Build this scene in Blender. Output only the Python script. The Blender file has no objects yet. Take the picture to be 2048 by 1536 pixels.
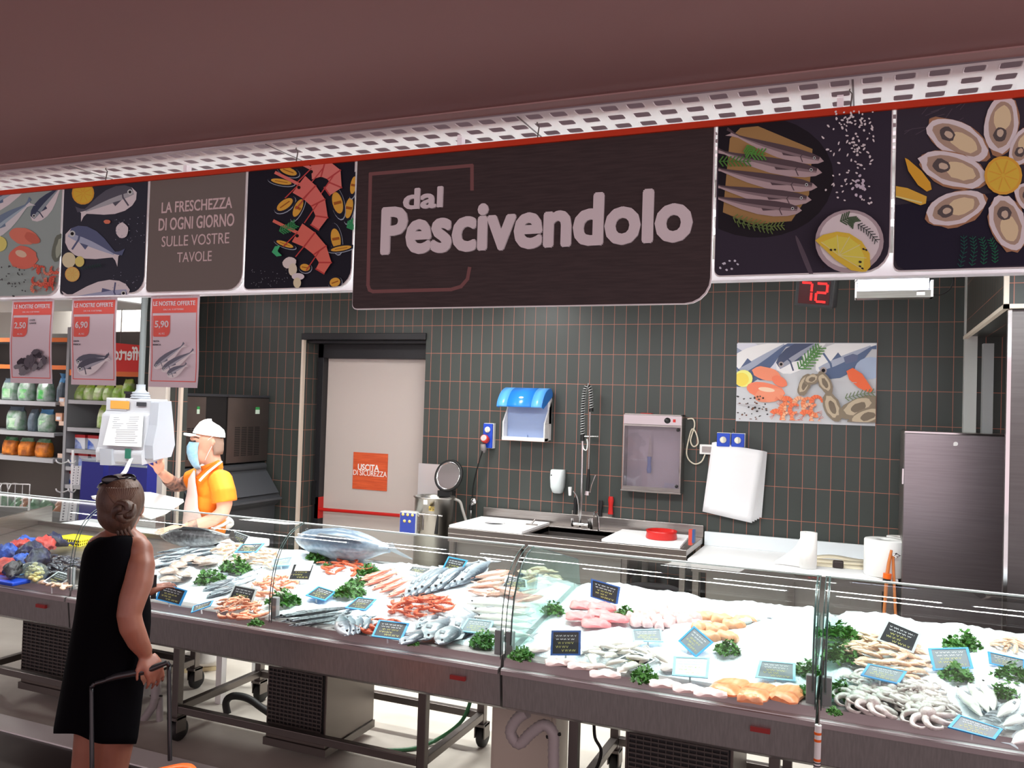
import bpy, bmesh, math, random
from math import sin, cos, pi, radians
from mathutils import Vector, Matrix, Euler
# ------------------------------------------------------------------ camera, sky, lights, exposure
scn = bpy.context.scene
COL = scn.collection
FPX, YAW, PIT, ROL, HC = 1692.8, radians(22.747), radians(1.269), radians(1.790), 1.95
_F = Vector((-sin(YAW)*cos(PIT), cos(YAW)*cos(PIT), sin(PIT)))
_r = Vector((cos(YAW), sin(YAW), 0)); _u = _r.cross(_F)
_R = _r*cos(ROL)+_u*sin(ROL); _U = -_r*sin(ROL)+_u*cos(ROL)
cam = bpy.data.cameras.new('camera'); cam.sensor_width = 36; cam.lens = FPX/2048*36
cam.clip_start = .05; cam.clip_end = 100
camo = bpy.data.objects.new('camera', cam); COL.objects.link(camo); scn.camera = camo
camo.matrix_world = Matrix(((_R.x, _U.x, -_F.x, 0), (_R.y, _U.y, -_F.y, 0), (_R.z, _U.z, -_F.z, HC), (0, 0, 0, 1)))
vs = scn.view_settings
scn.display_settings.display_device = 'sRGB'
vs.view_transform = 'Standard'; vs.look = 'None'; vs.exposure = 0.0; vs.gamma = 1.0; vs.use_curve_mapping = False
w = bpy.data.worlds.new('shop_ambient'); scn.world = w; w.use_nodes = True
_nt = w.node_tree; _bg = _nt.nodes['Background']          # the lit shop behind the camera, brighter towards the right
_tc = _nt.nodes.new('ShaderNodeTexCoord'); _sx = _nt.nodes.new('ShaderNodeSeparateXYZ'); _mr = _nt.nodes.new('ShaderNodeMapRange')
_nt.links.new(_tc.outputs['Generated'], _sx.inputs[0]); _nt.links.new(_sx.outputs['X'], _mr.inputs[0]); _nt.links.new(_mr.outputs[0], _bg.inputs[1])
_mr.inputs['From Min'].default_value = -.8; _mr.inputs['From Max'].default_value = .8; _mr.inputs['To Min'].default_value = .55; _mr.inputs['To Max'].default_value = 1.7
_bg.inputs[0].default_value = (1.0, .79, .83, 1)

def area(name, loc, size, power, col=(1, 1, 1), rot=(0, 0, 0), spread=180):
    l = bpy.data.lights.new(name, 'AREA'); l.shape = 'RECTANGLE'; l.size, l.size_y = size
    l.energy = power; l.color = col; l.spread = radians(spread)
    o = bpy.data.objects.new(name, l); COL.objects.link(o); o.location = loc; o.rotation_euler = rot
    return o
# tube battens over the counter: one area light just under each batten (the battens are built further down)
BATTENS = [(-5.15, 3.50), (-3.75, 3.50), (-2.35, 3.50), (-.95, 3.50), (.45, 3.50), (-3.05, 3.86), (-1.65, 3.86), (-.2, 3.86), (1.1, 3.86)]
for bx_, by_ in BATTENS:
    area('batten_light', (bx_, by_, 2.735), (1.15, .07), 20, (.96, 1, .98))
# ceiling downlights over the work area and the store beyond it, with an added aisle row between
for lx, ly, lp in ((-4.7, 5.5, 10), (-2.9, 5.75, 30), (-1.0, 5.4, 4)):
    area('work_area_light', (lx, ly, 2.93), (.5, .5), lp, (1, .99, .96))
for lx, lp in ((-4.1, 24), (-2.5, 26), (-.7, 15)):
    area('aisle_fill_light', (lx, 5.0, 2.95), (1.1, .12), lp, (.98, 1, .98), spread=95)  # unseen row, added to brighten the floor behind the counter and the worktable
for lx, ly in ((-8.2, 5.2), (-10.5, 5.0), (-9.4, 8.5)):
    area('store_light', (lx, ly, 3.3), (1.6, .8), 170, (1, .99, .96))

# ------------------------------------------------------------------ helpers
rnd = random.Random(7)
def ray(x, y): return _F + _R*((x-1024)/FPX) + _U*((768-y)/FPX)
def PY(x, y, Y): d = ray(x, y); q = d*(Y/d.y); return Vector((q.x, Y, q.z+HC))      # a photo point on the plane y = Y
def PZ(x, y, z): d = ray(x, y); q = d*((z-HC)/d.z); return Vector((q.x, q.y, z))
def PX(x, y, X): d = ray(x, y); q = d*(X/d.x); return Vector((X, q.y, q.z+HC))
def lin(c): c /= 255; return c/12.92 if c <= .04045 else ((c+.055)/1.055)**2.4
def S(r, g, b): return (lin(r), lin(g), lin(b), 1)

_M = {}
def mat(name, rgb, rough=.5, metal=0, rgb2=None, sc=20, bump=0, bsc=80, stretch=None, emit=0, spec=.5, coat=0, sss=0, alpha=1):
    if name in _M: return _M[name]
    m = bpy.data.materials.new(name); m.use_nodes = True; nt = m.node_tree; b = nt.nodes['Principled BSDF']
    c = S(*rgb); b.inputs['Base Color'].default_value = c
    b.inputs['Roughness'].default_value = rough; b.inputs['Metallic'].default_value = metal
    b.inputs['Specular IOR Level'].default_value = spec; b.inputs['Coat Weight'].default_value = coat
    if sss: b.inputs['Subsurface Weight'].default_value = sss; b.inputs['Subsurface Scale'].default_value = .01
    if alpha < 1: b.inputs['Alpha'].default_value = alpha
    if emit: b.inputs['Emission Color'].default_value = c; b.inputs['Emission Strength'].default_value = emit
    if rgb2 or bump:
        tc = nt.nodes.new('ShaderNodeTexCoord'); mp = nt.nodes.new('ShaderNodeMapping'); nt.links.new(tc.outputs['Object'], mp.inputs[0])
        if stretch: mp.inputs['Scale'].default_value = stretch
        if rgb2:
            n = nt.nodes.new('ShaderNodeTexNoise'); n.inputs['Scale'].default_value = sc; n.inputs['Detail'].default_value = 4
            nt.links.new(mp.outputs[0], n.inputs['Vector'])
            r = nt.nodes.new('ShaderNodeValToRGB'); r.color_ramp.elements[0].position = .35; r.color_ramp.elements[1].position = .65
            r.color_ramp.elements[0].color = c; r.color_ramp.elements[1].color = S(*rgb2)
            nt.links.new(n.outputs[0], r.inputs[0]); nt.links.new(r.outputs[0], b.inputs['Base Color'])
        if bump:
            n = nt.nodes.new('ShaderNodeTexNoise'); n.inputs['Scale'].default_value = bsc; n.inputs['Detail'].default_value = 3
            nt.links.new(mp.outputs[0], n.inputs['Vector'])
            k = nt.nodes.new('ShaderNodeBump'); k.inputs['Strength'].default_value = bump; k.inputs['Distance'].default_value = .01
            nt.links.new(n.outputs[0], k.inputs['Height']); nt.links.new(k.outputs[0], b.inputs['Normal'])
    _M[name] = m; return m

def glass(name, tint=(235, 245, 243), refl=1.0, base=0.0, haze=(230, 240, 240)):
    if name in _M: return _M[name]
    m = bpy.data.materials.new(name); m.use_nodes = True; nt = m.node_tree; N = nt.nodes; N.clear()
    out = N.new('ShaderNodeOutputMaterial'); tr = N.new('ShaderNodeBsdfTransparent'); tr.inputs[0].default_value = S(*tint)
    gl = N.new('ShaderNodeBsdfGlossy'); gl.inputs['Roughness'].default_value = .02; gl.inputs[0].default_value = (1, 1, 1, 1)
    fr = N.new('ShaderNodeFresnel'); fr.inputs[0].default_value = 1.45
    ge = N.new('ShaderNodeNewGeometry'); io = N.new('ShaderNodeMapRange'); io.inputs['To Min'].default_value = 1.45; io.inputs['To Max'].default_value = 1/1.45
    nt.links.new(ge.outputs['Backfacing'], io.inputs[0]); nt.links.new(io.outputs[0], fr.inputs[0])
    mu = N.new('ShaderNodeMath'); mu.operation = 'MULTIPLY'; mu.inputs[1].default_value = refl; mu.use_clamp = True
    mx = N.new('ShaderNodeMixShader'); nt.links.new(fr.outputs[0], mu.inputs[0]); nt.links.new(mu.outputs[0], mx.inputs[0])
    if base:
        df = N.new('ShaderNodeBsdfDiffuse'); df.inputs[0].default_value = S(*haze); m2 = N.new('ShaderNodeMixShader'); m2.inputs[0].default_value = base
        nt.links.new(tr.outputs[0], m2.inputs[1]); nt.links.new(df.outputs[0], m2.inputs[2]); nt.links.new(m2.outputs[0], mx.inputs[1])
    else: nt.links.new(tr.outputs[0], mx.inputs[1])
    nt.links.new(gl.outputs[0], mx.inputs[2]); nt.links.new(mx.outputs[0], out.inputs[0])
    _M[name] = m; return m

def tile_mat(name, axis, px, pz):
    m = bpy.data.materials.new(name); m.use_nodes = True; nt = m.node_tree; N = nt.nodes; b = N['Principled BSDF']
    tc = N.new('ShaderNodeTexCoord'); sp = N.new('ShaderNodeSeparateXYZ'); nt.links.new(tc.outputs['Object'], sp.inputs[0])
    cx = N.new('ShaderNodeCombineXYZ')
    for i, (src, ph) in enumerate(((axis, px), ('Z', pz))):
        a = N.new('ShaderNodeMath'); a.operation = 'SUBTRACT'; a.inputs[1].default_value = ph
        nt.links.new(sp.outputs[src], a.inputs[0]); nt.links.new(a.outputs[0], cx.inputs[i])
    br = N.new('ShaderNodeTexBrick'); br.offset = 0; br.squash = 1
    br.inputs['Scale'].default_value = 1; br.inputs['Brick Width'].default_value = .10084; br.inputs['Row Height'].default_value = .252
    br.inputs['Mortar Size'].default_value = .0017; br.inputs['Mortar Smooth'].default_value = .15; br.inputs['Bias'].default_value = 0
    br.inputs['Color1'].default_value = S(60, 65, 62); br.inputs['Color2'].default_value = S(67, 72, 69); br.inputs['Mortar'].default_value = S(186, 116, 94)
    nt.links.new(cx.outputs[0], br.inputs['Vector']); nt.links.new(br.outputs['Color'], b.inputs['Base Color'])
    b.inputs['Roughness'].default_value = .38; b.inputs['Specular IOR Level'].default_value = .35
    k = N.new('ShaderNodeBump'); k.inputs['Strength'].default_value = .3; k.inputs['Distance'].default_value = .002; k.invert = True
    nt.links.new(br.outputs['Fac'], k.inputs['Height']); nt.links.new(k.outputs[0], b.inputs['Normal'])
    return m

WM = {}
def tag(o, label=None, cat=None, group=None, kind=None):
    if label: o['label'] = label
    if cat: o['category'] = cat
    if group: o['group'] = group
    if kind: o['kind'] = kind
    return o
def thing(name, label, cat, loc=(0, 0, 0), group=None, rotz=0):
    o = bpy.data.objects.new(name, None); COL.objects.link(o); o.location = loc; o.rotation_euler = (0, 0, rotz); o.empty_display_size = .05
    WM[o.name] = Matrix.Translation(Vector(loc)) @ Matrix.Rotation(rotz, 4, 'Z')
    return tag(o, label, cat, group)
def attach(o, parent):
    if parent is not None:
        o.parent = parent; o.matrix_parent_inverse = WM.get(parent.name, Matrix()).inverted()
    return o

def cat_rom(P, k=6):
    P = [Vector(p) for p in P]; out = []
    for i in range(len(P)-1):
        a = P[max(i-1, 0)]; b = P[i]; c = P[i+1]; d = P[min(i+2, len(P)-1)]
        for j in range(k):
            t = j/k; out.append(.5*((2*b)+(c-a)*t+(2*a-5*b+4*c-d)*t*t+(3*b-a-3*c+d)*t**3))
    out.append(P[-1]); return out

class MB:
    def __init__(s): s.v = []; s.f = []; s.m = []; s.s = []
    def add(s, V, F, mi=0, sm=False):
        n = len(s.v); s.v += [tuple(p) for p in V]
        for f in F: s.f.append([i+n for i in f]); s.m.append(mi); s.s.append(sm)
        return s
    def box(s, a, b, mi=0, T=None):
        x0, y0, z0 = a; x1, y1, z1 = b
        V = [Vector(p) for p in ((x0, y0, z0), (x1, y0, z0), (x1, y1, z0), (x0, y1, z0), (x0, y0, z1), (x1, y0, z1), (x1, y1, z1), (x0, y1, z1))]
        if T: V = [T @ p for p in V]
        return s.add(V, [(0, 3, 2, 1), (4, 5, 6, 7), (0, 1, 5, 4), (1, 2, 6, 5), (2, 3, 7, 6), (3, 0, 4, 7)], mi)
    def prism(s, poly, d, mi=0, sm=False):            # poly: list of 3-D points, d: extrusion vector
        n = len(poly); d = Vector(d); A = [Vector(p) for p in poly]; B = [p+d for p in A]
        s.add(A+B, [list(range(n))[::-1], list(range(n, 2*n))], mi)
        return s.add(A+B, [(i, (i+1) % n, n+(i+1) % n, n+i) for i in range(n)], mi, sm)
    def tube(s, P, r, n=8, mi=0, k=0, caps=True, flat=1.0, up=None):
        P = cat_rom(P, k) if k else [Vector(p) for p in P]
        m = len(P)
        R = r if isinstance(r, (list, tuple)) else [r]*m
        if len(R) != m:
            R = [R[min(int(i/(m-1)*(len(R)-1)), len(R)-2)]*(1-((i/(m-1)*(len(R)-1)) - min(int(i/(m-1)*(len(R)-1)), len(R)-2))) + R[min(int(i/(m-1)*(len(R)-1)), len(R)-2)+1]*((i/(m-1)*(len(R)-1)) - min(int(i/(m-1)*(len(R)-1)), len(R)-2)) for i in range(m)]
        V = []; t0 = (P[1]-P[0]).normalized()
        nrm = Vector(up) if up else (Vector((0, 0, 1)) if abs(t0.z) < .9 else Vector((1, 0, 0)))
        nrm = (nrm-t0*nrm.dot(t0)).normalized()
        for i in range(m):
            t = (P[min(i+1, m-1)]-P[max(i-1, 0)])
            t = t.normalized() if t.length > 1e-9 else t0
            nrm = nrm-t*nrm.dot(t); nrm = nrm.normalized() if nrm.length > 1e-6 else t.orthogonal().normalized()
            b = t.cross(nrm)
            for j in range(n):
                a = 2*pi*j/n; V.append(P[i]+(b*cos(a)+nrm*sin(a)*flat)*R[i])
        F = [(i*n+j, i*n+(j+1) % n, (i+1)*n+(j+1) % n, (i+1)*n+j) for i in range(m-1) for j in range(n)]
        s.add(V, F, mi, True)
        if caps: s.add(V[:n], [list(range(n))[::-1]], mi); s.add(V[-n:], [list(range(n))], mi)
        return s
    def lathe(s, prof, n=24, o=(0, 0, 0), mi=0, T=None, sm=True):
        V = []; o = Vector(o)
        for r, z in prof:
            for j in range(n):
                a = 2*pi*j/n; p = Vector((r*cos(a), r*sin(a), z)); V.append((T @ p if T else p)+o)
        m = len(prof)
        s.add(V, [(i*n+j, i*n+(j+1) % n, (i+1)*n+(j+1) % n, (i+1)*n+j) for i in range(m-1) for j in range(n)], mi, sm)
        if prof[0][0] > 1e-5: s.add(V[:n], [list(range(n))[::-1]], mi)
        if prof[-1][0] > 1e-5: s.add(V[-n:], [list(range(n))], mi)
        return s
    def ell(s, c, r, T=None, nu=14, nv=8, mi=0):
        V = []; c = Vector(c)
        for i in range(nv+1):
            t = pi*i/nv
            for j in range(nu):
                a = 2*pi*j/nu; p = Vector((r[0]*sin(t)*cos(a), r[1]*sin(t)*sin(a), r[2]*cos(t))); V.append((T @ p if T else p)+c)
        return s.add(V, [(i*nu+j, (i+1)*nu+j, (i+1)*nu+(j+1) % nu, i*nu+(j+1) % nu) for i in range(nv) for j in range(nu)], mi, True)
    def grid(s, G, mi=0, sm=True):                      # G: rows of points
        r, c = len(G), len(G[0])
        return s.add([p for row in G for p in row], [(i*c+j, i*c+j+1, (i+1)*c+j+1, (i+1)*c+j) for i in range(r-1) for j in range(c-1)], mi, sm)
    def loft(s, rings, mi=0, caps=True, sm=True):
        n = len(rings[0]); m = len(rings)
        V = [p for r in rings for p in r]
        s.add(V, [(i*n+j, i*n+(j+1) % n, (i+1)*n+(j+1) % n, (i+1)*n+j) for i in range(m-1) for j in range(n)], mi, sm)
        if caps: s.add(rings[0], [list(range(n))[::-1]], mi); s.add(rings[-1], [list(range(n))], mi)
        return s
    def build(s, name, mats, parent=None, bevel=0, sub=0, solid=0, label=None, cat=None, group=None, kind=None, merge=False, skin=None):
        me = bpy.data.meshes.new(name); me.from_pydata(s.v, [], s.f)
        for m in (mats if isinstance(mats, (list, tuple)) else [mats]): me.materials.append(m)
        me.polygons.foreach_set('material_index', s.m); me.polygons.foreach_set('use_smooth', s.s)
        if merge:
            b = bmesh.new(); b.from_mesh(me); bmesh.ops.remove_doubles(b, verts=b.verts, dist=1e-5); bmesh.ops.recalc_face_normals(b, faces=b.faces); b.to_mesh(me); b.free()
        me.update()
        o = bpy.data.objects.new(name, me); COL.objects.link(o)
        if solid: q = o.modifiers.new('s', 'SOLIDIFY'); q.thickness = solid; q.offset = 0
        if bevel: q = o.modifiers.new('b', 'BEVEL'); q.width = bevel; q.segments = 2; q.limit_method = 'ANGLE'
        if sub: q = o.modifiers.new('u', 'SUBSURF'); q.levels = q.render_levels = sub
        WM[o.name] = Matrix()
        attach(o, parent)
        return tag(o, label, cat, group, kind)

def text(body, size, loc, m, parent, name='lettering', bold=0, ext=.0006, align='CENTER', rot=(pi/2, 0, 0), xs=1, space=1, M=None, fit=None):
    c = bpy.data.curves.new(name, 'FONT'); c.body = body; c.size = size; c.extrude = ext; c.align_x = align; c.space_character = space
    c.resolution_u = 3; c.materials.append(m); c.space_line = .95
    t = bpy.data.objects.new('tmp_text', c); COL.objects.link(t); bpy.context.view_layer.update()
    me = bpy.data.meshes.new_from_object(t.evaluated_get(bpy.context.evaluated_depsgraph_get())); me.name = name
    COL.objects.unlink(t); bpy.data.objects.remove(t)
    if bold:                                             # bold weight: the outline repeated around itself
        b0 = MB(); V0 = [v.co.copy() for v in me.vertices]; F0 = [tuple(q.vertices) for q in me.polygons]
        for k in range(11): d = Vector((cos(2*pi*k/10), sin(2*pi*k/10), 0))*bold*size*(0 if k == 10 else 1)+Vector((0, 0, .00004*k)); b0.add([v+d for v in V0], F0)
        me = bpy.data.meshes.new(name); me.from_pydata(b0.v, [], b0.f); me.materials.append(m)
    o = bpy.data.objects.new(name, me); COL.objects.link(o)
    if fit:                                              # fit = (width, height) of the inked area, measured from the lower left corner
        X = [v.co.x for v in me.vertices]; Yv = [v.co.y for v in me.vertices]; kx = fit[0]/(max(X)-min(X)); ky = fit[1]/(max(Yv)-min(Yv)) if fit[1] else kx; mx, my = min(X), min(Yv)
        for v in me.vertices: v.co.x = (v.co.x-mx)*kx; v.co.y = (v.co.y-my)*ky
    if M is not None: o.matrix_basis = M
    else: o.location = loc; o.rotation_euler = rot; o.scale = (xs, 1, 1)
    WM[o.name] = Matrix(); return attach(o, parent)
def children(o): return [c for c in bpy.data.objects if c.parent == o]
def dup(o, kids, loc=None, rot=None, sc=None, label=None, group=None):       # kids: [(part, [sub-parts])]
    c = o.copy(); COL.objects.link(c)
    if loc is not None: c.location = loc
    if rot is not None: c.rotation_euler = rot
    if sc is not None: c.scale = sc if isinstance(sc, (tuple, list)) else (sc, sc, sc)
    for p, subs in kids:
        q = p.copy(); COL.objects.link(q); q.parent = c
        for s_ in subs:
            t = s_.copy(); COL.objects.link(t); t.parent = q
    return tag(c, label, None, group)
def rr(x0, z0, x1, z1, r, y, n=5):                       # rounded rectangle in a plane y = const; r = radii (bl, br, tr, tl)
    P = []
    for (cx, cz, a0, q) in ((x0+r[0], z0+r[0], pi, r[0]), (x1-r[1], z0+r[1], 1.5*pi, r[1]), (x1-r[2], z1-r[2], 0, r[2]), (x0+r[3], z1-r[3], .5*pi, r[3])):
        if q < 1e-6: P.append(Vector((cx, y, cz))); continue
        for i in range(n+1): a = a0+.5*pi*i/n; P.append(Vector((cx+q*cos(a), y, cz+q*sin(a))))
    return P
# ------------------------------------------------------------------ materials shared by many things
steel = mat('brushed_steel', (176, 170, 166), .30, 1, (160, 154, 150), 6, .04, 60, (1, 1, 40))
steel_d = mat('dull_steel', (120, 114, 110), .42, 1)
apron = mat('apron_steel', (188, 186, 184), .32, .8, (174, 172, 170), 5, .02, 40, (30, 30, 1))
chrome = mat('chrome', (225, 225, 225), .1, 1)
white_pl = mat('white_plastic', (238, 238, 236), .4)
cream = mat('cream_paint', (222, 214, 204), .6)
grey_pl = mat('grey_plastic', (128, 122, 122), .45)
black_pl = mat('black_plastic', (20, 20, 22), .45)
dark_pl = mat('dark_grey_plastic', (52, 53, 58), .5)
rubber = mat('black_rubber', (14, 14, 14), .6)
red_pl = mat('red_plastic', (190, 25, 20), .35)
blue_pl = mat('blue_plastic', (25, 70, 190), .35)
orange_pl = mat('orange_plastic', (240, 105, 25), .4)
paper = mat('white_paper', (244, 243, 240), .7)
glow = mat('tube_glow', (235, 245, 255), .5, emit=9)
tileX = tile_mat('grey_wall_tile', 'X', .0666, 2.8814)
tileY = tile_mat('grey_wall_tile_side', 'Y', .02, 2.8814)
def struct(o): o['kind'] = 'structure'; return o

# ------------------------------------------------------------------ shell
m_floor = mat('floor_stone', (186, 180, 170), .35, 0, (172, 165, 155), 3, .05, 200)
struct(MB().box((-15, 3.42, -.1), (4, 13, 0)).build('floor', m_floor))
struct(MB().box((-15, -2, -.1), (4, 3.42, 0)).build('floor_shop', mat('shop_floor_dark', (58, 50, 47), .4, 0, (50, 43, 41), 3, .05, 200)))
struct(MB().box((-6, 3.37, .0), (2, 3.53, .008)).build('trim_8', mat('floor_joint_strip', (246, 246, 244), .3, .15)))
W = MB(); Y0, Y1 = 6.815, 7.3
W.box((-6.40, Y0, 0), (-5.07, Y1, 3.6)).box((-5.07, Y0, 2.50), (-3.72, Y1, 3.6)).box((-3.72, Y0, 0), (2.6, Y1, 3.6))
wb = struct(W.build('wall_back', tileX))
struct(MB().box((-5.075, Y0+.012, 0), (-5.066, 7.03, 2.50)).build('wall_reveal', tileY, wb))
xp0, xp1, xp2 = PY(300, 900, 5.5).x, PY(336, 900, 5.5).x, PY(357, 900, 5.5).x
struct(MB().box((xp1, 5.5, 0), (xp2, 5.58, 3.6)).build('wall_left', tileX))
struct(MB().box((-6.45, 6.12, 0), (-6.38, 6.815, 3.6)).build('wall_left_side', tileY))
struct(MB().box((xp0, 5.45, 0), (xp1, 5.58, 3.6)).build('pillar', cream))
struct(MB().box((.646, 4.87, 2.52), (1.9, 6.815, 3.5)).build('wall_right', tileX))
struct(MB().box((.641, 4.875, 2.52), (.6455, 6.815, 3.5)).build('wall_right_face', tileY))
tr = MB().box((.625, 4.85, 2.50), (.65, 6.78, 2.522)).box((.625, 4.85, 2.50), (1.9, 4.875, 2.522)).box((.625, 4.85, 2.522), (.648, 4.872, 3.3))
struct(tr.build('trim_1', mat('beige_trim', (232, 222, 205), .5)))
struct(MB().box((.632, 6.74, 0), (.712, 6.815, 3.4)).build('trim_2', mat('pale_metal_trim', (205, 208, 204), .45)))
struct(MB().box((.735, 6.62, 0), (.80, 6.70, 2.46)).build('trim_3', mat('grey_metal_trim', (150, 155, 154), .45)))
struct(MB().box((-5.085, 6.80, 0), (-5.062, 6.84, 2.50)).build('trim_4', mat('pale_corner_trim', (216, 200, 184), .5)))
struct(MB().box((xp2-.016, 5.49, 0), (xp2+.010, 5.52, 3.2)).build('trim_5', mat('pale_corner_trim', (216, 200, 184), .5)))
m_soffit = mat('soffit_paint', (150, 108, 105), .8)
struct(MB().box((-9, -1.0, 3.0), (5, 2.72, 3.1)).build('ceiling', m_soffit))
struct(MB().box((-9, 2.72, 2.995), (5, 2.787, 3.1)).build('trim_6', mat('soffit_edge', (178, 142, 138), .7)))
struct(MB().box((-9, 2.6, 4.2), (5, 7.3, 4.25)).build('ceiling_slab', mat('upper_ceiling', (190, 174, 180), .8)))
# perforated white ceiling sheets, each hole with a rounded raised rim
def grid_sheet():
    g = MB(); p = .0942; nx, ny = 148, 9; x0, y0 = -9.0, 2.788; z = 2.99
    for j in range(ny):
        for i in range(nx):
            X, Y = x0+i*p, y0+j*p; hx, hy, r = .028, .025, .009; cx, cy = X+p/2, Y+p/2
            inner = []
            for (sx, sy, a0) in ((1, 1, 0), (-1, 1, .5*pi), (-1, -1, pi), (1, -1, 1.5*pi)):
                for q in range(3): a = a0+q*pi/4; inner.append((cx+sx*(hx-r)+r*cos(a), cy+sy*(hy-r)+r*sin(a)))
            out = []
            for (x, y) in inner:
                dx, dy = (x-cx)/hx, (y-cy)/hy; k = max(abs(dx), abs(dy)); out.append((cx+dx/k*p/2, cy+dy/k*p/2))
            rim = [(cx+(x-cx)*1.17, cy+(y-cy)*1.19) for x, y in inner]
            V = [(x, y, z) for x, y in out]+[(x, y, z) for x, y in rim]+[(x, y, z-.0008) for x, y in [(cx+(x-cx)*1.08, cy+(y-cy)*1.09) for x, y in inner]]+[(x, y, z+.0012) for x, y in inner]
            F = []
            for L in range(3):
                for q in range(12): F.append((L*12+q, L*12+(q+1) % 12, (L+1)*12+(q+1) % 12, (L+1)*12+q))
            g.add(V, F)
            for k_, (sx, sy) in enumerate(((1, 1), (-1, 1), (-1, -1), (1, -1))):
                c = (cx+sx*p/2, cy+sy*p/2, z); ia, ib, ic = k_*3, k_*3+1, k_*3+2
                g.add([V[ia], c, V[ib], V[ic]], [(0, 1, 2), (1, 3, 2)])
    return g
struct(grid_sheet().build('ceiling_grid', mat('white_ceiling_sheet', (238, 236, 236), .6)))
struct(MB().box((-9, 3.635, 2.985), (5, 6.85, 3.0)).build('ceiling_panel', mat('white_ceiling_sheet', (238, 236, 236), .6)))
sm = MB()
for k in range(8): sm.box((-.06-1.13*k-.003, 2.81, 2.9885), (-.06-1.13*k+.003, 3.4, 2.9905))
struct(sm.build('ceiling_seam', mat('seam_shadow_gap', (120, 116, 116), .8)))
# store beyond on the left
m_store = mat('store_wall', (150, 146, 140), .7)
struct(MB().box((-15, 8.6, 0), (-6.4, 8.8, 4)).build('wall_store', m_store))
struct(MB().box((-15, 2.6, 3.5), (-6.9, 9, 3.6)).build('ceiling_store', mat('store_ceiling', (235, 235, 232), .8)))
# door
mf = mat('door_frame_black', (26, 26, 30), .4)
d = MB().box((-5.03, 7.0, 0), (-4.965, 7.16, 2.50)).box((-5.03, 7.0, 2.335), (-3.7, 7.16, 2.50)).box((-5.085, 6.79, 2.500), (-3.715, 6.86, 2.562)).box((-5.06, 6.86, 2.47), (-3.72, 7.0, 2.50))
dr = struct(d.build('door_1', mf, bevel=.004))
lf = MB().box((-4.962, 7.08, 0), (-3.70, 7.13, 2.332)).build('door_leaf', mat('door_leaf_greige', (196, 184, 178), .55), dr)
a, b = PY(636, 1018, 7.02), PY(836, 1034, 7.02)
MB().tube([a, b], .017, 10).box((a.x-.03, 7.0, a.z-.09), (a.x+.02, 7.08, a.z+.12)).box((b.x-.03, 7.0, b.z-.06), (b.x+.04, 7.08, b.z+.07)).build('panic_bar', red_pl, dr, label='red push bar')
MB().box((-3.76, 6.995, 2.37), (-3.735, 7.01, 2.385)).box((-3.76, 6.995, 2.395), (-3.735, 7.01, 2.41)).build('hinge', steel, dr)
MB().box((a.x-.06, 6.99, a.z+.05), (a.x-.02, 7.05, a.z+.28)).build('lock_case', black_pl, dr)
sg = thing('safety_exit_sign', 'orange square safety exit sign on the greige door', 'sign', PY(740, 942, 7.078))
p0, p1 = PY(705, 977, 7.076), PY(776, 908, 7.076)
m_or = mat('orange_wood_print', (222, 96, 52), .5, 0, (200, 78, 40), 6, 0, 80, (1, 1, 12))
MB().box((p0.x, 7.072, p0.z), (p1.x, 7.08, p1.z)).build('panel', m_or, sg)
cx = (p0.x+p1.x)/2
text('USCITA', .082, (cx-.02, 7.070, PY(740, 941, 7.07).z), paper, sg, bold=.022, xs=.86)
text('DI SICUREZZA', .074, (cx, 7.070, PY(740, 952, 7.07).z), paper, sg, xs=.80)

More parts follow.
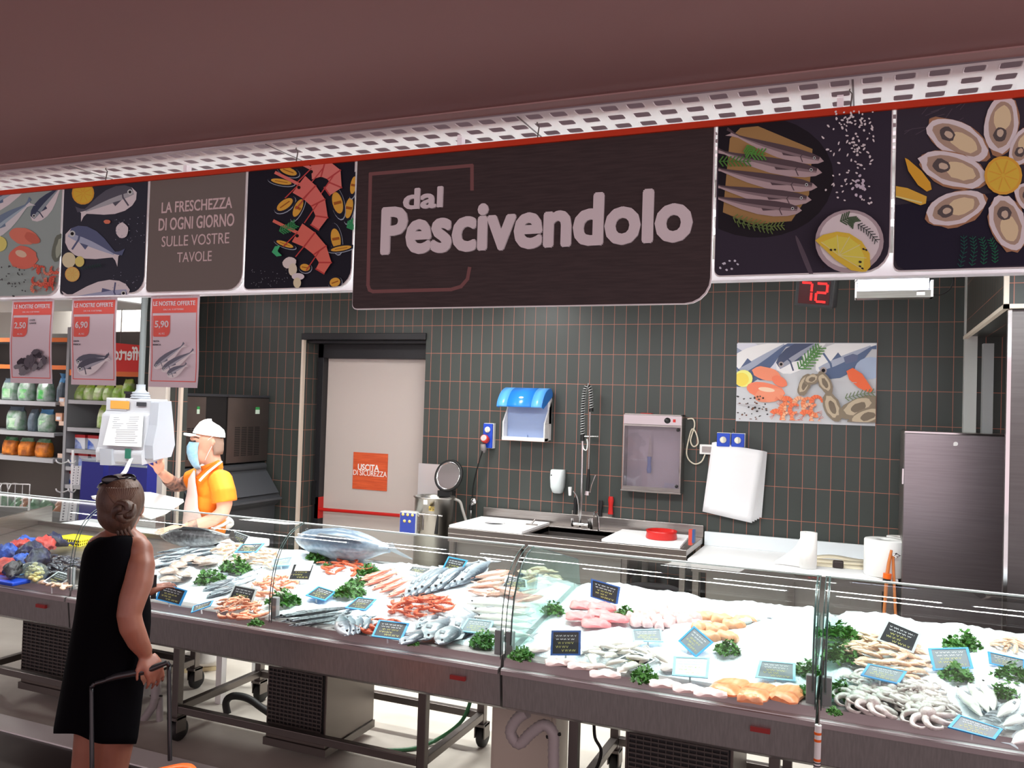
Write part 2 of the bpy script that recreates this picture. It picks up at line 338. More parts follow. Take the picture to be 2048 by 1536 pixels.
# ------------------------------------------------------------------ fish counter units
GP = [(3.262, .852), (3.257, .95), (3.262, 1.05), (3.280, 1.14), (3.315, 1.215), (3.362, 1.268), (3.42, 1.302), (3.49, 1.322)]
clear = glass('counter_glass', (240, 248, 246), 1.0)
clear_s = glass('divider_glass', (222, 240, 234), 1.1, .06)
g_edge = mat('glass_edge_green', (46, 66, 64), .2)
g_lip = mat('glass_edge_pale', (205, 214, 212), .25)
def tray_z(y): return .885+(y-3.33)*.141
def counter(label, x0, x1, seams, legs, comp, divs, clamps, first=None):
    t = thing('counter_unit', label, 'counter', ((x0+x1)/2, 3.7, 0), 'refrigerated fish counter units in one row')
    b = MB(); b.prism([(x0, 3.262, .690), (x0, 3.246, .835), (x0, 3.30, .835), (x0, 4.16, .835), (x0, 4.16, .66), (x0, 3.32, .66)], (x1-x0, 0, 0))
    b.build('front_panel', apron, t, bevel=.003)
    r = MB(); pr = [(3.225, .832), (3.225, .850), (3.228, .853), (3.256, .855), (3.259, .893), (3.265, .899), (3.325, .899), (3.325, .832)]
    r.prism([(x0+.001, y, z) for y, z in pr], (x1-x0-.002, 0, 0)); r.build('top_rail', mat('rail_steel', (170, 160, 160), .45, .7), t)
    MB().box((x0+.001, 3.229, .851), (x1-.001, 3.2555, .8565)).build('ledge_light_strip', mat('ledge_light_white', (235, 236, 236), .25), t)  # lamp light caught by the ledge, put in as a white strip
    MB().prism([(x0+.004, 3.325, .84), (x0+.004, 3.325, .876), (x0+.004, 4.19, 1.0), (x0+.004, 4.19, .84)], (x1-x0-.008, 0, 0)).build('tray', steel, t)
    MB().box((x0, 4.19, .60), (x1, 4.215, 1.025)).build('back_panel', steel, t)
    for a, c in seams:
        G = [[(x, y, z) for x in (a+.003, c-.003)] for y, z in [(p.x, p.y) for p in cat_rom([(y, z, 0) for y, z in GP], 3)]]
        gs = MB().grid(G).build('front_glass', clear, t)
        for x in (a+.004, c-.004): MB().tube([(x, y, z) for y, z in GP], .0022, 5, 0, 2).build('glass_edge', g_edge, gs)
        MB().tube([(a+.003, GP[-1][0], GP[-1][1]), (c-.003, GP[-1][0], GP[-1][1])], .0045, 6).build('glass_lip', g_lip, gs)
    for x in divs:
        pl = [(x-.004, y, z) for y, z in GP[1:]]+[(x-.004, 4.12, 1.165), (x-.004, 4.17, 1.0), (x-.004, 3.33, .88)]
        MB().prism(pl, (.008, 0, 0)).build('glass_divider', clear_s, t)
        MB().tube([(x, y, z) for y, z in GP[1:]]+[(x, 4.12, 1.165)], .0035, 6).build('divider_edge', g_edge, t)
    for x in clamps:
        k = MB().box((x-.016, 3.268, .868), (x+.016, 3.296, 1.0)); k.build('glass_clamp', mat('clamp_grey', (150, 146, 148), .4), t, bevel=.003)
    for i, lx in enumerate(legs):
        for ly in (3.70, 4.40):
            if lx is None: continue
            l = MB().box((lx-.022, ly-.022, .14), (lx+.022, ly+.022, .67)).build('leg', steel_d, t, bevel=.003)
            cs = MB(); T = Matrix.Rotation(pi/2, 4, 'Y')
            cs.lathe([(.0, -.022), (.05, -.022), (.06, -.012), (.06, .012), (.05, .022), (0, .022)], 18, (lx, ly+.02, .06), 0, T)
            cs.box((lx-.032, ly-.03, .06), (lx-.026, ly+.04, .14), 1).box((lx+.026, ly-.03, .06), (lx+.032, ly+.04, .14), 1).box((lx-.032, ly-.04, .128), (lx+.032, ly+.04, .142), 1)
            cs.build('caster', [rubber, steel_d], l)
    if len(legs) == 2:
        f = MB()
        for ly in (3.70, 4.40): f.box((legs[0]+.023, ly-.02, .165), (legs[1]-.023, ly+.02, .205))
        for lx in legs: f.box((lx-.02, 3.724, .165), (lx+.02, 4.376, .205))
        f.build('lower_frame', steel_d, t, bevel=.003)
    if comp:
        a, c, yb = comp
        k = MB().box((a, 3.80, .09), (c, yb, .66)).build('compressor_housing', mat('housing_steel', (120, 112, 106), .4, .8), t, bevel=.004)
        s = MB(); n = 15; s.box((a+.012, 3.792, .16), (c-.012, 3.801, .50), 1)
        for i in range(n):
            z = .175+i*.021; s.box((a+.018, 3.784, z), (c-.018, 3.793, z+.008), 0)
        for i in range(14):
            x = a+.018+i*(c-a-.04)/13; s.box((x, 3.785, .172), (x+.004, 3.793, .485), 0)
        s.build('grille', [mat('grille_grey', (92, 86, 82), .5, .5), black_pl], k)
        MB().box((a-.01, 3.79, .05), (c+.01, yb, .09)).build('drip_pan', steel_d, k)
    lx = x1-.19 if x1-x0 > 1 else x1-.12
    tg = MB().box((lx-.035, 3.2375, .775), (lx+.035, 3.2525, .793)).build('maker_plate', mat('red_plate', (150, 40, 38), .4), t, label='small red maker plate')
    return t
counter('leftmost steel fish counter unit holding netted mussels and clams', -5.3, -3.862, [(-5.3, -3.862)], [-5.1, -4.05], (-4.9, -4.35, 4.3), [], [-3.885])
counter('long steel fish counter unit in front of the door with two curved panes', -3.850, -1.376, [(-3.850, -2.560), (-2.556, -1.376)], [-3.52, -1.965], (-2.985, -2.60, 4.28), [], [-2.55, -1.398])
counter('steel fish counter unit with pink fillets and salmon on ice', -1.364, -.144, [(-1.364, -.144)], [-1.19, -.32], (-.98, -.50, 4.28), [-1.335, -.158], [-1.347, -.165])
counter('rightmost steel fish counter unit holding octopus and squid', -.132, 1.35, [(-.132, 1.35)], [.06, 1.2], (.3, .75, 4.2), [-.115], [-.110])
# left end wall of the first unit and its white-edged top
lw = struct(MB().prism([(-5.33, 3.30, .86), (-5.33, 3.30, 1.0), (-5.33, 4.30, 1.12), (-5.33, 4.30, .9)], (.03, 0, 0)).build('trim_7', steel))
# crushed ice beds: nobody could count the ice
m_ice = mat('crushed_ice', (240, 246, 250), .45, 0, (224, 234, 242), 60, .5, 140, spec=.5)
def ice(name, x0, x1, h, label, seed):
    r = random.Random(seed); ph = [r.uniform(0, 6) for _ in range(8)]
    nx, ny = int((x1-x0)/.02), 44; G = []
    for j in range(ny+1):
        row = []
        for i in range(nx+1):
            x = x0+(x1-x0)*i/nx; v = j/ny; y = 3.332+v*.845
            e = min(1, min(i, nx-i)/3, (ny-j)/2.5 if j > ny-3 else 1, j/2)
            z = tray_z(y)+.008+e*(h*(.25+.75*v)+.010*sin(7*x+ph[0])*sin(9*y+ph[1])+.007*sin(19*x+ph[2]+4*y)+.005*r.uniform(-1, 1))
            row.append((x, y, z))
        G.append(row)
    o = MB().grid(G).build(name, m_ice, label=label, cat='ice', kind='stuff')
    return o
ICE = {}
def ice_h(x, y):
    v = (y-3.332)/.845; h = .035 if x < -1.37 else (.055 if x < -.14 else .06)
    if x < -3.85: h = .0
    return tray_z(y)+.008+h*(.25+.75*v)
ice('crushed_ice', -3.84, -1.385, .035, 'crushed ice bed under the whole fish in the long counter', 1)
ice('crushed_ice', -1.355, -.150, .055, 'crushed ice bed under the pink fillets and salmon', 2)
ice('crushed_ice', -.125, 1.345, .06, 'crushed ice bed under the octopus and squid', 3)
# ------------------------------------------------------------------ printed pictures: flat ink shapes laid on their board
AMB = (.40, .30, .31)
def pm(rgb, k=AMB):                                     # ink colour for the tone a print shows in the shop's dim front light
    n = 'ink_%d_%d_%d' % rgb + ('' if k is AMB else '_w')
    if n in _M: return _M[n]
    m = mat(n, (0, 0, 0), .55, spec=.25); c = [min(.92, lin(v)/q) for v, q in zip(rgb, k)]
    m.node_tree.nodes['Principled BSDF'].inputs['Base Color'].default_value = (*c, 1); return m
class Print:
    def __init__(s, Y, o=(0, 0), k=1.0, amb=AMB, clip=None): s.Y = Y; s.o = o; s.k = k; s.mb = MB(); s.mats = []; s.n = 0; s.amb = amb; s.clip = clip
    def poly(s, P, c, tri=False):
        m = pm(c, s.amb)
        if m not in s.mats: s.mats.append(m)
        s.n += 1; y = s.Y-.00015*s.n
        P = [(s.o[0]+x/s.k, s.o[1]+q/s.k) for x, q in P]
        if s.clip:                                       # Sutherland-Hodgman against a convex outline (photo points)
            C = s.clip
            for i in range(len(C)):
                a, b = C[i], C[(i+1) % len(C)]; ins = lambda p: (b[0]-a[0])*(p[1]-a[1])-(b[1]-a[1])*(p[0]-a[0]) >= 0
                out = []
                for j in range(len(P)):
                    p, q = P[j-1], P[j]
                    if ins(p) != ins(q):
                        d1 = (b[0]-a[0])*(p[1]-a[1])-(b[1]-a[1])*(p[0]-a[0]); d2 = (b[0]-a[0])*(q[1]-a[1])-(b[1]-a[1])*(q[0]-a[0]); t = d1/(d1-d2)
                        out.append((p[0]+(q[0]-p[0])*t, p[1]+(q[1]-p[1])*t))
                    if ins(q): out.append(q)
                P = out
                if len(P) < 3: return s
        V = [PY(x, q, y) for x, q in P]
        nz = sum((V[i-1].x*V[i].z-V[i].x*V[i-1].z) for i in range(len(V)))
        if nz < 0: V = V[::-1]
        s.mb.add(V, [list(range(len(V)))], s.mats.index(m)); return s
    def ell(s, cx, cy, rx, ry, a, c, n=18, wob=0):
        a = radians(a); r = random.Random(int(cx*7+cy))
        P = []
        for i in range(n):
            t = 2*pi*i/n; q = 1+wob*r.uniform(-1, 1); x, y = rx*q*cos(t), ry*q*sin(t); P.append((cx+x*cos(a)-y*sin(a), cy+x*sin(a)+y*cos(a)))
        return s.poly(P, c)
    def stroke(s, P, wd, c):
        for (x0, y0), (x1, y1) in zip(P[:-1], P[1:]):
            L = math.hypot(x1-x0, y1-y0) or 1; nx, ny = -(y1-y0)/L*wd/2, (x1-x0)/L*wd/2; ex, ey = (x1-x0)/L*wd*.3, (y1-y0)/L*wd*.3
            s.poly([(x0-ex+nx, y0-ey+ny), (x1+ex+nx, y1+ey+ny), (x1+ex-nx, y1+ey-ny), (x0-ex-nx, y0-ey-ny)], c)
        return s
    def fish(s, mx, my, tx, ty, wd, back, belly, side=1, eye=True, bend=0):
        L = math.hypot(tx-mx, ty-my); ux, uy = (tx-mx)/L, (ty-my)/L; nx, ny = -uy*side, ux*side      # n points to the belly
        prof = [(0, 0), (.05, .5), (.14, .82), (.28, 1), (.45, .96), (.62, .72), (.78, .38), (.87, .2), (.93, .32), (1, .62)]
        pt = lambda t, q: (mx+ux*L*t+nx*(q*wd+bend*wd*sin(pi*t)), my+uy*L*t+ny*(q*wd+bend*wd*sin(pi*t)))
        s.poly([pt(t, -v) for t, v in prof]+[pt(.95, 0)]+[pt(t, v) for t, v in prof[::-1]], belly)
        s.poly([pt(t, -v) for t, v in prof[1:]]+[pt(t, -v*.25) for t, v in prof[1:][::-1]], back)
        mid = tuple(int((a+b)/2) for a, b in zip(back, belly))
        s.poly([pt(t, -v*.25) for t, v in prof[1:8]]+[pt(t, v*.15) for t, v in prof[1:8][::-1]], mid)
        s.stroke([pt(.2, -.7), pt(.235, 0), pt(.2, .7)], wd*.12, back)
        s.poly([pt(.27, .15), pt(.42, .1), pt(.40, .42)], back)
        if eye: x, y = pt(.1, -.2); s.ell(x, y, wd*.2, wd*.2, 0, (150, 140, 140)); s.ell(x, y, wd*.11, wd*.11, 0, (15, 12, 14))
        return s
    def lemon(s, cx, cy, r, c=(215, 130, 45)):
        s.ell(cx, cy, r, r*1.02, 0, c).ell(cx, cy, r*.86, r*.88, 0, tuple(min(255, int(v*1.12)) for v in c))
        for i in range(8): a = pi*i/4+.3; s.stroke([(cx+cos(a)*r*.12, cy+sin(a)*r*.12), (cx+cos(a)*r*.78, cy+sin(a)*r*.78)], r*.05, c)
        return s
    def herb(s, P, c, wd=3, r=random.Random(5)):
        s.stroke(P, wd*.6, c)
        for (x0, y0), (x1, y1) in zip(P[:-1], P[1:]):
            for q in range(4):
                t = q/4; x, y = x0+(x1-x0)*t, y0+(y1-y0)*t; a = math.atan2(y1-y0, x1-x0)
                for sd in (-1, 1): b = a+sd*.9; s.stroke([(x, y), (x+cos(b)*wd*5, y+sin(b)*wd*5)], wd, c)
        return s
    def shrimp(s, P, wd, c, c2):
        n = len(P); L = []; Rr = []
        for i, (x, y) in enumerate(P):
            dx, dy = P[min(i+1, n-1)][0]-P[max(i-1, 0)][0], P[min(i+1, n-1)][1]-P[max(i-1, 0)][1]; l = math.hypot(dx, dy); w_ = wd*(1-.55*i/(n-1)); L.append((x-dy/l*w_, y+dx/l*w_)); Rr.append((x+dy/l*w_, y-dx/l*w_))
        s.poly(L+Rr[::-1], c)
        for i in range(1, n): s.stroke([L[i], Rr[i]], wd*.14, c2)
        x, y = P[0]; s.stroke([(x, y), (x-wd*2.2, y-wd*1.1)], wd*.3, c); s.ell(x, y+wd*.3, wd*.16, wd*.16, 0, (15, 8, 8))
        for k in range(3): s.stroke([P[k], (P[k][0]-wd*1.3, P[k][1]+wd*(1.3+.3*k))], wd*.1, c2)
        return s
    def curl(s, cx, cy, r, a, c, c2):
        P = [(cx+r*cos(a+t), cy+r*sin(a+t)) for t in (0, .5, 1, 1.5, 2, 2.5, 3, 3.5)]; n = len(P); O = []; I = []
        for i, (x, y) in enumerate(P): w_ = .62-.40*i/(n-1); O.append((cx+(x-cx)*(1+w_*.5), cy+(y-cy)*(1+w_*.5))); I.append((cx+(x-cx)*(1-w_), cy+(y-cy)*(1-w_)))
        s.poly(O+I[::-1], c)
        for i in range(1, n-1): s.stroke([O[i], I[i]], r*.07, c2)
        for k in range(3): s.stroke([I[0], (I[0][0]+r*.9*cos(a-.9-.3*k), I[0][1]+r*.9*sin(a-.9-.3*k))], r*.06, c2)
        return s
    def mussel(s, cx, cy, l, wd, a):
        return s.ell(cx+2, cy+3, l*1.15, wd*1.35, a, (120, 116, 126)).ell(cx, cy, l*1.12, wd*1.3, a, (18, 16, 26)).ell(cx, cy, l*.85, wd*.85, a, (206, 112, 42)).stroke([(cx-l*.5*cos(radians(a)), cy-l*.5*sin(radians(a))), (cx+l*.5*cos(radians(a)), cy+l*.5*sin(radians(a)))], wd*.22, (120, 60, 20))
    def oyster(s, cx, cy, l, wd, a):
        s.ell(cx+3, cy+5, l*1.04, wd*1.06, a, (120, 80, 60), 22, .07).ell(cx, cy, l, wd, a, (178, 156, 156), 22, .06).ell(cx, cy, l*.8, wd*.74, a, (128, 100, 88), 20, .05)
        ca, sa = cos(radians(a)), sin(radians(a))
        s.ell(cx+ca*l*.2, cy+sa*l*.2, l*.45, wd*.5, a, (170, 136, 110), 16, .08).ell(cx-ca*l*.35, cy-sa*l*.35, l*.25, wd*.4, a, (64, 52, 52), 14, .1).ell(cx-ca*l*.3, cy-sa*l*.3, l*.14, wd*.2, a, (150, 124, 110), 12, .1)
        return s
    def build(s, parent, name='printed_picture'): return s.mb.build(name, s.mats, parent)

YS = 2.88
def panel(label, pts_top, z0, z1, cat='sign', X=None, rad=(.02, .075, 0, 0), face=(20, 18, 26), group='boards of the fish counter header sign', name='picture_sign', mface=None):
    xa, xb = X; t = thing(name, label, cat, ((xa+xb)/2, YS, z0), group)
    MB().prism(rr(xa, z0, xb, z1, rad, YS), (0, .012, 0)).build('board', mat('board_edge_white', (240, 238, 238), .4), t)
    e = .004
    MB().prism(rr(xa+.002, z0+e, xb-e, z1, rad, YS-.0012), (0, .0011, 0)).build('face', mface or pm(face), t)
    return t
def XT(px, py): return PY(px, py, YS).x
ZT, ZB = 2.920, 2.395
E1 = [-4.75, XT(126, 370), XT(129, 369), XT(298, 353), XT(301, 352), XT(494, 334), XT(497, 333), XT(712, 310), XT(715, 309), XT(1431, 240), XT(1436, 238), XT(1787, 204), XT(1793, 203), .95]
t1 = panel('picture board of salmon steaks and silver fish at the left end of the header', 0, ZB, ZT, X=(E1[0], E1[1]), face=(112, 112, 110))
t2 = panel('picture board of three sea breams on black with lemon slices', 0, ZB, ZT, X=(E1[2], E1[3]), face=(34, 32, 40))
t3 = panel('taupe board with the words LA FRESCHEZZA DI OGNI GIORNO', 0, ZB, ZT, X=(E1[4], E1[5]), face=(84, 70, 67), name='text_sign')
t4 = panel('picture board of red prawns and open mussels on black', 0, ZB, ZT, X=(E1[6], E1[7]), face=(16, 14, 22))
m_wood = mat('dark_wood_print', (62, 53, 53), .5, 0, (72, 61, 61), 5, 0, 80, (2, 2, 26), spec=.3)
t5 = panel('large dark wood-print board with the raised words dal Pescivendolo', 0, 2.304, ZT, X=(E1[8], E1[9]), rad=(.02, .085, 0, 0), mface=m_wood, group=None, name='main_sign')
t6 = panel('picture board of anchovies in a pan with salt and a lemon bowl', 0, ZB, ZT, X=(E1[10], E1[11]), face=(34, 26, 36))
t7 = panel('picture board of opened oysters around a lemon half', 0, ZB, ZT, X=(E1[12], E1[13]), face=(38, 30, 38))
tr_ = thing('sign_rail', 'red strip rail carrying the header boards under the perforated ceiling', 'rail', (-2, YS, 2.93))
MB().box((-4.75, YS-.014, 2.903), (.95, YS-.003, 2.925)).box((-4.75, YS-.003, 2.921), (.95, YS+.02, 2.925)).build('strip', mat('red_rail_paint', (216, 58, 16), .5), tr_)
for px, py in ((208, 345), (590, 300), (1073, 262), (1701, 200)):
    x = XT(px, py); MB().tube([(x, YS+.01, 2.925), (x+.004, YS+.015, 2.975), (x-.004, YS+.012, 2.985), (x, YS+.012, 3.0)], .0025, 5).build('suspension_wire', steel_d, tr_)
lr = thing('lamp_rail', 'white metal rail behind the header boards carrying the price posters', 'rail', (-2, 2.98, 2.40))
MB().box((-4.9, 2.955, 2.392), (1.1, 3.01, 2.468)).build('rail_body', mat('white_rail_paint', (245, 240, 244), .45), lr, bevel=.003)
for x in (-4.3, -2.9, -1.5, -.1): MB().box((x-.01, 2.965, 2.468), (x+.01, 2.995, 3.0)).build('hanger', mat('white_rail_paint', (245, 240, 244), .45), lr)
for i, (bx, by) in enumerate(BATTENS):
    tb = thing('tube_batten', 'white tube light batten above the fish counter', 'lamp', (bx, by, 2.75), 'tube light battens behind the header boards')
    MB().box((bx-.6, by-.035, 2.76), (bx+.6, by+.035, 2.81)).box((bx-.6, by-.02, 2.745), (bx-.585, by+.02, 2.765)).box((bx+.585, by-.02, 2.745), (bx+.6, by+.02, 2.765)).build('housing', white_pl, tb)
    MB().tube([(bx-.58, by, 2.752), (bx+.58, by, 2.752)], .013, 8).build('tube', glow, tb)
    MB().box((bx-.45, by-.004, 2.81), (bx-.44, by+.004, 3.0)).box((bx+.44, by-.004, 2.81), (bx+.45, by+.004, 3.0)).build('hanger', steel_d, tb)

# lettering
def fit(body, a, b, top, par, m, bold=.0, ext=.0006, Y=YS-.0018, name='lettering'):      # a, b: photo points of the left / right end on the baseline; top: photo y of the ink top above a
    A = PY(a[0], a[1], Y); B = PY(b[0], b[1], Y); T = PY(a[0], top, Y)
    return text(body, 1, (A.x, Y, A.z), m, par, name, bold, ext, 'LEFT', fit=(B.x-A.x, T.z-A.z))
inkw = mat('letter_white', (240, 236, 238), .5)
fit('dal', (807, 421), (886, 417), 379, t5, inkw, .032, .007)
fit('Pescivendolo', (762, 512), (1385, 486), 437+9-30, t5, inkw, .040, .008)
pb = Print(YS-.0014)
pb.stroke([(944, 379), (944, 331), (741, 348), (736, 570), (739, 580), (746, 583), (902, 579), (922, 573), (935, 558), (939, 536)], 7, (88, 52, 52)); pb.build(t5, 'frame_outline')
tp = mat('letter_pale', (236, 218, 216), .5)
fit('LA FRESCHEZZA', (323, 427), (464, 418), 405, t3, tp, .014); fit('DI OGNI GIORNO', (317, 462), (468, 455), 437, t3, tp, .014)
fit('SULLE VOSTRE', (323, 494), (458, 489), 473, t3, tp, .0); fit('TAVOLE', (354, 525), (423, 522), 505, t3, tp, .0)

# picture 1: salmon and silver fish (left end)
CL = lambda *p: [(x, y) for x, y in p]
p = Print(YS-.0014, (0, 320), 5.12, clip=CL((-200, 395), (126, 372), (121, 560), (112, 583), (95, 592), (-200, 600)))
p.fish(-260, 560, 420, 160, 95, (70, 76, 96), (165, 163, 162)).fish(330, 620, 640, 250, 90, (44, 46, 62), (168, 164, 160)).fish(-160, 800, 330, 420, 90, (82, 88, 104), (158, 158, 158))
p.ell(240, 780, 150, 85, 12, (165, 84, 70), 20, .05).ell(330, 800, 85, 50, 30, (150, 70, 58), 14, .06).ell(235, 1000, 150, 120, 8, (168, 76, 64), 20, .06).ell(215, 960, 60, 34, 20, (196, 130, 112))
p.ell(-10, 860, 80, 80, 0, (206, 160, 80)).ell(590, 900, 55, 150, 12, (78, 76, 68), 20, .08).ell(605, 900, 30, 110, 12, (120, 116, 104), 16, .1)
for k in range(11): p.curl(370+(k % 4)*64+rnd.uniform(-12, 12), 1130+(k//4)*95+rnd.uniform(-12, 12), 44, rnd.uniform(0, 6), ((172, 72, 58), (160, 60, 48), (184, 92, 76))[k % 3], (122, 44, 38))
for k in range(26): p.ell(rnd.uniform(0, 260), rnd.uniform(1080, 1400), rnd.uniform(6, 16), rnd.uniform(5, 10), rnd.uniform(0, 90), (50, 48, 48), 8, .2)
p.build(t1)
p = Print(YS-.0014, (0, 320), 5.12, clip=CL((130, 370), (298, 353), (293, 556), (284, 580), (266, 589), (130, 593), (122, 580)))
p.lemon(850, 340, 115, (176, 110, 38)).fish(1400, 330, 800, 555, 135, (64, 58, 66), (186, 172, 172), -1).fish(670, 760, 1240, 1000, 160, (66, 66, 88), (184, 174, 184), 1).fish(1330, 1330, 640, 1420, 130, (66, 64, 88), (178, 168, 182), 1)
p.ell(705, 1025, 70, 80, 0, (190, 160, 118)).ell(815, 1040, 48, 55, 0, (180, 140, 80)).lemon(740, 1170, 76, (170, 116, 66)).ell(1250, 720, 66, 78, 0, (172, 156, 160), 16, .06).ell(1095, 632, 34, 22, 0, (170, 84, 66), 12, .1)
for k in range(60): p.ell(rnd.uniform(1150, 1480), rnd.uniform(560, 900)+rnd.choice((0, 560)), rnd.uniform(2, 6), rnd.uniform(2, 5), 0, (110, 104, 116), 6)
p.herb([(830, 1110), (940, 1090), (1040, 1075)], (28, 48, 44), 5); p.build(t2)
p = Print(YS-.0014, (0, 300), 2.844, clip=CL((497, 332), (712, 312), (705, 545), (697, 562), (680, 572), (640, 576), (490, 580)))
for a in ((1640, 120, 60, 24, 20), (1985, 330, 26, 70, 10), (1620, 310, 62, 30, -35), (1695, 330, 26, 64, 25), (1920, 300, 34, 74, -14), (1910, 505, 32, 70, -10), (2010, 200, 20, 60, 10), (1735, 668, 34, 24, 10), (1905, 752, 36, 30, -20), (1600, 180, 70, 18, 10), (1620, 535, 60, 16, 20), (1940, 560, 70, 16, -10)): p.mussel(*a)
p.shrimp([(1770, 105), (1840, 100), (1900, 140), (1910, 200), (1860, 235)], 62, (196, 84, 78), (140, 46, 46)).shrimp([(1700, 195), (1760, 240), (1810, 300), (1830, 380), (1790, 440)], 60, (190, 76, 70), (138, 44, 42)).shrimp([(1690, 470), (1760, 510), (1820, 570), (1850, 640), (1820, 690)], 60, (192, 74, 64), (140, 42, 40))
p.ell(1645, 640, 40, 32, -20, (196, 160, 140), 14, .06).ell(1665, 680, 24, 36, 5, (190, 150, 128)).ell(1695, 720, 36, 20, 0, (204, 170, 154)).ell(1690, 755, 22, 30, 0, (196, 150, 120))
p.herb([(1590, 460), (1640, 445), (1680, 420)], (42, 96, 56), 6).herb([(1550, 580), (1580, 575)], (50, 120, 80), 7).herb([(1975, 440), (2010, 420)], (40, 104, 66), 7)
for k in range(40): p.ell(rnd.uniform(1430, 1640), rnd.uniform(680, 780), 2.5, 2, 0, (90, 84, 90), 6)
p.build(t4)
p = Print(YS-.0014, (1400, 80), 2.844, clip=CL((1437, 240), (1787, 205), (1779, 500), (1765, 528), (1735, 543), (1700, 546), (1436, 552)))
p.ell(330, 780, 430, 345, 0, (18, 13, 18), 30).ell(600, 1250, 14, 150, -22, (66, 52, 60))
p.poly([(230, 500), (330, 490), (640, 620), (620, 880), (520, 1030), (300, 1050), (130, 980), (170, 560)], (118, 84, 52))
for (mx, my, tx, ty, wd) in ((705, 690, 150, 520, 40), (695, 755, 60, 615, 46), (668, 838, 40, 715, 44), (635, 910, 40, 815, 44), (580, 970, 40, 880, 44)): p.fish(mx, my, tx, ty, wd, (62, 46, 50), (134, 108, 110), -1, True, .45)
p.herb([(110, 690), (200, 690), (290, 690)], (54, 84, 36), 7).herb([(270, 600), (290, 650), (370, 650)], (58, 96, 40), 8).herb([(190, 1010), (300, 1040), (400, 1060), (480, 1055)], (78, 84, 44), 6).herb([(210, 1035), (330, 1065), (420, 1080)], (66, 74, 40), 6)
for k in range(120):
    x = rnd.gauss(870, 70); y = rnd.uniform(400, 640) if k < 80 else rnd.uniform(640, 930); p.ell(x, y, rnd.uniform(5, 12), rnd.uniform(4, 7), rnd.uniform(0, 180), (164, 146, 156), 7, .15)
for k in range(18): p.ell(rnd.gauss(910, 22), rnd.gauss(835, 26), 10, 8, rnd.uniform(0, 180), (150, 130, 140), 7, .2)
p.ell(850, 1145, 195, 180, 0, (128, 106, 110), 28).ell(850, 1140, 172, 158, 0, (190, 170, 176), 26)
p.herb([(800, 1030), (850, 1010), (880, 1040)], (52, 60, 44), 8).herb([(900, 1050), (960, 1090), (1010, 1150)], (40, 40, 40), 5)
H = [(655, 1140), (700, 1108), (780, 1090), (850, 1100), (920, 1145), (965, 1215), (970, 1290), (940, 1322), (860, 1310), (770, 1250)]
p.poly(H, (196, 128, 42)).poly([(690, 1150), (780, 1115), (850, 1125), (905, 1165), (935, 1230), (930, 1300), (790, 1225)], (204, 142, 56))
for x, y in ((690, 1150), (780, 1110), (850, 1120), (910, 1165), (945, 1240), (925, 1305)): p.stroke([(790, 1225), (x, y)], 5, (226, 176, 96))
for k in range(9): p.ell(rnd.uniform(690, 960), rnd.uniform(1180, 1310), 8, 6, 30, (30, 22, 22), 7, .2)
for k in range(8): p.ell(rnd.uniform(100, 260), rnd.uniform(1255, 1310), 8, 6, 30, (150, 136, 150), 7, .2)
p.build(t6)
p = Print(YS-.0014, (1400, 80), 2.844, clip=CL((1794, 204), (2300, 160), (2300, 520), (1810, 540), (1796, 533), (1790, 518)))
for k in range(14): x = rnd.uniform(1130, 1500); y = rnd.uniform(330, 560); p.stroke([(x, y), (x+rnd.uniform(30, 90), y-rnd.uniform(10, 70))], 4, (58, 46, 54))
p.poly([(1110, 940), (1900, 840), (1900, 1320), (1110, 1320)], (16, 12, 26))
for a in ((1465, 565, 190, 95, 28), (1715, 480, 165, 95, -82), (1840, 600, 120, 70, -60), (1440, 735, 200, 95, 17), (1455, 955, 175, 92, -18), (1750, 1040, 165, 98, 72), (1900, 900, 120, 80, 30)): p.oyster(*a)
p.poly([(1165, 670), (1185, 680), (1260, 745), (1310, 810), (1318, 850), (1290, 862), (1240, 825), (1185, 745)], (196, 112, 34)).poly([(1110, 830), (1180, 842), (1290, 890), (1285, 930), (1255, 940), (1110, 890)], (190, 118, 44)).stroke([(1115, 890), (1260, 925)], 9, (222, 168, 96))
p.lemon(1725, 770, 108, (196, 112, 40))
for k in range(4): p.herb([(1480+k*66, 1290-k*8), (1504+k*58, 1190), (1500+k*50, 1110+k*6)], (14, 50+6*k, 46), 4.5)
p.build(t7)

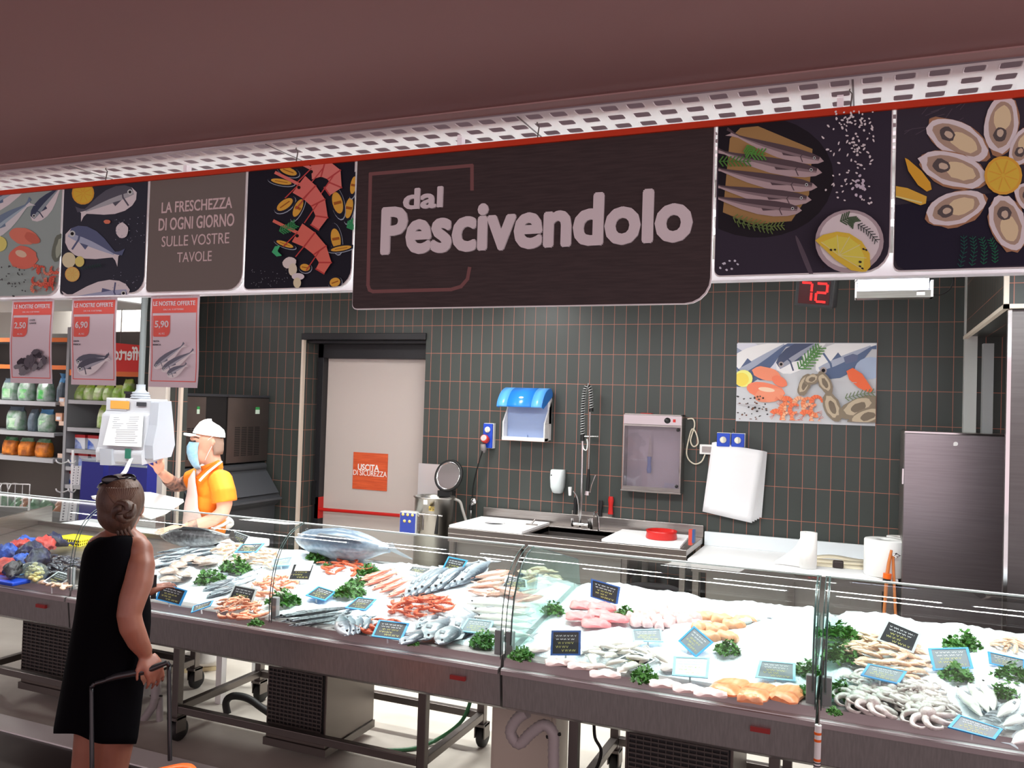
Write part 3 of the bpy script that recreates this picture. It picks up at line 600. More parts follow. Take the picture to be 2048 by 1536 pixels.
# hanging price posters (A3 sheets)
def poster(label, xa, xb, price, kind, sub, dx=0):
    Y = 2.982; t = thing('price_poster', label, 'poster', ((xa+xb)/2, Y, 1.97), 'price posters hanging from the white rail')
    z0, z1 = 1.972, 2.395; n = 14; G = []
    yo = lambda z, x: Y-.012*sin((z1-z)*9+dx)*((z1-z)/.42)
    sheet = lambda x0, x1, za, zb, e, mb, mi: mb.grid([[(x0+(x1-x0)*i/6, yo(za+(zb-za)*j/n, x0+(x1-x0)*i/6)-e, za+(zb-za)*j/n) for i in range(7)] for j in range(n+1)], mi)
    sheet(xa, xb, z0, z1, 0, MB(), 0).build('sheet', mat('poster_paper', (234, 224, 230), .6), t)
    rd = pm((176, 62, 56)); m = MB()
    sheet(xa+.012, xb-.012, 2.315, 2.382, .0012, m, 0)
    for q in ((xa+.012, xa+.016, 1.998, 2.315), (xb-.016, xb-.012, 1.998, 2.315), (xa+.012, xb-.012, 1.998, 2.002)): sheet(*q, .0012, m, 0)
    m.build('header_and_border', rd, t)
    bd = MB(); P = rr(xa+.022, 2.205, xa+.125, 2.303, (.008, .03, 0, .0), 0)
    cv = [Vector((v.x, yo(v.z, v.x)-.0026, v.z)) for v in P]; bd.add(cv, [list(range(len(cv)))]); bd.build('price_badge', rd, t)
    w_ = inkw; f = lambda s, x, z, wd, h, y, b=0, m_=w_: text(s, 1, (x, yo(z, x)-y, z), m_, t, 'lettering', b, .0003, 'LEFT', fit=(wd, h))
    f('LE NOSTRE OFFERTE', xa+.022, 2.348, xb-xa-.044, .021, .004, .022); f('DAL 5 AL 15 SETTEMBRE', xa+.085, 2.327, .12, .007, .004)
    f(price, xa+.034, 2.243, .083, .036, .0045, .02); f('AL KG', xa+.058, 2.215, .036, .009, .0045)
    dk = pm((52, 44, 50)); zz = 2.285 if sub[0] else 2.18; xx = xa+.14 if sub[0] else xa+.022
    f(sub[1], xx, zz, .038, .008, .0035, .012, dk); f(sub[2], xx, zz-.016, .048, .008, .0035, .012, dk)
    pr = Print(Y-.016); c = lambda u, v: (xa+u*(xb-xa), 1.972+v*.423)
    def P2(u, v):                                       # sheet fraction -> photo point on the sheet plane
        X, Z = c(u, v); d = Vector((X, Y, Z-HC)); k = d.dot(_F); return (1024+FPX*d.dot(_R)/k, 768-FPX*d.dot(_U)/k)
    if kind == 'mussels':
        for k in range(34):
            a = rnd.uniform(0, 6.3); rr_ = rnd.uniform(0, 1)**.5; g = k % 2
            x, y = P2((.34, .62)[g]+cos(a)*rr_*(.17, .2)[g], (.21, .28)[g]+sin(a)*rr_*(.08, .115)[g]); pr.ell(x, y, 9, 5, rnd.uniform(0, 180), rnd.choice([(44, 36, 42), (64, 54, 60), (86, 76, 80), (34, 26, 32)]), 9, .15)
    elif kind == 'bream':
        a, b = P2(.12, .24), P2(.88, .33); pr.fish(*a, *b, 14, (66, 60, 70), (176, 160, 166), 1)
        a, b = P2(.18, .15), P2(.86, .31); pr.fish(*a, *b, 16, (60, 54, 64), (182, 166, 172), 1)
    else:
        for (u, v, s_, q) in ((.12, .2, .74, .47), (.28, .17, .93, .4), (.4, .12, .8, .25)): pr.fish(*P2(u, v), *P2(s_, q), 10, (78, 72, 82), (176, 160, 166), 1)
    pr.build(t)
    for x in (xa+.05, xb-.05): MB().box((x-.008, Y-.006, 2.385), (x+.008, Y+.004, 2.412)).build('clip', white_pl, t)
poster('price poster at 2,50 with dark mussels, leftmost on the rail', -4.025, -3.725, '2,50', 'mussels', (1, 'COZZE', 'LAVATE'), .3)
poster('price poster at 6,90 with two sea breams', -3.60, -3.302, '6,90', 'bream', (0, 'ORATA', 'FRESCA'), 1.2)
poster('price poster at 5,90 with three trout', -3.092, -2.798, '5,90', 'trout', (0, 'TROTA', 'BIANCA'), 2.0)
# ------------------------------------------------------------------ back wall fittings
YW = 6.815
AMBW = (.66, .68, .70)
def wx(px, py, Y=YW): return PY(px, py, Y)
# fish picture on the wall
a, b = wx(1472, 842), wx(1754, 686)
t = thing('wall_picture', 'wide fish and shellfish picture on the grey tiles beside the hanging display', 'picture', ((a.x+b.x)/2, YW, a.z))
MB().box((a.x, YW-.014, a.z), (b.x, YW-.002, b.z)).build('board', mat('picture_board', (206, 208, 212), .4), t)
Y = YW-.0145; CLP = [(1474, 687), (1753, 687), (1751, 845), (1472, 838)]
p = Print(Y, (1060, 640), 2.695, AMBW, CLP)
p.fish(1330, 300, 960, 60, 85, (70, 84, 116), (190, 194, 206), 1).fish(1040, 330, 1420, 100, 90, (78, 92, 122), (205, 208, 216), -1).fish(1330, 270, 1640, 70, 70, (66, 74, 98), (204, 206, 214), 1).fish(1540, 270, 1880, 120, 92, (82, 98, 128), (216, 218, 224), -1).ell(1830, 260, 80, 60, -10, (150, 166, 190))
p.poly([(1690, 200), (1740, 182), (1770, 190), (1762, 220), (1700, 238)], (92, 100, 128)).herb([(1450, 262), (1500, 200), (1555, 150)], (70, 116, 66), 7).herb([(1480, 262), (1530, 200), (1570, 140)], (84, 128, 74), 7)
p.ell(1150, 315, 50, 46, 0, (226, 206, 120)).ell(1140, 320, 40, 36, 0, (222, 188, 84))
p.ell(1275, 290, 80, 36, 14, (222, 126, 100), 18, .05).ell(1345, 330, 45, 26, 30, (214, 112, 86), 14, .06).ell(1270, 380, 105, 42, 10, (216, 116, 90), 18, .05).ell(1290, 405, 80, 40, -6, (220, 130, 104), 16, .05).ell(1275, 375, 45, 12, 8, (236, 178, 156))
for k in range(15): p.curl(1340+(k % 5)*50+rnd.uniform(-14, 14), 445+(k//5)*38+rnd.uniform(-10, 10), 32, rnd.uniform(0, 6), ((222, 124, 88), (208, 104, 70), (232, 156, 124))[k % 3], (176, 84, 60))
for (cx, cy, rx, ry, an) in ((1480, 350, 32, 64, 24), (1520, 320, 46, 28, -20), (1590, 340, 34, 66, -28), (1630, 470, 46, 84, -22), (1770, 470, 110, 52, -24), (1820, 520, 110, 46, -20)): p.ell(cx, cy, rx, ry, an, (116, 106, 92), 20, .08).ell(cx-3, cy-4, rx*.72, ry*.72, an, (164, 152, 132), 18, .1).ell(cx, cy, rx*.4, ry*.45, an, (104, 94, 82), 14, .12)
p.poly([(1705, 275), (1740, 258), (1790, 290), (1850, 380), (1830, 392), (1770, 365), (1720, 320)], (206, 96, 62)).herb([(1700, 420), (1780, 400), (1860, 390)], (92, 108, 80), 5)
for k in range(40): p.ell(rnd.uniform(1115, 1290), rnd.uniform(410, 535), rnd.uniform(4, 8), rnd.uniform(3, 6), 0, rnd.choice([(44, 42, 44), (90, 60, 48), (60, 56, 56)]), 7, .2)
p.stroke([(1115, 452), (1240, 462)], 4, (150, 150, 156)).stroke([(1640, 330), (1760, 338)], 3, (170, 172, 178)); p.build(t)

# paper towel dispenser with raised blue lid
t = thing('towel_dispenser', 'white paper towel dispenser with a raised blue lid on the wall', 'dispenser', wx(1050, 880))
xa, xb = wx(1005, 850, 6.66).x, wx(1103, 850).x; zb, zt = wx(1090, 884, 6.66).z, wx(1050, 778, 6.75).z
m = MB(); Yf = 6.655
m.box((xa, Yf+.09, zb+.01), (xb, YW-.002, zt-.02)).box((xa, Yf, zb), (xa+.012, Yf+.09, zb+.15)).box((xb-.012, Yf, zb), (xb, Yf+.09, zb+.15)).box((xa, Yf-.004, zb), (xb, Yf+.1, zb+.03))
m.prism([(xb-.012, Yf, zb+.15), (xb-.012, YW-.002, zb+.15), (xb-.012, YW-.002, zt-.08)], (.012, 0, 0)).prism([(xa, Yf, zb+.15), (xa, YW-.002, zb+.15), (xa, YW-.002, zt-.08)], (.012, 0, 0))
m.build('case', white_pl, t, bevel=.004)
MB().box((xa+.014, Yf+.082, zb+.03), (xb-.014, Yf+.092, zt-.04)).box(((xa+xb)/2-.012, Yf+.06, zb+.03), ((xa+xb)/2+.012, Yf+.085, zb+.05)).build('back_plate', mat('dispenser_back', (150, 168, 205), .5), t)
prof = [(YW-.01, zt-.03), (YW-.04, zt+.005), (YW-.10, zt+.004), (Yf-.02, zt-.03), (Yf-.085, zt-.10), (Yf-.105, zt-.155)]
pc = cat_rom([(0, y, z) for y, z in prof], 3); n = len(pc)
lid = MB()
for x0, x1, mi in ((xa-.012, xa+.08, 1), (xa+.08, xb-.09, 0), (xb-.09, xb+.004, 1)): lid.grid([[(x0, v.y, v.z), (x1, v.y, v.z)] for v in pc], mi)
for x in (xa-.012, xb+.004): lid.add([(x, v.y, v.z) for v in pc]+[(x, Yf-.06, zt-.165), (x, YW-.01, zt-.06)], [list(range(n+2))], 0)
lid.build('lid', [mat('lid_blue', (40, 130, 225), .25), mat('lid_blue_pale', (88, 165, 236), .25)], t, solid=.004, label='translucent blue lid')
MB().ell(((xa+xb)/2, Yf-.068, zt-.075), (.022, .004, .010), Matrix.Rotation(radians(-35), 4, 'X')).build('badge', white_pl, t)
# electric sockets
def socket(label, px0, py0, px1, py1, group=None):
    a, b = wx(px0, py1, 6.76), wx(px1, py0, 6.76); t = thing('wall_socket', label, 'socket', a, group)
    MB().box((a.x, 6.765, a.z), (b.x, YW-.002, b.z)).build('back_box', white_pl, t, bevel=.003)
    MB().box((a.x+.003, 6.745, a.z+.003), (b.x-.003, 6.765, b.z-.003)).build('cover', blue_pl, t, bevel=.004)
    c = Vector(((a.x+b.x)/2, 6.742, b.z-.055)); k = MB(); T = Matrix.Rotation(pi/2, 4, 'X'); k.lathe([(0, .014), (.024, .012), (.026, 0)], 16, c, 0, T); k.box((c.x-.006, c.y-.024, c.z-.022), (c.x+.006, c.y-.012, c.z+.022)); k.build('switch_knob', mat('knob_cream', (235, 232, 215), .4), t)
    return t, a, b
t, a, b = socket('blue wall socket with a plug and black cable left of the dispenser', 966, 847, 987, 896)
c = Vector(((a.x+b.x)/2-.01, 6.735, a.z+.075)); T = Matrix.Rotation(radians(70), 4, 'X')
MB().lathe([(.0, .05), (.032, .05), (.036, .03), (.036, 0), (.03, -.01)], 18, c, 0, T).lathe([(0, .052), (.027, .052)], 16, c, 1, T).build('plug_collar', [mat('plug_red', (205, 60, 50), .4), white_pl], t)
MB().lathe([(0, .02), (.022, .018), (.026, -.03), (.012, -.06)], 14, c+Vector((-.01, -.03, -.055)), 0, Matrix.Rotation(radians(20), 4, 'X')).build('plug', grey_pl, t)
pts = [c+Vector((-.012, -.04, -.10)), wx(955, 935, 6.72), wx(947, 970, 6.76), wx(944, 1002, 6.78)]
tag(MB().tube(pts, .0065, 8, 0, 5).build('power_cable', rubber), 'thin black cable hanging from the blue socket to the pipe valve', 'cable')
socket('left blue switched socket above the hanging white bags', 1433, 866, 1461, 893, 'pair of blue sockets above the bags')
socket('right blue switched socket above the hanging white bags', 1462, 867, 1490, 894, 'pair of blue sockets above the bags')
# white socket strip + cabinet cable
a, b = wx(1399, 908, 6.77), wx(1432, 890, 6.77); t = thing('junction_box', 'white plug box beside the hanging bags', 'socket', a)
MB().box((a.x, 6.765, a.z), (b.x+.05, YW-.002, b.z)).build('box', white_pl, t, bevel=.004); MB().box((a.x+.02, 6.76, a.z+.015), (b.x+.0, 6.766, b.z-.015)).build('window', steel, t)
pts = [wx(q[0], q[1], 6.775) for q in ((1375, 838), (1386, 838), (1389, 852), (1381, 880), (1387, 893), (1396, 886), (1392, 866), (1384, 858), (1377, 880), (1373, 905), (1378, 920), (1390, 928), (1403, 923), (1410, 909))]
tag(MB().tube(pts, .0055, 8, 0, 4).build('cabinet_cable', mat('cream_cable', (228, 218, 196), .5)), 'looped cream cable from the knife cabinet to the plug box', 'cable')
# soap dispenser
c = wx(1114, 962, 6.76); t = thing('soap_dispenser', 'small white soap dispenser above the sink', 'dispenser', c)
sec = lambda z, w_, d: [Vector((c.x+w_*q[0], YW-.003-d*q[1], c.z+z)) for q in ((-1, 0), (-1, .55), (-.8, .9), (-.4, 1), (.4, 1), (.8, .9), (1, .55), (1, 0))]
MB().loft([sec(-.105, .03, .05), sec(-.095, .042, .075), sec(-.05, .054, .10), sec(.03, .060, .105), sec(.085, .060, .095), sec(.095, .055, .085)]).build('case', mat('soap_white', (226, 236, 236), .35), t)
MB().lathe([(0, .004), (.006, .003), (.006, 0)], 10, (c.x-.035, YW-.1, c.z+.05), 0, Matrix.Rotation(pi/2, 4, 'X')).build('lens', black_pl, t)
# knife sterilising cabinet
a, b = wx(1243, 978, 6.68), wx(1362, 830, 6.68); t = thing('knife_cabinet', 'steel framed see-through knife cabinet with two knives on the wall', 'cabinet', a)
Yf = 6.68; xa, xb, za, zb = a.x, b.x+.01, a.z, b.z
f = MB().box((xa, YW-.02, za), (xb, YW-.002, zb)).box((xa, Yf, za), (xa+.012, YW-.02, zb)).box((xb-.012, Yf, za), (xb, YW-.02, zb)).box((xa, Yf, zb-.012), (xb, YW-.02, zb)).box((xa-.006, Yf-.012, za-.012), (xb+.006, YW-.02, za)); f.build('case', steel, t, bevel=.002)
MB().box((xa+.014, YW-.034, za+.01), (xb-.014, YW-.022, zb-.09)).build('back_plate', mat('lavender_plate', (176, 168, 174), .5), t)
MB().box((xa+.004, Yf-.006, zb-.085), (xb-.004, Yf+.05, zb-.012)).build('control_panel', chrome, t)
MB().lathe([(0, .02), (.022, .018), (.024, 0)], 16, (xb-.115, Yf-.008, zb-.048), 0, Matrix.Rotation(pi/2, 4, 'X')).build('timer_knob', black_pl, t)
MB().box((xb-.07, Yf-.012, zb-.06), (xb-.05, Yf-.005, zb-.036)).build('switch', red_pl, t)
dr = MB().box((xa+.012, Yf+.006, za+.004), (xb-.012, Yf+.010, zb-.09)).build('door', glass('door_acrylic', (236, 232, 236), 1, .07, (200, 195, 200)), t)
MB().box((xa+.008, Yf-.002, za+.002), (xb-.008, Yf+.012, za+.03)).build('door_rail', steel, dr); MB().box((xa+.008, Yf-.002, zb-.1), (xb-.008, Yf+.012, zb-.088)).build('door_rail', steel, dr)
for zz in (za+.05, zb-.12): MB().lathe([(0, .012), (.013, .011), (.013, 0)], 14, (xb-.03, Yf+.006, zz), 0, Matrix.Rotation(pi/2, 4, 'X')).build('door_knob', black_pl, dr)
def knife(name, label, tip, but, wd, mh, hl=.42, up=(0, -1, 0), group=None):
    tip, but = Vector(tip), Vector(but); d = (tip-but); L = d.length; d.normalize(); n = Vector(up).normalized(); s = d.cross(n).normalized(); j = but+d*L*hl
    t = thing(name, label, 'knife', but, group)
    P = [j+s*wd, j+d*L*(1-hl)*.6+s*wd*.9, tip, j-s*wd*.7]
    MB().prism([q-n*.001 for q in P], n*.002).build('blade', steel, t)
    MB().tube([but, but+d*L*hl*.2, but+d*L*hl*.55, but+d*L*hl*.85, j], [wd*.85, wd*1.1, wd*.8, wd*.95, wd*1.05], 10, 0, 0, True, .55, up).build('handle', mh, t)
    return t
m_kb = mat('knife_blue', (70, 100, 165), .45)
knife('knife', 'knife with a blue handle hanging inside the see-through cabinet', wx(1300, 868, 6.76), wx(1298, 946, 6.76), .018, m_kb, .42)
knife('knife', 'knife with a black handle at the right side inside the cabinet', wx(1365, 868, 6.76), wx(1361, 948, 6.76), .014, black_pl, .42)
a = wx(1290, 829, 6.75); tag(MB().box((a.x-.03, 6.72, a.z), (a.x+.06, 6.78, a.z+.012)).build('red_strip', red_pl), 'flat red strip lying on top of the knife cabinet', 'strip')
# hanging stack of white carrier bags
t = thing('carrier_bags', 'thick stack of white carrier bags hanging from a wall hook', 'bags', wx(1467, 880))
m_bag = mat('white_bag', (240, 240, 242), .55, bump=.15, bsc=9)
for k in range(5):
    Yb = YW-.035-.006*k; ox, oy = (4-k)*1.6, (4-k)*1.2; C = [(1424+ox, 885-oy*.3), (1528+ox, 902+oy*.4), (1504+ox*3.0, 1046-oy*2.2), (1405+ox*.8, 1023-oy*.3)]; G = []
    for j in range(11):
        row = []
        for i in range(9):
            u, v = i/8, j/10; x = C[0][0]*(1-u)*(1-v)+C[1][0]*u*(1-v)+C[2][0]*u*v+C[3][0]*(1-u)*v; y = C[0][1]*(1-u)*(1-v)+C[1][1]*u*(1-v)+C[2][1]*u*v+C[3][1]*(1-u)*v
            q = wx(x, y, Yb); q.y -= .010*sin(pi*u)*sin(2.2*v+.4)+.004*sin(9*u+k)*(1-v); row.append(q)
        G.append(row)
    MB().grid(G).build('bag', m_bag, t, solid=.002)
h = wx(1467, 868, 6.79); MB().tube([wx(1466, 858, 6.81), wx(1467, 866, 6.77), wx(1467, 890, 6.765), wx(1469, 897, 6.75)], .003, 6, 0, 3).build('hook', steel, t)

# ------------------------------------------------------------------ sink table
t = thing('sink_table', 'long steel sink table against the back wall with splashback', 'table', (-2.1, 6.45, 0))
zt = .935; xa, xb, yf, yb = -3.075, -1.165, 6.10, 6.79; bx0, bx1, by0, by1 = -2.42, -1.66, 6.20, 6.66
m = MB().box((xa, yf, zt-.045), (bx0, yb, zt)).box((bx1, yf, zt-.045), (xb, yb, zt)).box((bx0, yf, zt-.045), (bx1, by0, zt)).box((bx0, by1, zt-.045), (bx1, yb, zt)).box((xa, 6.772, zt), (xb, 6.80, 1.03)).box((xa, yf, zt-.11), (xb, yf+.012, zt-.045))
m.build('top', steel, t, bevel=.003)
MB().box((bx0, by0-.004, .62), (bx1, by0, zt-.01)).box((bx0, by1, .62), (bx1, by1+.004, zt-.01)).box((bx0-.004, by0, .62), (bx0, by1, zt-.01)).box((bx1, by0, .62), (bx1+.004, by1, zt-.01)).box((bx0, by0, .616), (bx1, by1, .62)).build('basin', steel_d, t)
for x in (xa+.03, -2.47, -1.62, xb-.03):
    for y in (yf+.03, yb-.04): MB().box((x-.02, y-.02, 0), (x+.02, y+.02, zt-.045)).build('leg', steel, t)
MB().box((xa+.05, yf+.06, .36), (-2.50, yf+.075, zt-.06)).box((-2.44, yf+.06, .36), (-1.66, yf+.075, zt-.11)).build('skirt_panel', mat('skirt_steel', (168, 164, 160), .35, .9), t)
MB().box((xa+.03, yf+.05, .14), (xb-.03, yb-.05, .17)).build('lower_shelf', steel, t)
m_brd = mat('white_board', (240, 240, 240), .5)
hc = PZ(990, 1046, zt+.02); n = 28; L = MB(); x0, x1, y0, y1 = -3.07, -2.44, 6.11, 6.73
ring = [(hc.x+.085*cos(2*pi*i/n), hc.y+.085*sin(2*pi*i/n)) for i in range(n)]; outr = []
for (x, y) in ring:
    dx, dy = x-hc.x, y-hc.y; k = min(((x1-hc.x) if dx > 0 else (hc.x-x0))/(abs(dx)+1e-9), ((y1-hc.y) if dy > 0 else (hc.y-y0))/(abs(dy)+1e-9)); outr.append((hc.x+dx*k, hc.y+dy*k))
for z in (zt+.002, zt+.020):
    V = [(x, y, z) for x, y in ring]+[(x, y, z) for x, y in outr]; L.add(V, [(i, (i+1) % n, n+(i+1) % n, n+i) for i in range(n)])
    for cx, cy in ((x0, y0), (x1, y0), (x1, y1), (x0, y1)):
        i = min(range(n), key=lambda q: (outr[q][0]-cx)**2+(outr[q][1]-cy)**2); js = sorted(((outr[(i+s_) % n][0]-cx)**2+(outr[(i+s_) % n][1]-cy)**2, (i+s_) % n) for s_ in (-1, 1)); L.add([(*outr[i], z), (cx, cy, z), (*outr[js[0][1]], z)], [(0, 1, 2)])
L.add([(x, y, z) for z in (zt+.002, zt+.02) for x, y in ring], [(i, (i+1) % n, n+(i+1) % n, n+i) for i in range(n)])
L.box((x0, y0, zt+.002), (x1, y0+.001, zt+.02)).box((x1-.001, y0, zt+.002), (x1, y1, zt+.02)).box((x0, y0, zt+.002), (x0+.001, y1, zt+.02))
bd = L.build('waste_board', m_brd); tag(bd, 'white board with a round waste hole at the left end of the sink table', 'board')
MB().lathe([(0, -.012), (.084, -.012), (.084, .0)], n, (hc.x, hc.y, zt+.008)).build('hole', black_pl, bd)
a = PZ(1064, 1050, zt+.022); tag(MB().box((a.x-.05, a.y-.012, zt+.021), (a.x+.045, a.y+.012, zt+.03)).tube([(a.x-.01, a.y, zt+.026), (a.x+.02, a.y+.02, zt+.07)], .007, 8).build('can_opener', steel), 'small steel gadget lying on the white waste board', 'tool')
P = [PZ(1186, 1083, zt+.02), PZ(1372, 1103, zt+.02), PZ(1383, 1074, zt+.02), PZ(1234, 1059, zt+.02)]
rb = MB().prism([(-1.80, 6.112, zt+.003), (-1.215, 6.112, zt+.003), (-1.255, 6.70, zt+.003), (-1.80, 6.70, zt+.003)], (0, 0, .018)).build('cutting_board', m_brd, bevel=.003); tag(rb, 'white cutting board at the right end of the sink table', 'board')
c = PZ(1321, 1078, zt+.022); tag(MB().lathe([(0, .0), (.115, .0), (.118, .01), (.112, .045), (.118, .062), (.108, .062), (.10, .012), (0, .012)], 28, (c.x, c.y+.03, zt+.0225)).build('red_dish', red_pl), 'round red plastic dish on the right cutting board', 'dish')
# spray tap
t = thing('spray_tap', 'tall spring spray tap standing behind the sink', 'tap', (-2.05, 6.70, zt))
q = lambda x, y, Y=6.70: PY(x, y, Y)
MB().tube([q(1160, 1056), q(1163, 1000), q(1165, 880)], .009, 10).build('riser', chrome, t)
sp = [q(1165, 870), q(1165.5, 830), q(1167, 800), q(1170, 780), q(1175, 771), q(1180, 776), q(1182, 795), q(1182.5, 818)]
MB().tube(sp, .010, 8, 0, 6).build('spring_core', rubber, t)
path = cat_rom(sp, 10); hel = []; tot = len(path)
cum = [0]
for i in range(1, tot): cum.append(cum[-1]+(path[i]-path[i-1]).length)
NT = 30; st = 0
for i in range(NT*10):
    dd = cum[-1]*i/(NT*10)
    while cum[st+1] < dd: st += 1
    pos = path[st].lerp(path[st+1], (dd-cum[st])/(cum[st+1]-cum[st])); tg = (path[st+1]-path[st]).normalized(); s1 = Vector((0, 1, 0)); s2 = tg.cross(s1).normalized(); an = 2*pi*i/10
    hel.append(pos+(s1*cos(an)+s2*sin(an))*.0165)
MB().tube(hel, .0032, 5).build('spring', mat('spring_steel', (205, 208, 208), .35, .5), t)
MB().tube([q(1182.5, 816), q(1182.5, 823)], .018, 10).build('spring_cap', rubber, t); MB().tube([q(1165, 868), q(1165, 882)], .018, 10).build('spring_cap', rubber, t)
MB().tube([q(1180, 824), q(1179, 880), q(1177, 940)], .008, 8).build('hose', steel, t)
MB().tube([q(1167, 873), q(1197, 873)], .006, 8).build('wall_bracket', chrome, t)
MB().tube([q(1165, 882), q(1167, 897), q(1173, 900), q(1175, 888), q(1174, 878)], .005, 6, 0, 4).build('loop_hose', white_pl, t)
MB().tube([q(1177, 938), q(1176.5, 960), q(1175, 982)], [.010, .016, .014], 10).build('spray_handle', rubber, t); MB().tube([q(1180, 985), q(1183, 970), q(1191, 950)], .005, 6).build('trigger', chrome, t)
MB().tube([q(1175, 982), q(1174, 990)], [.02, .023], 12).build('spray_head', chrome, t)
MB().tube([q(1145, 1047), q(1178, 1050)], .012, 10).tube([q(1145, 1062), q(1145, 1036)], .013, 10).tube([q(1178, 1064), q(1178, 1038)], .013, 10).build('mixer_body', chrome, t)
t = thing('side_faucet', 'low chrome faucet with a swivel spout beside the spray tap', 'tap', PY(1196, 1062, 6.66))
MB().tube([PY(1198, 1062, 6.66), PY(1196, 1035, 6.66), PY(1190, 1024, 6.62), PY(1188, 1032, 6.58)], .009, 8, 0, 5).build('spout', chrome, t); MB().tube([PY(1183, 1062, 6.68), PY(1183, 1036, 6.68)], .016, 10).build('body', chrome, t)
t = thing('lever_faucet', 'chrome lever handle faucet left of the spray tap', 'tap', PY(1157, 1050, 6.72))
MB().tube([PY(1159, 1052, 6.72), PY(1156, 1000, 6.72), PY(1146, 982, 6.70)], .006, 8, 0, 4).build('neck', chrome, t); MB().tube([PY(1140, 991, 6.69), PY(1140, 974, 6.69)], [.012, .016], 10).build('lever_knob', white_pl, t)
knife('knife', 'black-handled knife standing upright left of the spray tap', PY(1147, 1050, 6.785), PY(1152, 995, 6.785), .016, black_pl, .6)
knife('knife', 'black curved-handled knife standing upright right of the spray tap', PY(1197, 1062, 6.785), PY(1202, 1001, 6.785), .018, black_pl, .6)
knife('knife', 'red-handled knife standing upright behind the sink', PY(1220, 1064, 6.785), PY(1222, 993, 6.785), .022, red_pl, .5)
t = thing('knife_rack', 'narrow steel knife rack on the splashback behind the sink', 'rack', PY(1190, 1050, 6.79))
a, b = PY(1143, 1049, 6.80), PY(1226, 1042, 6.80); MB().box((a.x, 6.801, .99), (b.x, 6.81, 1.06)).build('rack_body', steel, t)
t = thing('scraper', 'red and blue scraper standing at the right end of the sink table', 'tool', PY(1384, 1095, 6.25))
a, b = PY(1381, 1097, 6.25), PY(1385, 1058, 6.25); MB().box((a.x-.008, 6.2, zt+.022), (a.x+.018, 6.25, b.z)).build('grip', mat('scraper_red', (188, 66, 52), .5), t); MB().box((a.x+.018, 6.2, zt+.04), (a.x+.034, 6.25, b.z)).build('blade', mat('scraper_blue', (50, 80, 130), .5), t)

# ------------------------------------------------------------------ white plastic worktable
t = thing('white_table', 'white plastic-topped worktable right of the sink', 'table', (-.5, 6.45, 0))
zt2 = .878
MB().box((-1.155, 6.09, zt2-.032), (.215, 6.79, zt2)).build('top', m_brd, t, bevel=.006)
MB().box((-1.155, 6.765, zt2), (.215, 6.795, .985)).build('splashback', mat('splash_white', (222, 228, 232), .5), t, bevel=.004)
for x in (-1.10, -.45, .17):
    for y in (6.14, 6.72): MB().box((x-.022, y-.022, 0), (x+.022, y+.022, zt2-.034)).build('leg', steel, t)
MB().box((-1.13, 6.11, zt2-.09), (.19, 6.13, zt2-.034)).build('apron_rail', steel, t)
MB().box((-1.03, 6.17, .18), (.12, 6.185, .80)).build('front_panel', mat('skirt_steel', (168, 164, 160), .35, .9), t)
c = PZ(1616, 1136, zt2+.001)
t = thing('paper_roll', 'narrow white paper roll with a loose trailing sheet on the white table', 'paper roll', c)
MB().lathe([(.02, .002), (.056, .002), (.056, .245), (.02, .245), (.02, .2)], 28, (c.x, c.y, c.z)).build('roll', paper, t)
G = []
for j in range(7):
    u = j/6; G.append([Vector((c.x-.05-.17*u, c.y-.02+.03*u+.02*sin(3*u), c.z+.004+(.21-.19*u**.6)*v)) for v in (0, .5, 1)])
MB().grid(G).build('loose_sheet', paper, t, solid=.002)
c = PZ(1768, 1150, zt2+.001)
t = thing('paper_roll', 'large white paper roll standing at the right end of the table', 'paper roll', c)
MB().lathe([(.028, .0), (.125, .0), (.128, .006), (.128, .232), (.124, .238), (.028, .238), (.028, .18)], 36, (c.x, c.y, c.z)).build('roll', mat('roll_paper', (232, 234, 232), .75), t)
tag(MB().lathe([(.025, .0), (.09, .0), (.09, .232), (.025, .232), (.025, .18)], 30, (c.x+.105, c.y+.235, c.z)).build('paper_roll', paper), 'second white paper roll half hidden behind the large roll', 'paper roll')
c = PZ(1722, 1120, zt2+.001); m = MB()
r_ = random.Random(3)
for k in range(9): m.ell((c.x+r_.uniform(-.035, .05), c.y+.12+r_.uniform(-.03, .03), c.z+.035+r_.uniform(0, .07)), (r_.uniform(.02, .04), .03, r_.uniform(.02, .035)), Euler((r_.uniform(0, 3), r_.uniform(0, 3), 0)).to_matrix().to_4x4(), 8, 5)
tag(m.build('crumpled_bag', mat('pale_blue_bag', (120, 170, 225), .4, 0, (190, 214, 238), 40)), 'crumpled light blue plastic bag behind the large paper roll', 'bag')
for k in range(3):
    a, b = PZ(1632, 1124+4*k, zt2+.002), PZ(1730, 1130+5*k, zt2+.002); G = []
    for j in range(9): u = j/8; x = a.x+(b.x-a.x)*u; y = a.y+(b.y-a.y)*u; z = zt2+.004+.011*(2-k)+(.010*sin(5*u+k) if k == 0 else 0); G.append([Vector((x, y+.005+.10*v, z+.006*v)) for v in (0, .5, 1)])
    tag(MB().grid(G).build('board_sheet', mat('cream_board', (232, 222, 196), .6), solid=.006), ['topmost wavy cream sheet between the two paper rolls', 'middle cream sheet of the stack between the two paper rolls', 'lowest cream sheet of the stack between the two paper rolls'][k], 'sheet', 'cream sheets between the paper rolls')
c = PZ(1676, 1136, zt2+.001); tag(MB().box((c.x-.035, c.y-.02, zt2+.001), (c.x+.035, c.y+.03, zt2+.05)).build('black_block', mat('dark_brown_rubber', (46, 34, 32), .6), bevel=.008), 'small dark block lying on the white table between the rolls', 'block')
t = thing('long_tongs', 'long orange-handled tongs leaning against the white table edge', 'tongs', PY(1785, 1240, 6.02))
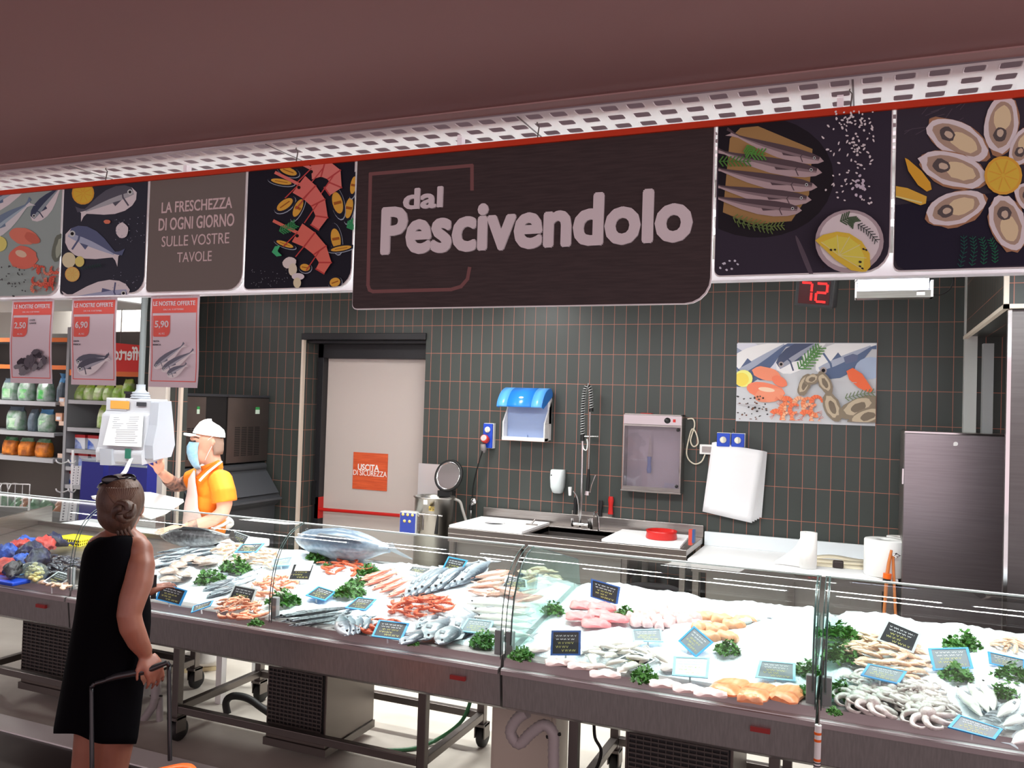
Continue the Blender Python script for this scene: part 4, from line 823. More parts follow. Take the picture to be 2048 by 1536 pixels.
MB().tube([PY(1783, 1100, 6.06), PY(1778, 1125, 6.05), PY(1774, 1152, 6.04), PY(1768, 1230, 6.02)], [.008, .011, .012, .010], 8).build('arm', mat('orange_wood', (200, 116, 56), .5), t)
MB().tube([PY(1786, 1112, 6.07), PY(1788, 1160, 6.05), PY(1792, 1250, 6.02)], .009, 8).build('arm', mat('orange_wood', (200, 116, 56), .5), t)
MB().tube([PY(1775, 1147, 6.035), PY(1774, 1157, 6.035)], .026, 12).build('sleeve', orange_pl, t); MB().tube([PY(1774, 1157, 6.035), PY(1773, 1163, 6.035)], .024, 12).build('sleeve_end', black_pl, t)
MB().tube([PY(1786, 1111, 6.065), PY(1793, 1107, 6.065), PY(1800, 1111, 6.065), PY(1793, 1115, 6.065), PY(1786, 1111, 6.065)], .006, 6).build('ring', chrome, t)
# ------------------------------------------------------------------ fridge and steel clad column
t = thing('fridge', 'tall brushed steel refrigerator at the right end of the back wall', 'refrigerator', (.54, 6.4, 0))
MB().box((.232, 6.125, .12), (.88, 6.78, 1.842)).build('body', steel, t, bevel=.006)
m_fr = mat('fridge_steel', (166, 158, 162), .33, 1, (158, 150, 154), 4, .015, 60, (1, 1, 30))
dr = MB().box((.234, 6.09, .14), (.84, 6.124, 1.835)).build('door', m_fr, t, bevel=.006)
MB().box((.236, 6.094, 1.835), (.878, 6.13, 1.846)).build('top_edge', chrome, t)
MB().box((.224, 6.09, 1.50), (.234, 6.13, 1.60)).build('hinge', chrome, dr)
c = PY(1911, 888, 6.089); m = MB().prism(rr(c.x-.012, c.z-.012, c.x+.014, c.z+.014, (.003, .012, .012, .012), 6.0895), (0, -.002, 0)); m.build('sticker', white_pl, dr)
for x in (.28, .84):
    for y in (6.18, 6.72): MB().tube([(x, y, 0), (x, y, .12)], .022, 10).build('foot', black_pl, t)
t = thing('cold_room_panel', 'tall steel-clad cold room wall at the right edge under the tile bulkhead', 'panel', (1.2, 5.1, 0))
MB().box((.652, 4.90, 0), (1.9, 4.95, 2.499)).build('cladding', mat('cold_room_steel', (104, 100, 100), .42, 1, (98, 94, 94), 3, .015, 60, (1, 1, 30)), t)
MB().box((.650, 4.893, 0), (.668, 4.90, 2.499)).build('corner_edge', chrome, t)
# ------------------------------------------------------------------ mussel cleaner (drum, lid, control box)
t = thing('mussel_cleaner', 'steel drum mussel cleaning machine with its round lid open beside the door', 'machine', (-3.37, 6.42, 0))
c = Vector((-3.375, 6.42, 0)); R_ = .165
MB().lathe([(0, .35), (R_, .35), (R_, 1.118), (R_+.012, 1.128), (R_+.012, 1.136), (R_-.008, 1.136), (R_-.012, 1.06), (R_-.014, .80), (0, .80)], 36, c).build('drum', mat('drum_steel', (182, 178, 172), .3, 1), t)
for a_ in (.6, 2.5, 4.4): MB().tube([c+Vector((cos(a_)*.13, sin(a_)*.13, 0)), c+Vector((cos(a_)*.13, sin(a_)*.13, .36))], .022, 10).build('leg', steel_d, t)
lc = PY(898, 952, 6.60); Tl = Matrix.Rotation(radians(72), 4, 'X') @ Matrix.Rotation(radians(0), 4, 'Y')
Tl = Matrix.Rotation(radians(-8), 4, 'Z') @ Matrix.Rotation(radians(74), 4, 'X')
MB().lathe([(.122, -.012), (.136, -.015), (.146, .0), (.140, .018), (.122, .018), (.118, .0)], 40, lc, 0, Tl).build('lid_rim', rubber, t)
MB().lathe([(.112, .012), (.122, .019), (.124, .012), (.116, .004)], 40, lc, 0, Tl).build('lid_seal', chrome, t)
MB().lathe([(0, -.035), (.05, -.03), (.09, -.014), (.116, .006)], 36, lc, 0, Tl).build('lid_bowl', mat('lid_bowl_steel', (150, 160, 160), .12, 1), t)
MB().box((c.x-.04, c.y+.13, 1.12), (c.x+.10, c.y+.2, 1.17)).build('lid_hinge', rubber, t)
a, b = PY(835, 991, 6.74), PY(878, 929, 6.74); MB().box((a.x, 6.74, a.z), (b.x+.08, 6.75, b.z)).build('splash_plate', mat('scuffed_steel', (214, 214, 216), .35, .6), t)
a, b = PY(798, 1064, 6.22), PY(833, 1025, 6.22)
k = MB().box((a.x, 6.22, a.z-.02), (b.x, 6.30, b.z)).build('control_box', mat('box_grey', (176, 178, 176), .5), t, bevel=.008)
MB().box((a.x+.008, 6.216, a.z+.0), (b.x-.008, 6.2202, b.z-.012)).build('keypad', mat('keypad_blue', (48, 66, 150), .45), k)
for i, (u, v) in enumerate(((.22, .86), (.5, .86), (.78, .86), (.32, .55), (.62, .55))): MB().lathe([(0, .004), (.013, .003), (.013, 0)], 12, (a.x+(b.x-a.x)*u, 6.2162, a.z+(b.z-a.z)*v), 0, Matrix.Rotation(pi/2, 4, 'X')).build('button', mat('button_yellow', (226, 200, 120), .5), k)
q = lambda x, y, Y=6.22: PY(x, y, Y)
MB().box((q(844, 0).x, 6.235, q(844, 1064).z), (q(872, 0).x, 6.30, q(844, 1032).z)).build('outlet_chute', steel, t, bevel=.006)
MB().tube([q(838, 1028), q(884, 1032)], .007, 8).tube([q(846, 1060), q(846, 1030)], .006, 8).build('clamp_bar', chrome, t); MB().tube([q(876, 1030), q(872, 1068)], [.008, .016], 8).build('lever', rubber, t)
MB().box((q(853, 0, 6.235).x, 6.2315, q(853, 1048, 6.235).z), (q(866, 0, 6.235).x, 6.236, q(853, 1042, 6.235).z)).build('badge', white_pl, t)
a = PY(848, 1000, 6.26); MB().box((a.x, 6.252, a.z-.035), (a.x+.035, 6.262, a.z+.01)).build('sticker', white_pl, t)
a = PY(858, 1012, 6.25); MB().box((a.x, 6.246, a.z-.04), (a.x+.05, 6.254, a.z)).build('warning_label', mat('label_ochre', (186, 160, 80), .6, 0, (70, 60, 40), 60), t)
t = thing('water_hose', 'grey flexible water hose bending down behind the machine', 'hose', PY(935, 1040, 6.62))
MB().tube([PY(909, 998, 6.58), PY(920, 1004, 6.62), PY(925, 1020, 6.64), PY(932, 1042, 6.66), PY(940, 1070, 6.66)], .013, 10, 0, 5).build('hose', mat('hose_grey', (176, 172, 166), .5), t)
t = thing('pipe_valve', 'chrome wall valve with pipe left of the sink table', 'valve', PY(942, 1010, 6.74))
MB().tube([PY(940, 1070, 6.74), PY(942, 1012, 6.74)], .010, 10).tube([PY(942, 1012, 6.74), PY(946, 1003, 6.80)], .012, 10).build('pipe', chrome, t)
MB().lathe([(0, .02), (.03, .016), (.034, 0), (0, -.004)], 16, PY(947, 1003, 6.77), 0, Matrix.Rotation(pi/2, 4, 'X')).build('wheel', chrome, t); MB().tube([PY(941, 1020, 6.74), PY(942, 1010, 6.74)], .018, 10).build('collar', rubber, t)

# ------------------------------------------------------------------ ice machines on their bins
m_ice1 = mat('ice_machine_steel', (112, 104, 100), .34, .9, (122, 112, 108), 3)
m_bin = mat('bin_grey', (62, 64, 68), .5)
def ice_machine(label, xa, xb, Yf, za, zb, side):
    t = thing('ice_machine', label, 'ice machine', (0, 0, 0), 'pair of ice machines')
    MB().box((xa, Yf+.012, za), (xb+(side or 0), Yf+.62, zb-.012)).build('body', black_pl, t, bevel=.004)
    MB().box((xa, Yf, za+.008), (xb, Yf+.012, zb-.03)).build('front_panel', m_ice1, t)
    MB().box((xa-.005, Yf-.006, zb-.022), (xb+.006+(side or 0), Yf+.63, zb)).build('top_cover', dark_pl, t)
    g = MB(); w_ = xb-xa
    for c_ in range(4):
        for r_ in range(17): x = xa+w_*(.18+.16*c_); z = za+.07+.0165*r_; g.box((x, Yf-.002, z), (x+w_*.12, Yf+.002, z+.008))
    g.build('vent', black_pl, t)
    MB().box((xa+w_*.66, Yf-.003, zb-.18), (xa+w_*.76, Yf+.001, zb-.14)).build('label_sticker', mat('sticker_mint', (210, 232, 214), .5), t)
    MB().box((xa+w_*.66, Yf-.0032, zb-.14), (xa+w_*.76, Yf+.001, zb-.115)).build('label_sticker', mat('sticker_green', (60, 150, 80), .5), t)
    return t
XI = -5.45; zt_, zb_ = 1.945, 1.298                      # the machines stand in the corner and face right (+X)
def turn(t, y0):                                        # built facing -Y from x = 0, then turned to face +X with its left end at y0
    t.location = (XI, y0, 0); t.rotation_euler = (0, 0, pi/2)
def YP(px, z=790): return PX(px, z, XI).y
y0, y1, y2, y3 = YP(358), YP(413), YP(457), min(YP(539), 6.80)
turn(ice_machine('left dark steel ice machine behind the man in the cap', 0, y1-y0, 0, zb_, zt_, y2-y1-.004), y0)
turn(ice_machine('right dark steel ice machine near the door corner', 0, y3-y2, 0, zb_, zt_, 0), y2)
def ice_bin(label, w_, y0):
    t = thing('ice_bin', label, 'ice bin', (0, 0, 0), 'pair of ice storage bins'); xa, xb = 0, w_
    pr = [(.78, .02), (.78, zb_-.01), (.03, zb_-.01), (-.02, zb_-.03), (-.02, zb_-.08), (-.19, .98), (-.22, .955), (-.18, .91), (-.14, .88), (-.14, .02)]
    MB().prism([(xa, y, z) for y, z in pr], (xb-xa, 0, 0)).build('shell', m_bin, t, bevel=.006)
    n_ = Vector((0, -.83, .55)); P = [(xa+.02, -.035, zb_-.10), (xb-.02, -.035, zb_-.10), (xb-.02, -.185, 1.0), (xa+.02, -.185, 1.0)]
    MB().prism([Vector(q)+n_*.004 for q in P], n_*.012).build('lid', mat('bin_lid', (72, 75, 80), .45), t, bevel=.004)
    MB().tube([(xa+.01, 0, zb_-.045), (xb-.01, 0, zb_-.045)], .035, 12).build('lid_hinge', m_bin, t)
    MB().box((xa+.01, -.23, .945), (xb-.01, -.19, .965)).build('lip', mat('bin_lid', (72, 75, 80), .45), t)
    turn(t, y0)
ice_bin('left black ice bin hidden behind the man', y1-y0+.12, y0)
ice_bin('right black ice bin with a sloping lid beside the man', y3-y1-.16, y1+.13)

# ------------------------------------------------------------------ hanging number display and insect lamp
Yd = 5.0; a, b = PY(1600, 614, Yd), PY(1664, 562, Yd)
t = thing('queue_display', 'black hanging queue number display showing a red 72', 'display', ((a.x+b.x)/2, Yd, a.z))
cx, cz = (a.x+b.x)/2, (a.z+b.z)/2+.012; Td = Matrix.Translation((cx, Yd, cz)) @ Matrix.Rotation(radians(-14), 4, 'Z') @ Matrix.Rotation(radians(10), 4, 'X') @ Matrix.Rotation(radians(7), 4, 'Y')
MB().box((-.105, -.03, -.085), (.105, .06, .085), 0, Td).build('case', black_pl, t, bevel=.006)
MB().box((-.085, -.033, -.066), (.085, -.029, .066), 0, Td).build('screen', mat('display_screen', (60, 8, 10), .2), t)
seg = mat('display_red', (255, 20, 18), .4, emit=2.2); sgm = MB()
def digit(ox, on):
    H, Wd, th = .05, .058, .011
    S_ = {'a': (0, H, Wd, 0), 'g': (0, 0, Wd, 0), 'd': (0, -H, Wd, 0)}
    for k_, z in (('a', H), ('g', 0), ('d', -H)):
        if k_ in on: sgm.box((ox+.004, -.036, z-th/2), (ox+Wd-.004, -.033, z+th/2), 0, Td)
    for k_, x, z0 in (('f', 0, 0), ('b', Wd, 0), ('e', 0, -H), ('c', Wd, -H)):
        if k_ in on: sgm.box((ox+x-th/2, -.036, z0+.004), (ox+x+th/2, -.033, z0+H-.004), 0, Td)
digit(-.072, 'abc'); digit(.012, 'abged'); sgm.build('digits', seg, t)
MB().tube([Td @ Vector((-.04, .02, .085)), Vector((cx-.04, Yd+.02, 2.985))], .006, 6).tube([Td @ Vector((.04, .02, .085)), Vector((cx+.04, Yd+.02, 2.985))], .006, 6).build('hanger', steel_d, t)
a, b = PY(1711, 598, Yd), PY(1866, 562, Yd)
t = thing('insect_lamp', 'hanging insect-catching lamp with two white tubes', 'lamp', ((a.x+b.x)/2, Yd, a.z))
MB().prism([(a.x, Yd-.03, a.z), (a.x, Yd-.05, a.z+.035), (a.x, Yd+.02, a.z+.045), (a.x, Yd+.04, b.z), (a.x, Yd+.055, b.z), (a.x, Yd+.055, a.z)], (b.x-a.x, 0, 0)).build('body', steel, t)
for dz, dy in ((.062, -.022), (.092, -.005)): MB().tube([(a.x+.01, Yd+dy, a.z+dz), (b.x-.02, Yd+dy, a.z+dz)], .0125, 10).build('tube', mat('insect_tube', (226, 236, 255), .4, emit=5), t)
MB().box((a.x-.004, Yd-.05, a.z), (a.x+.006, Yd+.055, b.z)).build('end_cap', white_pl, t); MB().box((b.x-.012, Yd-.05, a.z), (b.x, Yd+.055, b.z)).build('end_cap', white_pl, t)
MB().box((b.x-.08, Yd-.0525, a.z+.008), (b.x-.04, Yd-.045, a.z+.026)).build('rating_label', white_pl, t)
for x in (a.x+.003, b.x-.03): MB().tube([(x, Yd, b.z-.01), (x, Yd, 2.99)], .003, 6).lathe([(.006, -.002), (.010, 0), (.006, .002)], 12, (x, Yd-.01, b.z+.008), 0, Matrix.Rotation(pi/2, 4, 'X')).build('hook', chrome, t)
pts = [Vector((b.x, Yd+.01, a.z+.02)), PY(1880, 590, Yd+.05), PY(1898, 580, Yd+.1), PY(1907, 560, Yd+.2), PY(1903, 540, Yd+.2)]
MB().tube(pts, .004, 6, 0, 5).build('cable', rubber, t)
# ------------------------------------------------------------------ shop shelves behind the counter on the left
YH = 6.62
def hp(px, py, Y=YH): return PY(px, py, Y)
m_shelf = mat('shelf_grey', (150, 152, 156), .45); m_shback = mat('shelf_back', (104, 100, 94), .6); m_strip = mat('price_strip_grey', (176, 178, 182), .4); m_ostrip = mat('price_strip_orange', (236, 120, 40), .45)
xu0, xu1, xu2 = hp(-110, 850).x, hp(133, 850).x, hp(318, 850).x
t = thing('shelf_unit', 'grey shelf unit with bagged goods left of the scale', 'shelf', ((xu0+xu1)/2, 7, 0), 'shop shelf units behind the counter')
MB().box((xu0, 7.16, 0), (xu1, 7.19, 2.6)).build('back_panel', m_shback, t)
for x in (xu0, xu1): MB().box((x-.02, YH-.02, 0), (x+.02, 7.16, 2.62)).build('upright', m_shelf, t)
SH1 = [hp(50, y).z for y in (802, 863, 914)]; UP1 = [hp(50, y).z for y in (676, 730)]
for z in SH1+UP1:
    q = MB().box((xu0+.02, YH, z-.03), (xu1-.17 if z in SH1 else xu1-.02, 7.16, z)).build('shelf_board', m_shelf, t)
    MB().box((xu0+.02, YH-.012, z-.045), (xu1-.17 if z in SH1 else xu1-.02, YH, z+.002)).build('price_strip', m_strip if z in SH1 else m_ostrip, q)
for y in (804, 843, 908):
    z = hp(116, y).z; q = MB().box((xu1-.165, YH+.05, z-.025), (xu1-.02, 7.16, z)).build('shelf_board', m_shelf, t)
    MB().box((xu1-.165, YH+.04, z-.045), (xu1-.02, YH+.05, z+.002)).build('price_strip', mat('price_strip_peach', (226, 196, 176), .5), q)
MB().box((xu0+.02, YH+.1, 0), (xu1-.02, 7.16, .5)).build('plinth', m_shback, t)
t = thing('shelf_unit', 'grey shelf unit with detergent boxes behind the scale', 'shelf', ((xu1+xu2)/2, 7, 0), 'shop shelf units behind the counter')
MB().box((xu1+.022, 7.16, 0), (xu2, 7.19, 2.62)).build('back_panel', m_shback, t)
MB().box((xu2-.02, YH-.02, 0), (xu2+.02, 7.16, 2.62)).build('upright', m_shelf, t)
SH2 = [hp(200, y).z for y in (802, 858, 902, 938, 975)]
for z in SH2:
    q = MB().box((xu1+.022, YH, z-.025), (xu2-.02, 7.16, z)).build('shelf_board', m_shelf, t); MB().box((xu1+.022, YH-.012, z-.04), (xu2-.02, YH, z+.002)).build('price_strip', m_strip, q)
z = hp(260, 744).z; q = MB().box((xu1+.022, YH, z-.03), (xu2-.02, 7.16, z)).build('shelf_board', m_shelf, t); MB().box((xu1+.022, YH-.012, z-.05), (xu2-.02, YH, z+.015)).build('price_strip', m_ostrip, q)
# bags and boxes on the shelves
def pouch(name, label, px, z, w_, h, mats, group, cat='bag', Y=YH+.06, tie=False, split=None):
    x = hp(px, 850, Y).x; rg = random.Random(int(px*13+z*100)); rings = []; N = 16; sq = lambda v: math.copysign(abs(v)**.45, v)
    for i, (f, d, wk) in enumerate(((0, .75, .93), (.05, 1, 1), (.3, 1.05, 1.0), (.55, .95, 1.0), (.8, .6, .97), (.93, .2, .94), (1, .05, .98))):
        rings.append([Vector((x+w_/2*wk*sq(cos(2*pi*j/N)), Y+.07+.06*d*sq(sin(2*pi*j/N))+.006*rg.uniform(-1, 1), z+.002+h*f+.006*rg.uniform(-1, 1)*(f > 0))) for j in range(N)])
    m = MB(); m.loft(rings[:5], 0); m.loft(rings[4:], 1, False)
    if tie: m.tube([(x, Y+.07, z+h), (x+.005, Y+.07, z+h+.05)], [.02, .045], 8, 1)
    o = m.build(name, mats, None); tag(o, label, cat, group)
    a = MB(); a.grid([[Vector((x+w_*(-.3+.6*u), Y+.012-.008*sin(pi*u), z+h*(.12+.4*v))) for u in (0, .25, .5, .75, 1)] for v in (0, .5, 1)])
    a.build('label_panel', mats[2], o)
    return o
gw = mat('clear_bag', (186, 200, 196), .25, 0, (120, 160, 130), 14); gd = mat('bag_slate', (112, 128, 140), .3, 0, (80, 96, 108), 10); gg = mat('bag_green', (72, 190, 84), .4, 0, (206, 226, 206), 9)
lime = mat('bag_lime', (176, 216, 70), .4, 0, (226, 236, 150), 10); limew = mat('bag_lime_white', (228, 238, 200), .4, 0, (150, 204, 60), 12)
org = mat('bag_orange', (236, 140, 40), .4, 0, (150, 80, 30), 12); dgreen = mat('bag_dark_green', (28, 120, 60), .35, 0, (160, 200, 170), 12)
G1 = 'bagged goods on the left shelves'
for px, l in ((8, 'pale green bag at the left end of the second poster row shelf'), (40, 'pale green bag in the middle of the upper left shelf'), (78, 'pale green bag at the right of the upper left shelf')): pouch('goods_bag', {8: 'leftmost clear green-edged bag on the upper left shelf', 40: 'middle clear green-edged bag on the upper left shelf', 78: 'rightmost clear green-edged bag on the upper left shelf'}[px], px, SH1[0], .20, .25, (gw, gd, gg), G1)
pouch('goods_bag', 'tall blue-grey bag with a tied neck beside the shelf upright', 112, SH1[0], .08, .27, (gd, mat('bag_blue', (90, 150, 200), .3), gd), G1, tie=True)
pouch('goods_bag', 'wide clear bag at the left of the middle left shelf', 22, SH1[1], .24, .27, (gw, gd, gg), G1); pouch('goods_bag', 'dark slate bag between two clear bags on the middle left shelf', 58, SH1[1], .10, .25, (gd, gd, gd), G1); pouch('goods_bag', 'clear bag with blue top at the right of the middle left shelf', 83, SH1[1], .19, .25, (gw, mat('bag_blue', (90, 150, 200), .3), gg), G1)
for px, l in ((14, 'left orange and green bag on the lowest left shelf'), (46, 'middle orange and green bag on the lowest left shelf'), (80, 'right orange and green bag on the lowest left shelf')): pouch('goods_bag', l, px, SH1[2], .195, .20, (org, dgreen, org), G1)
for i, px in enumerate((150, 168, 188, 207, 226, 245)): pouch('snack_bag', ['first lime green bag beside the upright on the upper right shelf', 'second lime green bag from the upright on the upper right shelf', 'third lime green bag from the upright on the upper right shelf', 'fourth lime green bag from the upright on the upper right shelf', 'fifth lime green bag from the upright on the upper right shelf', 'last lime green bag beside the scale pole on the upper right shelf'][i], px, SH2[0], .118, .17 if i < 5 else .24, (limew, lime, limew), 'lime green bags on the upper right shelf')
pouch('snack_bag', 'single lime and white bag standing alone on a shelf', 199, SH2[1], .125, .25, (limew, lime, limew), None)
red_b = mat('box_red', (206, 40, 44), .4); blue_b = mat('box_blue', (40, 90, 200), .4, 0, (200, 216, 240), 9); wht_b = mat('box_white', (226, 232, 240), .4)
def dbox(px, z, w_, h, label, k, Y=YH+.05):
    x = hp(px, 880, Y).x; o = MB().box((x-w_/2, Y, z+.002), (x+w_/2, Y+.18, z+h)).build('detergent_box', wht_b); tag(o, label, 'box', 'red and blue detergent boxes on the right shelves')
    MB().box((x-w_/2-.001, Y-.002, z+h*.80), (x+w_/2+.001, Y+.182, z+h+.001)).build('red_band', red_b, o); MB().prism([(x-w_/2+.004, Y-.001, z+.006), (x+w_/2*.5, Y-.001, z+.006), (x+w_/2*.1, Y-.001, z+h*.4), (x-w_/2+.004, Y-.001, z+h*.74)], (0, -.002, 0)).build('blue_print', blue_b, o)
for k, px in enumerate((160, 186, 212)): dbox(px, SH2[2], .15, .155, ['left red-topped box on the upper detergent row', 'middle red-topped box on the upper detergent row', 'right red-topped box on the upper detergent row behind the scale'][k], k)
for k, px in enumerate((143, 168, 193, 213)): dbox(px, SH2[3], .14, .15, ['red-topped box touching the upright on the middle detergent row', 'second red-topped box on the middle detergent row', 'third red-topped box on the middle detergent row', 'fourth red-topped box on the middle detergent row by the scale'][k], k)
for k, px in enumerate((142, 166, 205)): dbox(px, SH2[4], .13, .14, ['red-topped box touching the upright on the lowest detergent row', 'second red-topped box on the lowest detergent row', 'third red-topped box on the lowest detergent row above the navy stand'][k], k)
for k, (px, py) in enumerate(((116, 843), (121, 806))):
    x = hp(px, 830, YH+.06); z = hp(116, py).z; o = MB().box((x.x-.05, YH+.07, z+.001), (x.x+.05, YH+.2, z+.09-.03*k)).build('small_carton', mat('carton_peach', (214, 160, 130), .5)); tag(o, ['small peach carton on the narrow middle shelf by the upright', 'small peach carton on the narrow upper shelf by the upright'][k], 'box'); MB().box((x.x-.035, YH+.068, z+.015), (x.x+.03, YH+.0705, z+.05)).build('label_panel', wht_b, o)
# red promotion sign seen from behind
a, b = PY(229, 743, 6.4), PY(298, 686, 6.4)
t = thing('promo_sign', 'red promotion sign with mirrored white lettering behind the scale pole', 'sign', ((a.x+b.x)/2, 6.4, a.z))
MB().prism([(a.x, 6.4, a.z), (b.x, 6.4, a.z), (b.x, 6.4, b.z-.03), (a.x, 6.4, b.z)], (0, .01, 0)).build('board', mat('promo_red', (214, 40, 30), .5), t)
text('Offerto', .19, (b.x-.01, 6.398, a.z+.12), paper, t, 'lettering', .02, .001, 'LEFT', xs=-.8)
for x in (a.x+.06, b.x-.06): MB().box((x-.004, 6.404, b.z-.02), (x+.004, 6.409, 3.5)).build('hanger', steel_d, t)
# white ceiling surface of the next aisle, its brightness put in as glow
t = thing('white_bulkhead', 'large white ceiling bulkhead over the shelves, made to glow', 'lamp', (-9.5, 6.2, 2.72))
pa, pb = PY(-60, 622, 6.5), PY(312, 668, 5.9)
MB().box((-9.3, 5.30, 2.78), (-6.46, 6.5, 3.4)).build('housing', white_pl, t, bevel=.01)
MB().box((-9.25, 5.294, 2.80), (-6.5, 5.30, 3.38)).build('front_glow', mat('bulkhead_glow', (255, 255, 255), .5, emit=3.5), t); MB().box((-6.46, 5.34, 2.80), (-6.454, 6.45, 3.38)).build('side_glow', mat('bulkhead_glow', (255, 255, 255), .5, emit=3.5), t)
for x in (-8.6, -6.7): MB().box((x-.01, 6.2, 3.4), (x+.01, 6.22, 3.5)).build('hanger', steel_d, t)
# chilled produce case and wire basket at the far left
t = thing('produce_case', 'low chilled case of bagged greens at the far left edge', 'display case', (-7.2, 5.6, 0))
m_case = mat('case_grey', (120, 122, 120), .5)
MB().box((-8.2, 5.35, 0), (-6.25, 5.40, .86)).box((-8.2, 5.95, 0), (-6.25, 6.0, .86)).box((-6.30, 5.40, 0), (-6.25, 5.95, .86)).box((-8.2, 5.40, 0), (-8.15, 5.95, .86)).box((-8.15, 5.40, .60), (-6.30, 5.95, .64)).build('case', m_case, t)
rg = random.Random(11)
for k in range(22):
    x, y = -7.9+(k % 11)*.15+rg.uniform(-.03, .03), 5.52+(k//11)*.24; mm = [mat('greens_bag', (60, 120, 80), .3, 0, (170, 200, 180), 12), mat('leaf_bag', (40, 90, 60), .35, 0, (120, 170, 130), 10), mat('brown_bag', (170, 106, 70), .4, 0, (130, 80, 50), 9)][k % 3]
    o = MB().ell((0, 0, 0), (.075, .06, .13), Euler((rg.uniform(-.3, .3), rg.uniform(-.4, .4), rg.uniform(0, 3))).to_matrix().to_4x4(), 12, 7, 0).build('greens_bag', mm); o.location = (x, y, .775); WM[o.name] = Matrix.Translation(o.location)
    tag(o, ['bag of dark greens in the far left chilled case', 'bag of leafy greens with pale glints in the far left chilled case', 'brown-orange bag in the far left chilled case'][k % 3], 'bag', ['dark green bags in the chilled case', 'leafy bags in the chilled case', 'brown bags in the chilled case'][k % 3])
t = thing('wire_basket', 'white wire basket and hooks standing at the far left edge', 'basket', PY(25, 1010, 5.2)); wr = mat('white_wire', (245, 245, 245), .35)
B = lambda px, py, Y: PY(px, py, Y)
m = MB(); R4 = [B(-40, 966, 5.3), B(60, 969, 5.3), B(60, 992, 5.15), B(-40, 988, 5.15)]; R5 = [p_-Vector((0, 0, .10)) for p_ in R4]
for Q in (R4, R5): m.tube(Q+[Q[0]], .006, 6)
for i in range(4): m.tube([R4[i], R5[i]], .005, 6)
for i in range(1, 7):
    u = i/7; m.tube([R4[0].lerp(R4[1], u), R5[0].lerp(R5[1], u), R5[3].lerp(R5[2], u), R4[3].lerp(R4[2], u)], .0035, 5)
m.build('wire_frame', wr, t); MB().tube([R5[0], R5[0]-Vector((0, 0, R5[0].z))], .01, 6).tube([R5[1], R5[1]-Vector((0, 0, R5[1].z))], .01, 6).build('stand', wr, t)
mb = MB()
for k in range(5): u = k/5; q = R4[0].lerp(R4[1], .1+.18*k); mb.tube([q, q+Vector((-.01, -.08, .01)), q+Vector((.06, -.16, -.03)), q+Vector((.09, -.2, .03))], .005, 6, 0, 3)
mb.build('hook', wr, t)
t = thing('wire_rack', 'white wire hook rack holding strips of price slips beside the navy stand', 'rack', PY(145, 1040, 5.25)); m = MB()
for py in (924, 982):
    for dx in (0, 22): m.tube([B(138+dx*.6, py-2, 5.42), B(124+dx, py+3, 5.25), B(114+dx*1.1, py, 5.18), B(112+dx*1.1, py-5, 5.17)], .006, 6, 0, 3)
m.tube([B(141, 1050, 5.44), B(146, 900, 5.44)], .012, 8); m.build('wire_frame', wr, t)
def slips(label, px0, py0, px1, py1, lean, Y):
    t = thing('slip_pad', label, 'pad', B(px0, py1, Y), 'pads of white price slips on the wire rack')
    for k in range(2):
        u0, u1 = px0+(px1-px0)*k/2, px0+(px1-px0)*(k+.9)/2; P = [B(u0-lean, py1, Y), B(u1-lean, py1, Y), B(u1, py0, Y), B(u0, py0, Y)]; MB().prism(P, (0, .02, 0)).build('pad', mat('slip_white', (230, 232, 234), .6), t)
        q = MB()
        for r_ in range(7): f0, f1 = (r_+.2)/7, (r_+.7)/7; l0 = P[3].lerp(P[0], f0); l1 = P[3].lerp(P[0], f1); r0 = P[2].lerp(P[1], f0); e = Vector((0, -.001, 0)); q.add([l0.lerp(r0, .3)+e, l0.lerp(r0, .55)+e, l1.lerp(P[2].lerp(P[1], f1), .55)+e, l1.lerp(P[2].lerp(P[1], f1), .3)+e], [(0, 1, 2, 3)])
        q.build('print_lines', mat('slip_grey', (120, 124, 130), .6), t)
slips('upper pad of white price slips on the wire rack', 146, 932, 163, 970, 4, 5.22); slips('lower pad of white price slips on the wire rack', 124, 1003, 156, 1042, 5, 5.2)
# navy stands
m_navy = mat('navy_panel', (34, 40, 128), .4)
def navy(label, P, Y, d):
    t = thing('navy_stand', label, 'stand', B(P[0][0], 1050, Y), 'navy blue stands behind the scale'); Q = [B(x, y, Y) for x, y in P]; Q[0].z = Q[1].z = .02
    MB().prism(Q, (0, d, 0)).build('panel', m_navy, t, bevel=.006); a, b = Q[3], Q[2]; MB().box((a.x, Y-.004, a.z), (b.x, Y+d, a.z+.018)).build('cap_strip', mat('navy_cap', (150, 160, 170), .5), t)
navy('narrow navy blue stand left of the scale', [(152, 1046), (203, 1046), (207, 922), (164, 922)], 5.05, .28)
navy('wide navy blue panel under the scale', [(214, 1040), (292, 1040), (295, 922), (217, 930)], 4.98, .10)

# ------------------------------------------------------------------ cutting bench, hanging scale, paper
t = thing('cutting_bench', 'white plastic cutting bench behind the left end of the counter', 'bench', (-4.5, 4.5, 0))
zc = .985; xa = PY(86, 1050, 4.26).x; xb = PY(458, 1088, 4.26).x
MB().box((xa, 4.24, zc-.05), (xb, 4.66, zc)).build('top', m_brd, t, bevel=.008)
for x in (xa+.04, xb-.04):
    for y in (4.28, 4.62): MB().box((x-.022, y-.022, 0), (x+.022, y+.022, zc-.05)).build('leg', white_pl, t)
MB().box((xa+.06, 4.6, .2), (xb-.06, 4.62, zc-.06)).build('back_sheet', steel, t)
YS_ = 4.42; A = lambda px, py, Y=YS_: PY(px, py, Y)
t = thing('hanging_scale', 'white hanging scale and label printer with a paper notice taped on its front', 'scale', A(265, 930))
xl, xr = A(213, 800).x, A(312, 800).x; ztp = A(260, 797).z; m_sc = mat('scale_white', (188, 190, 195), .4)
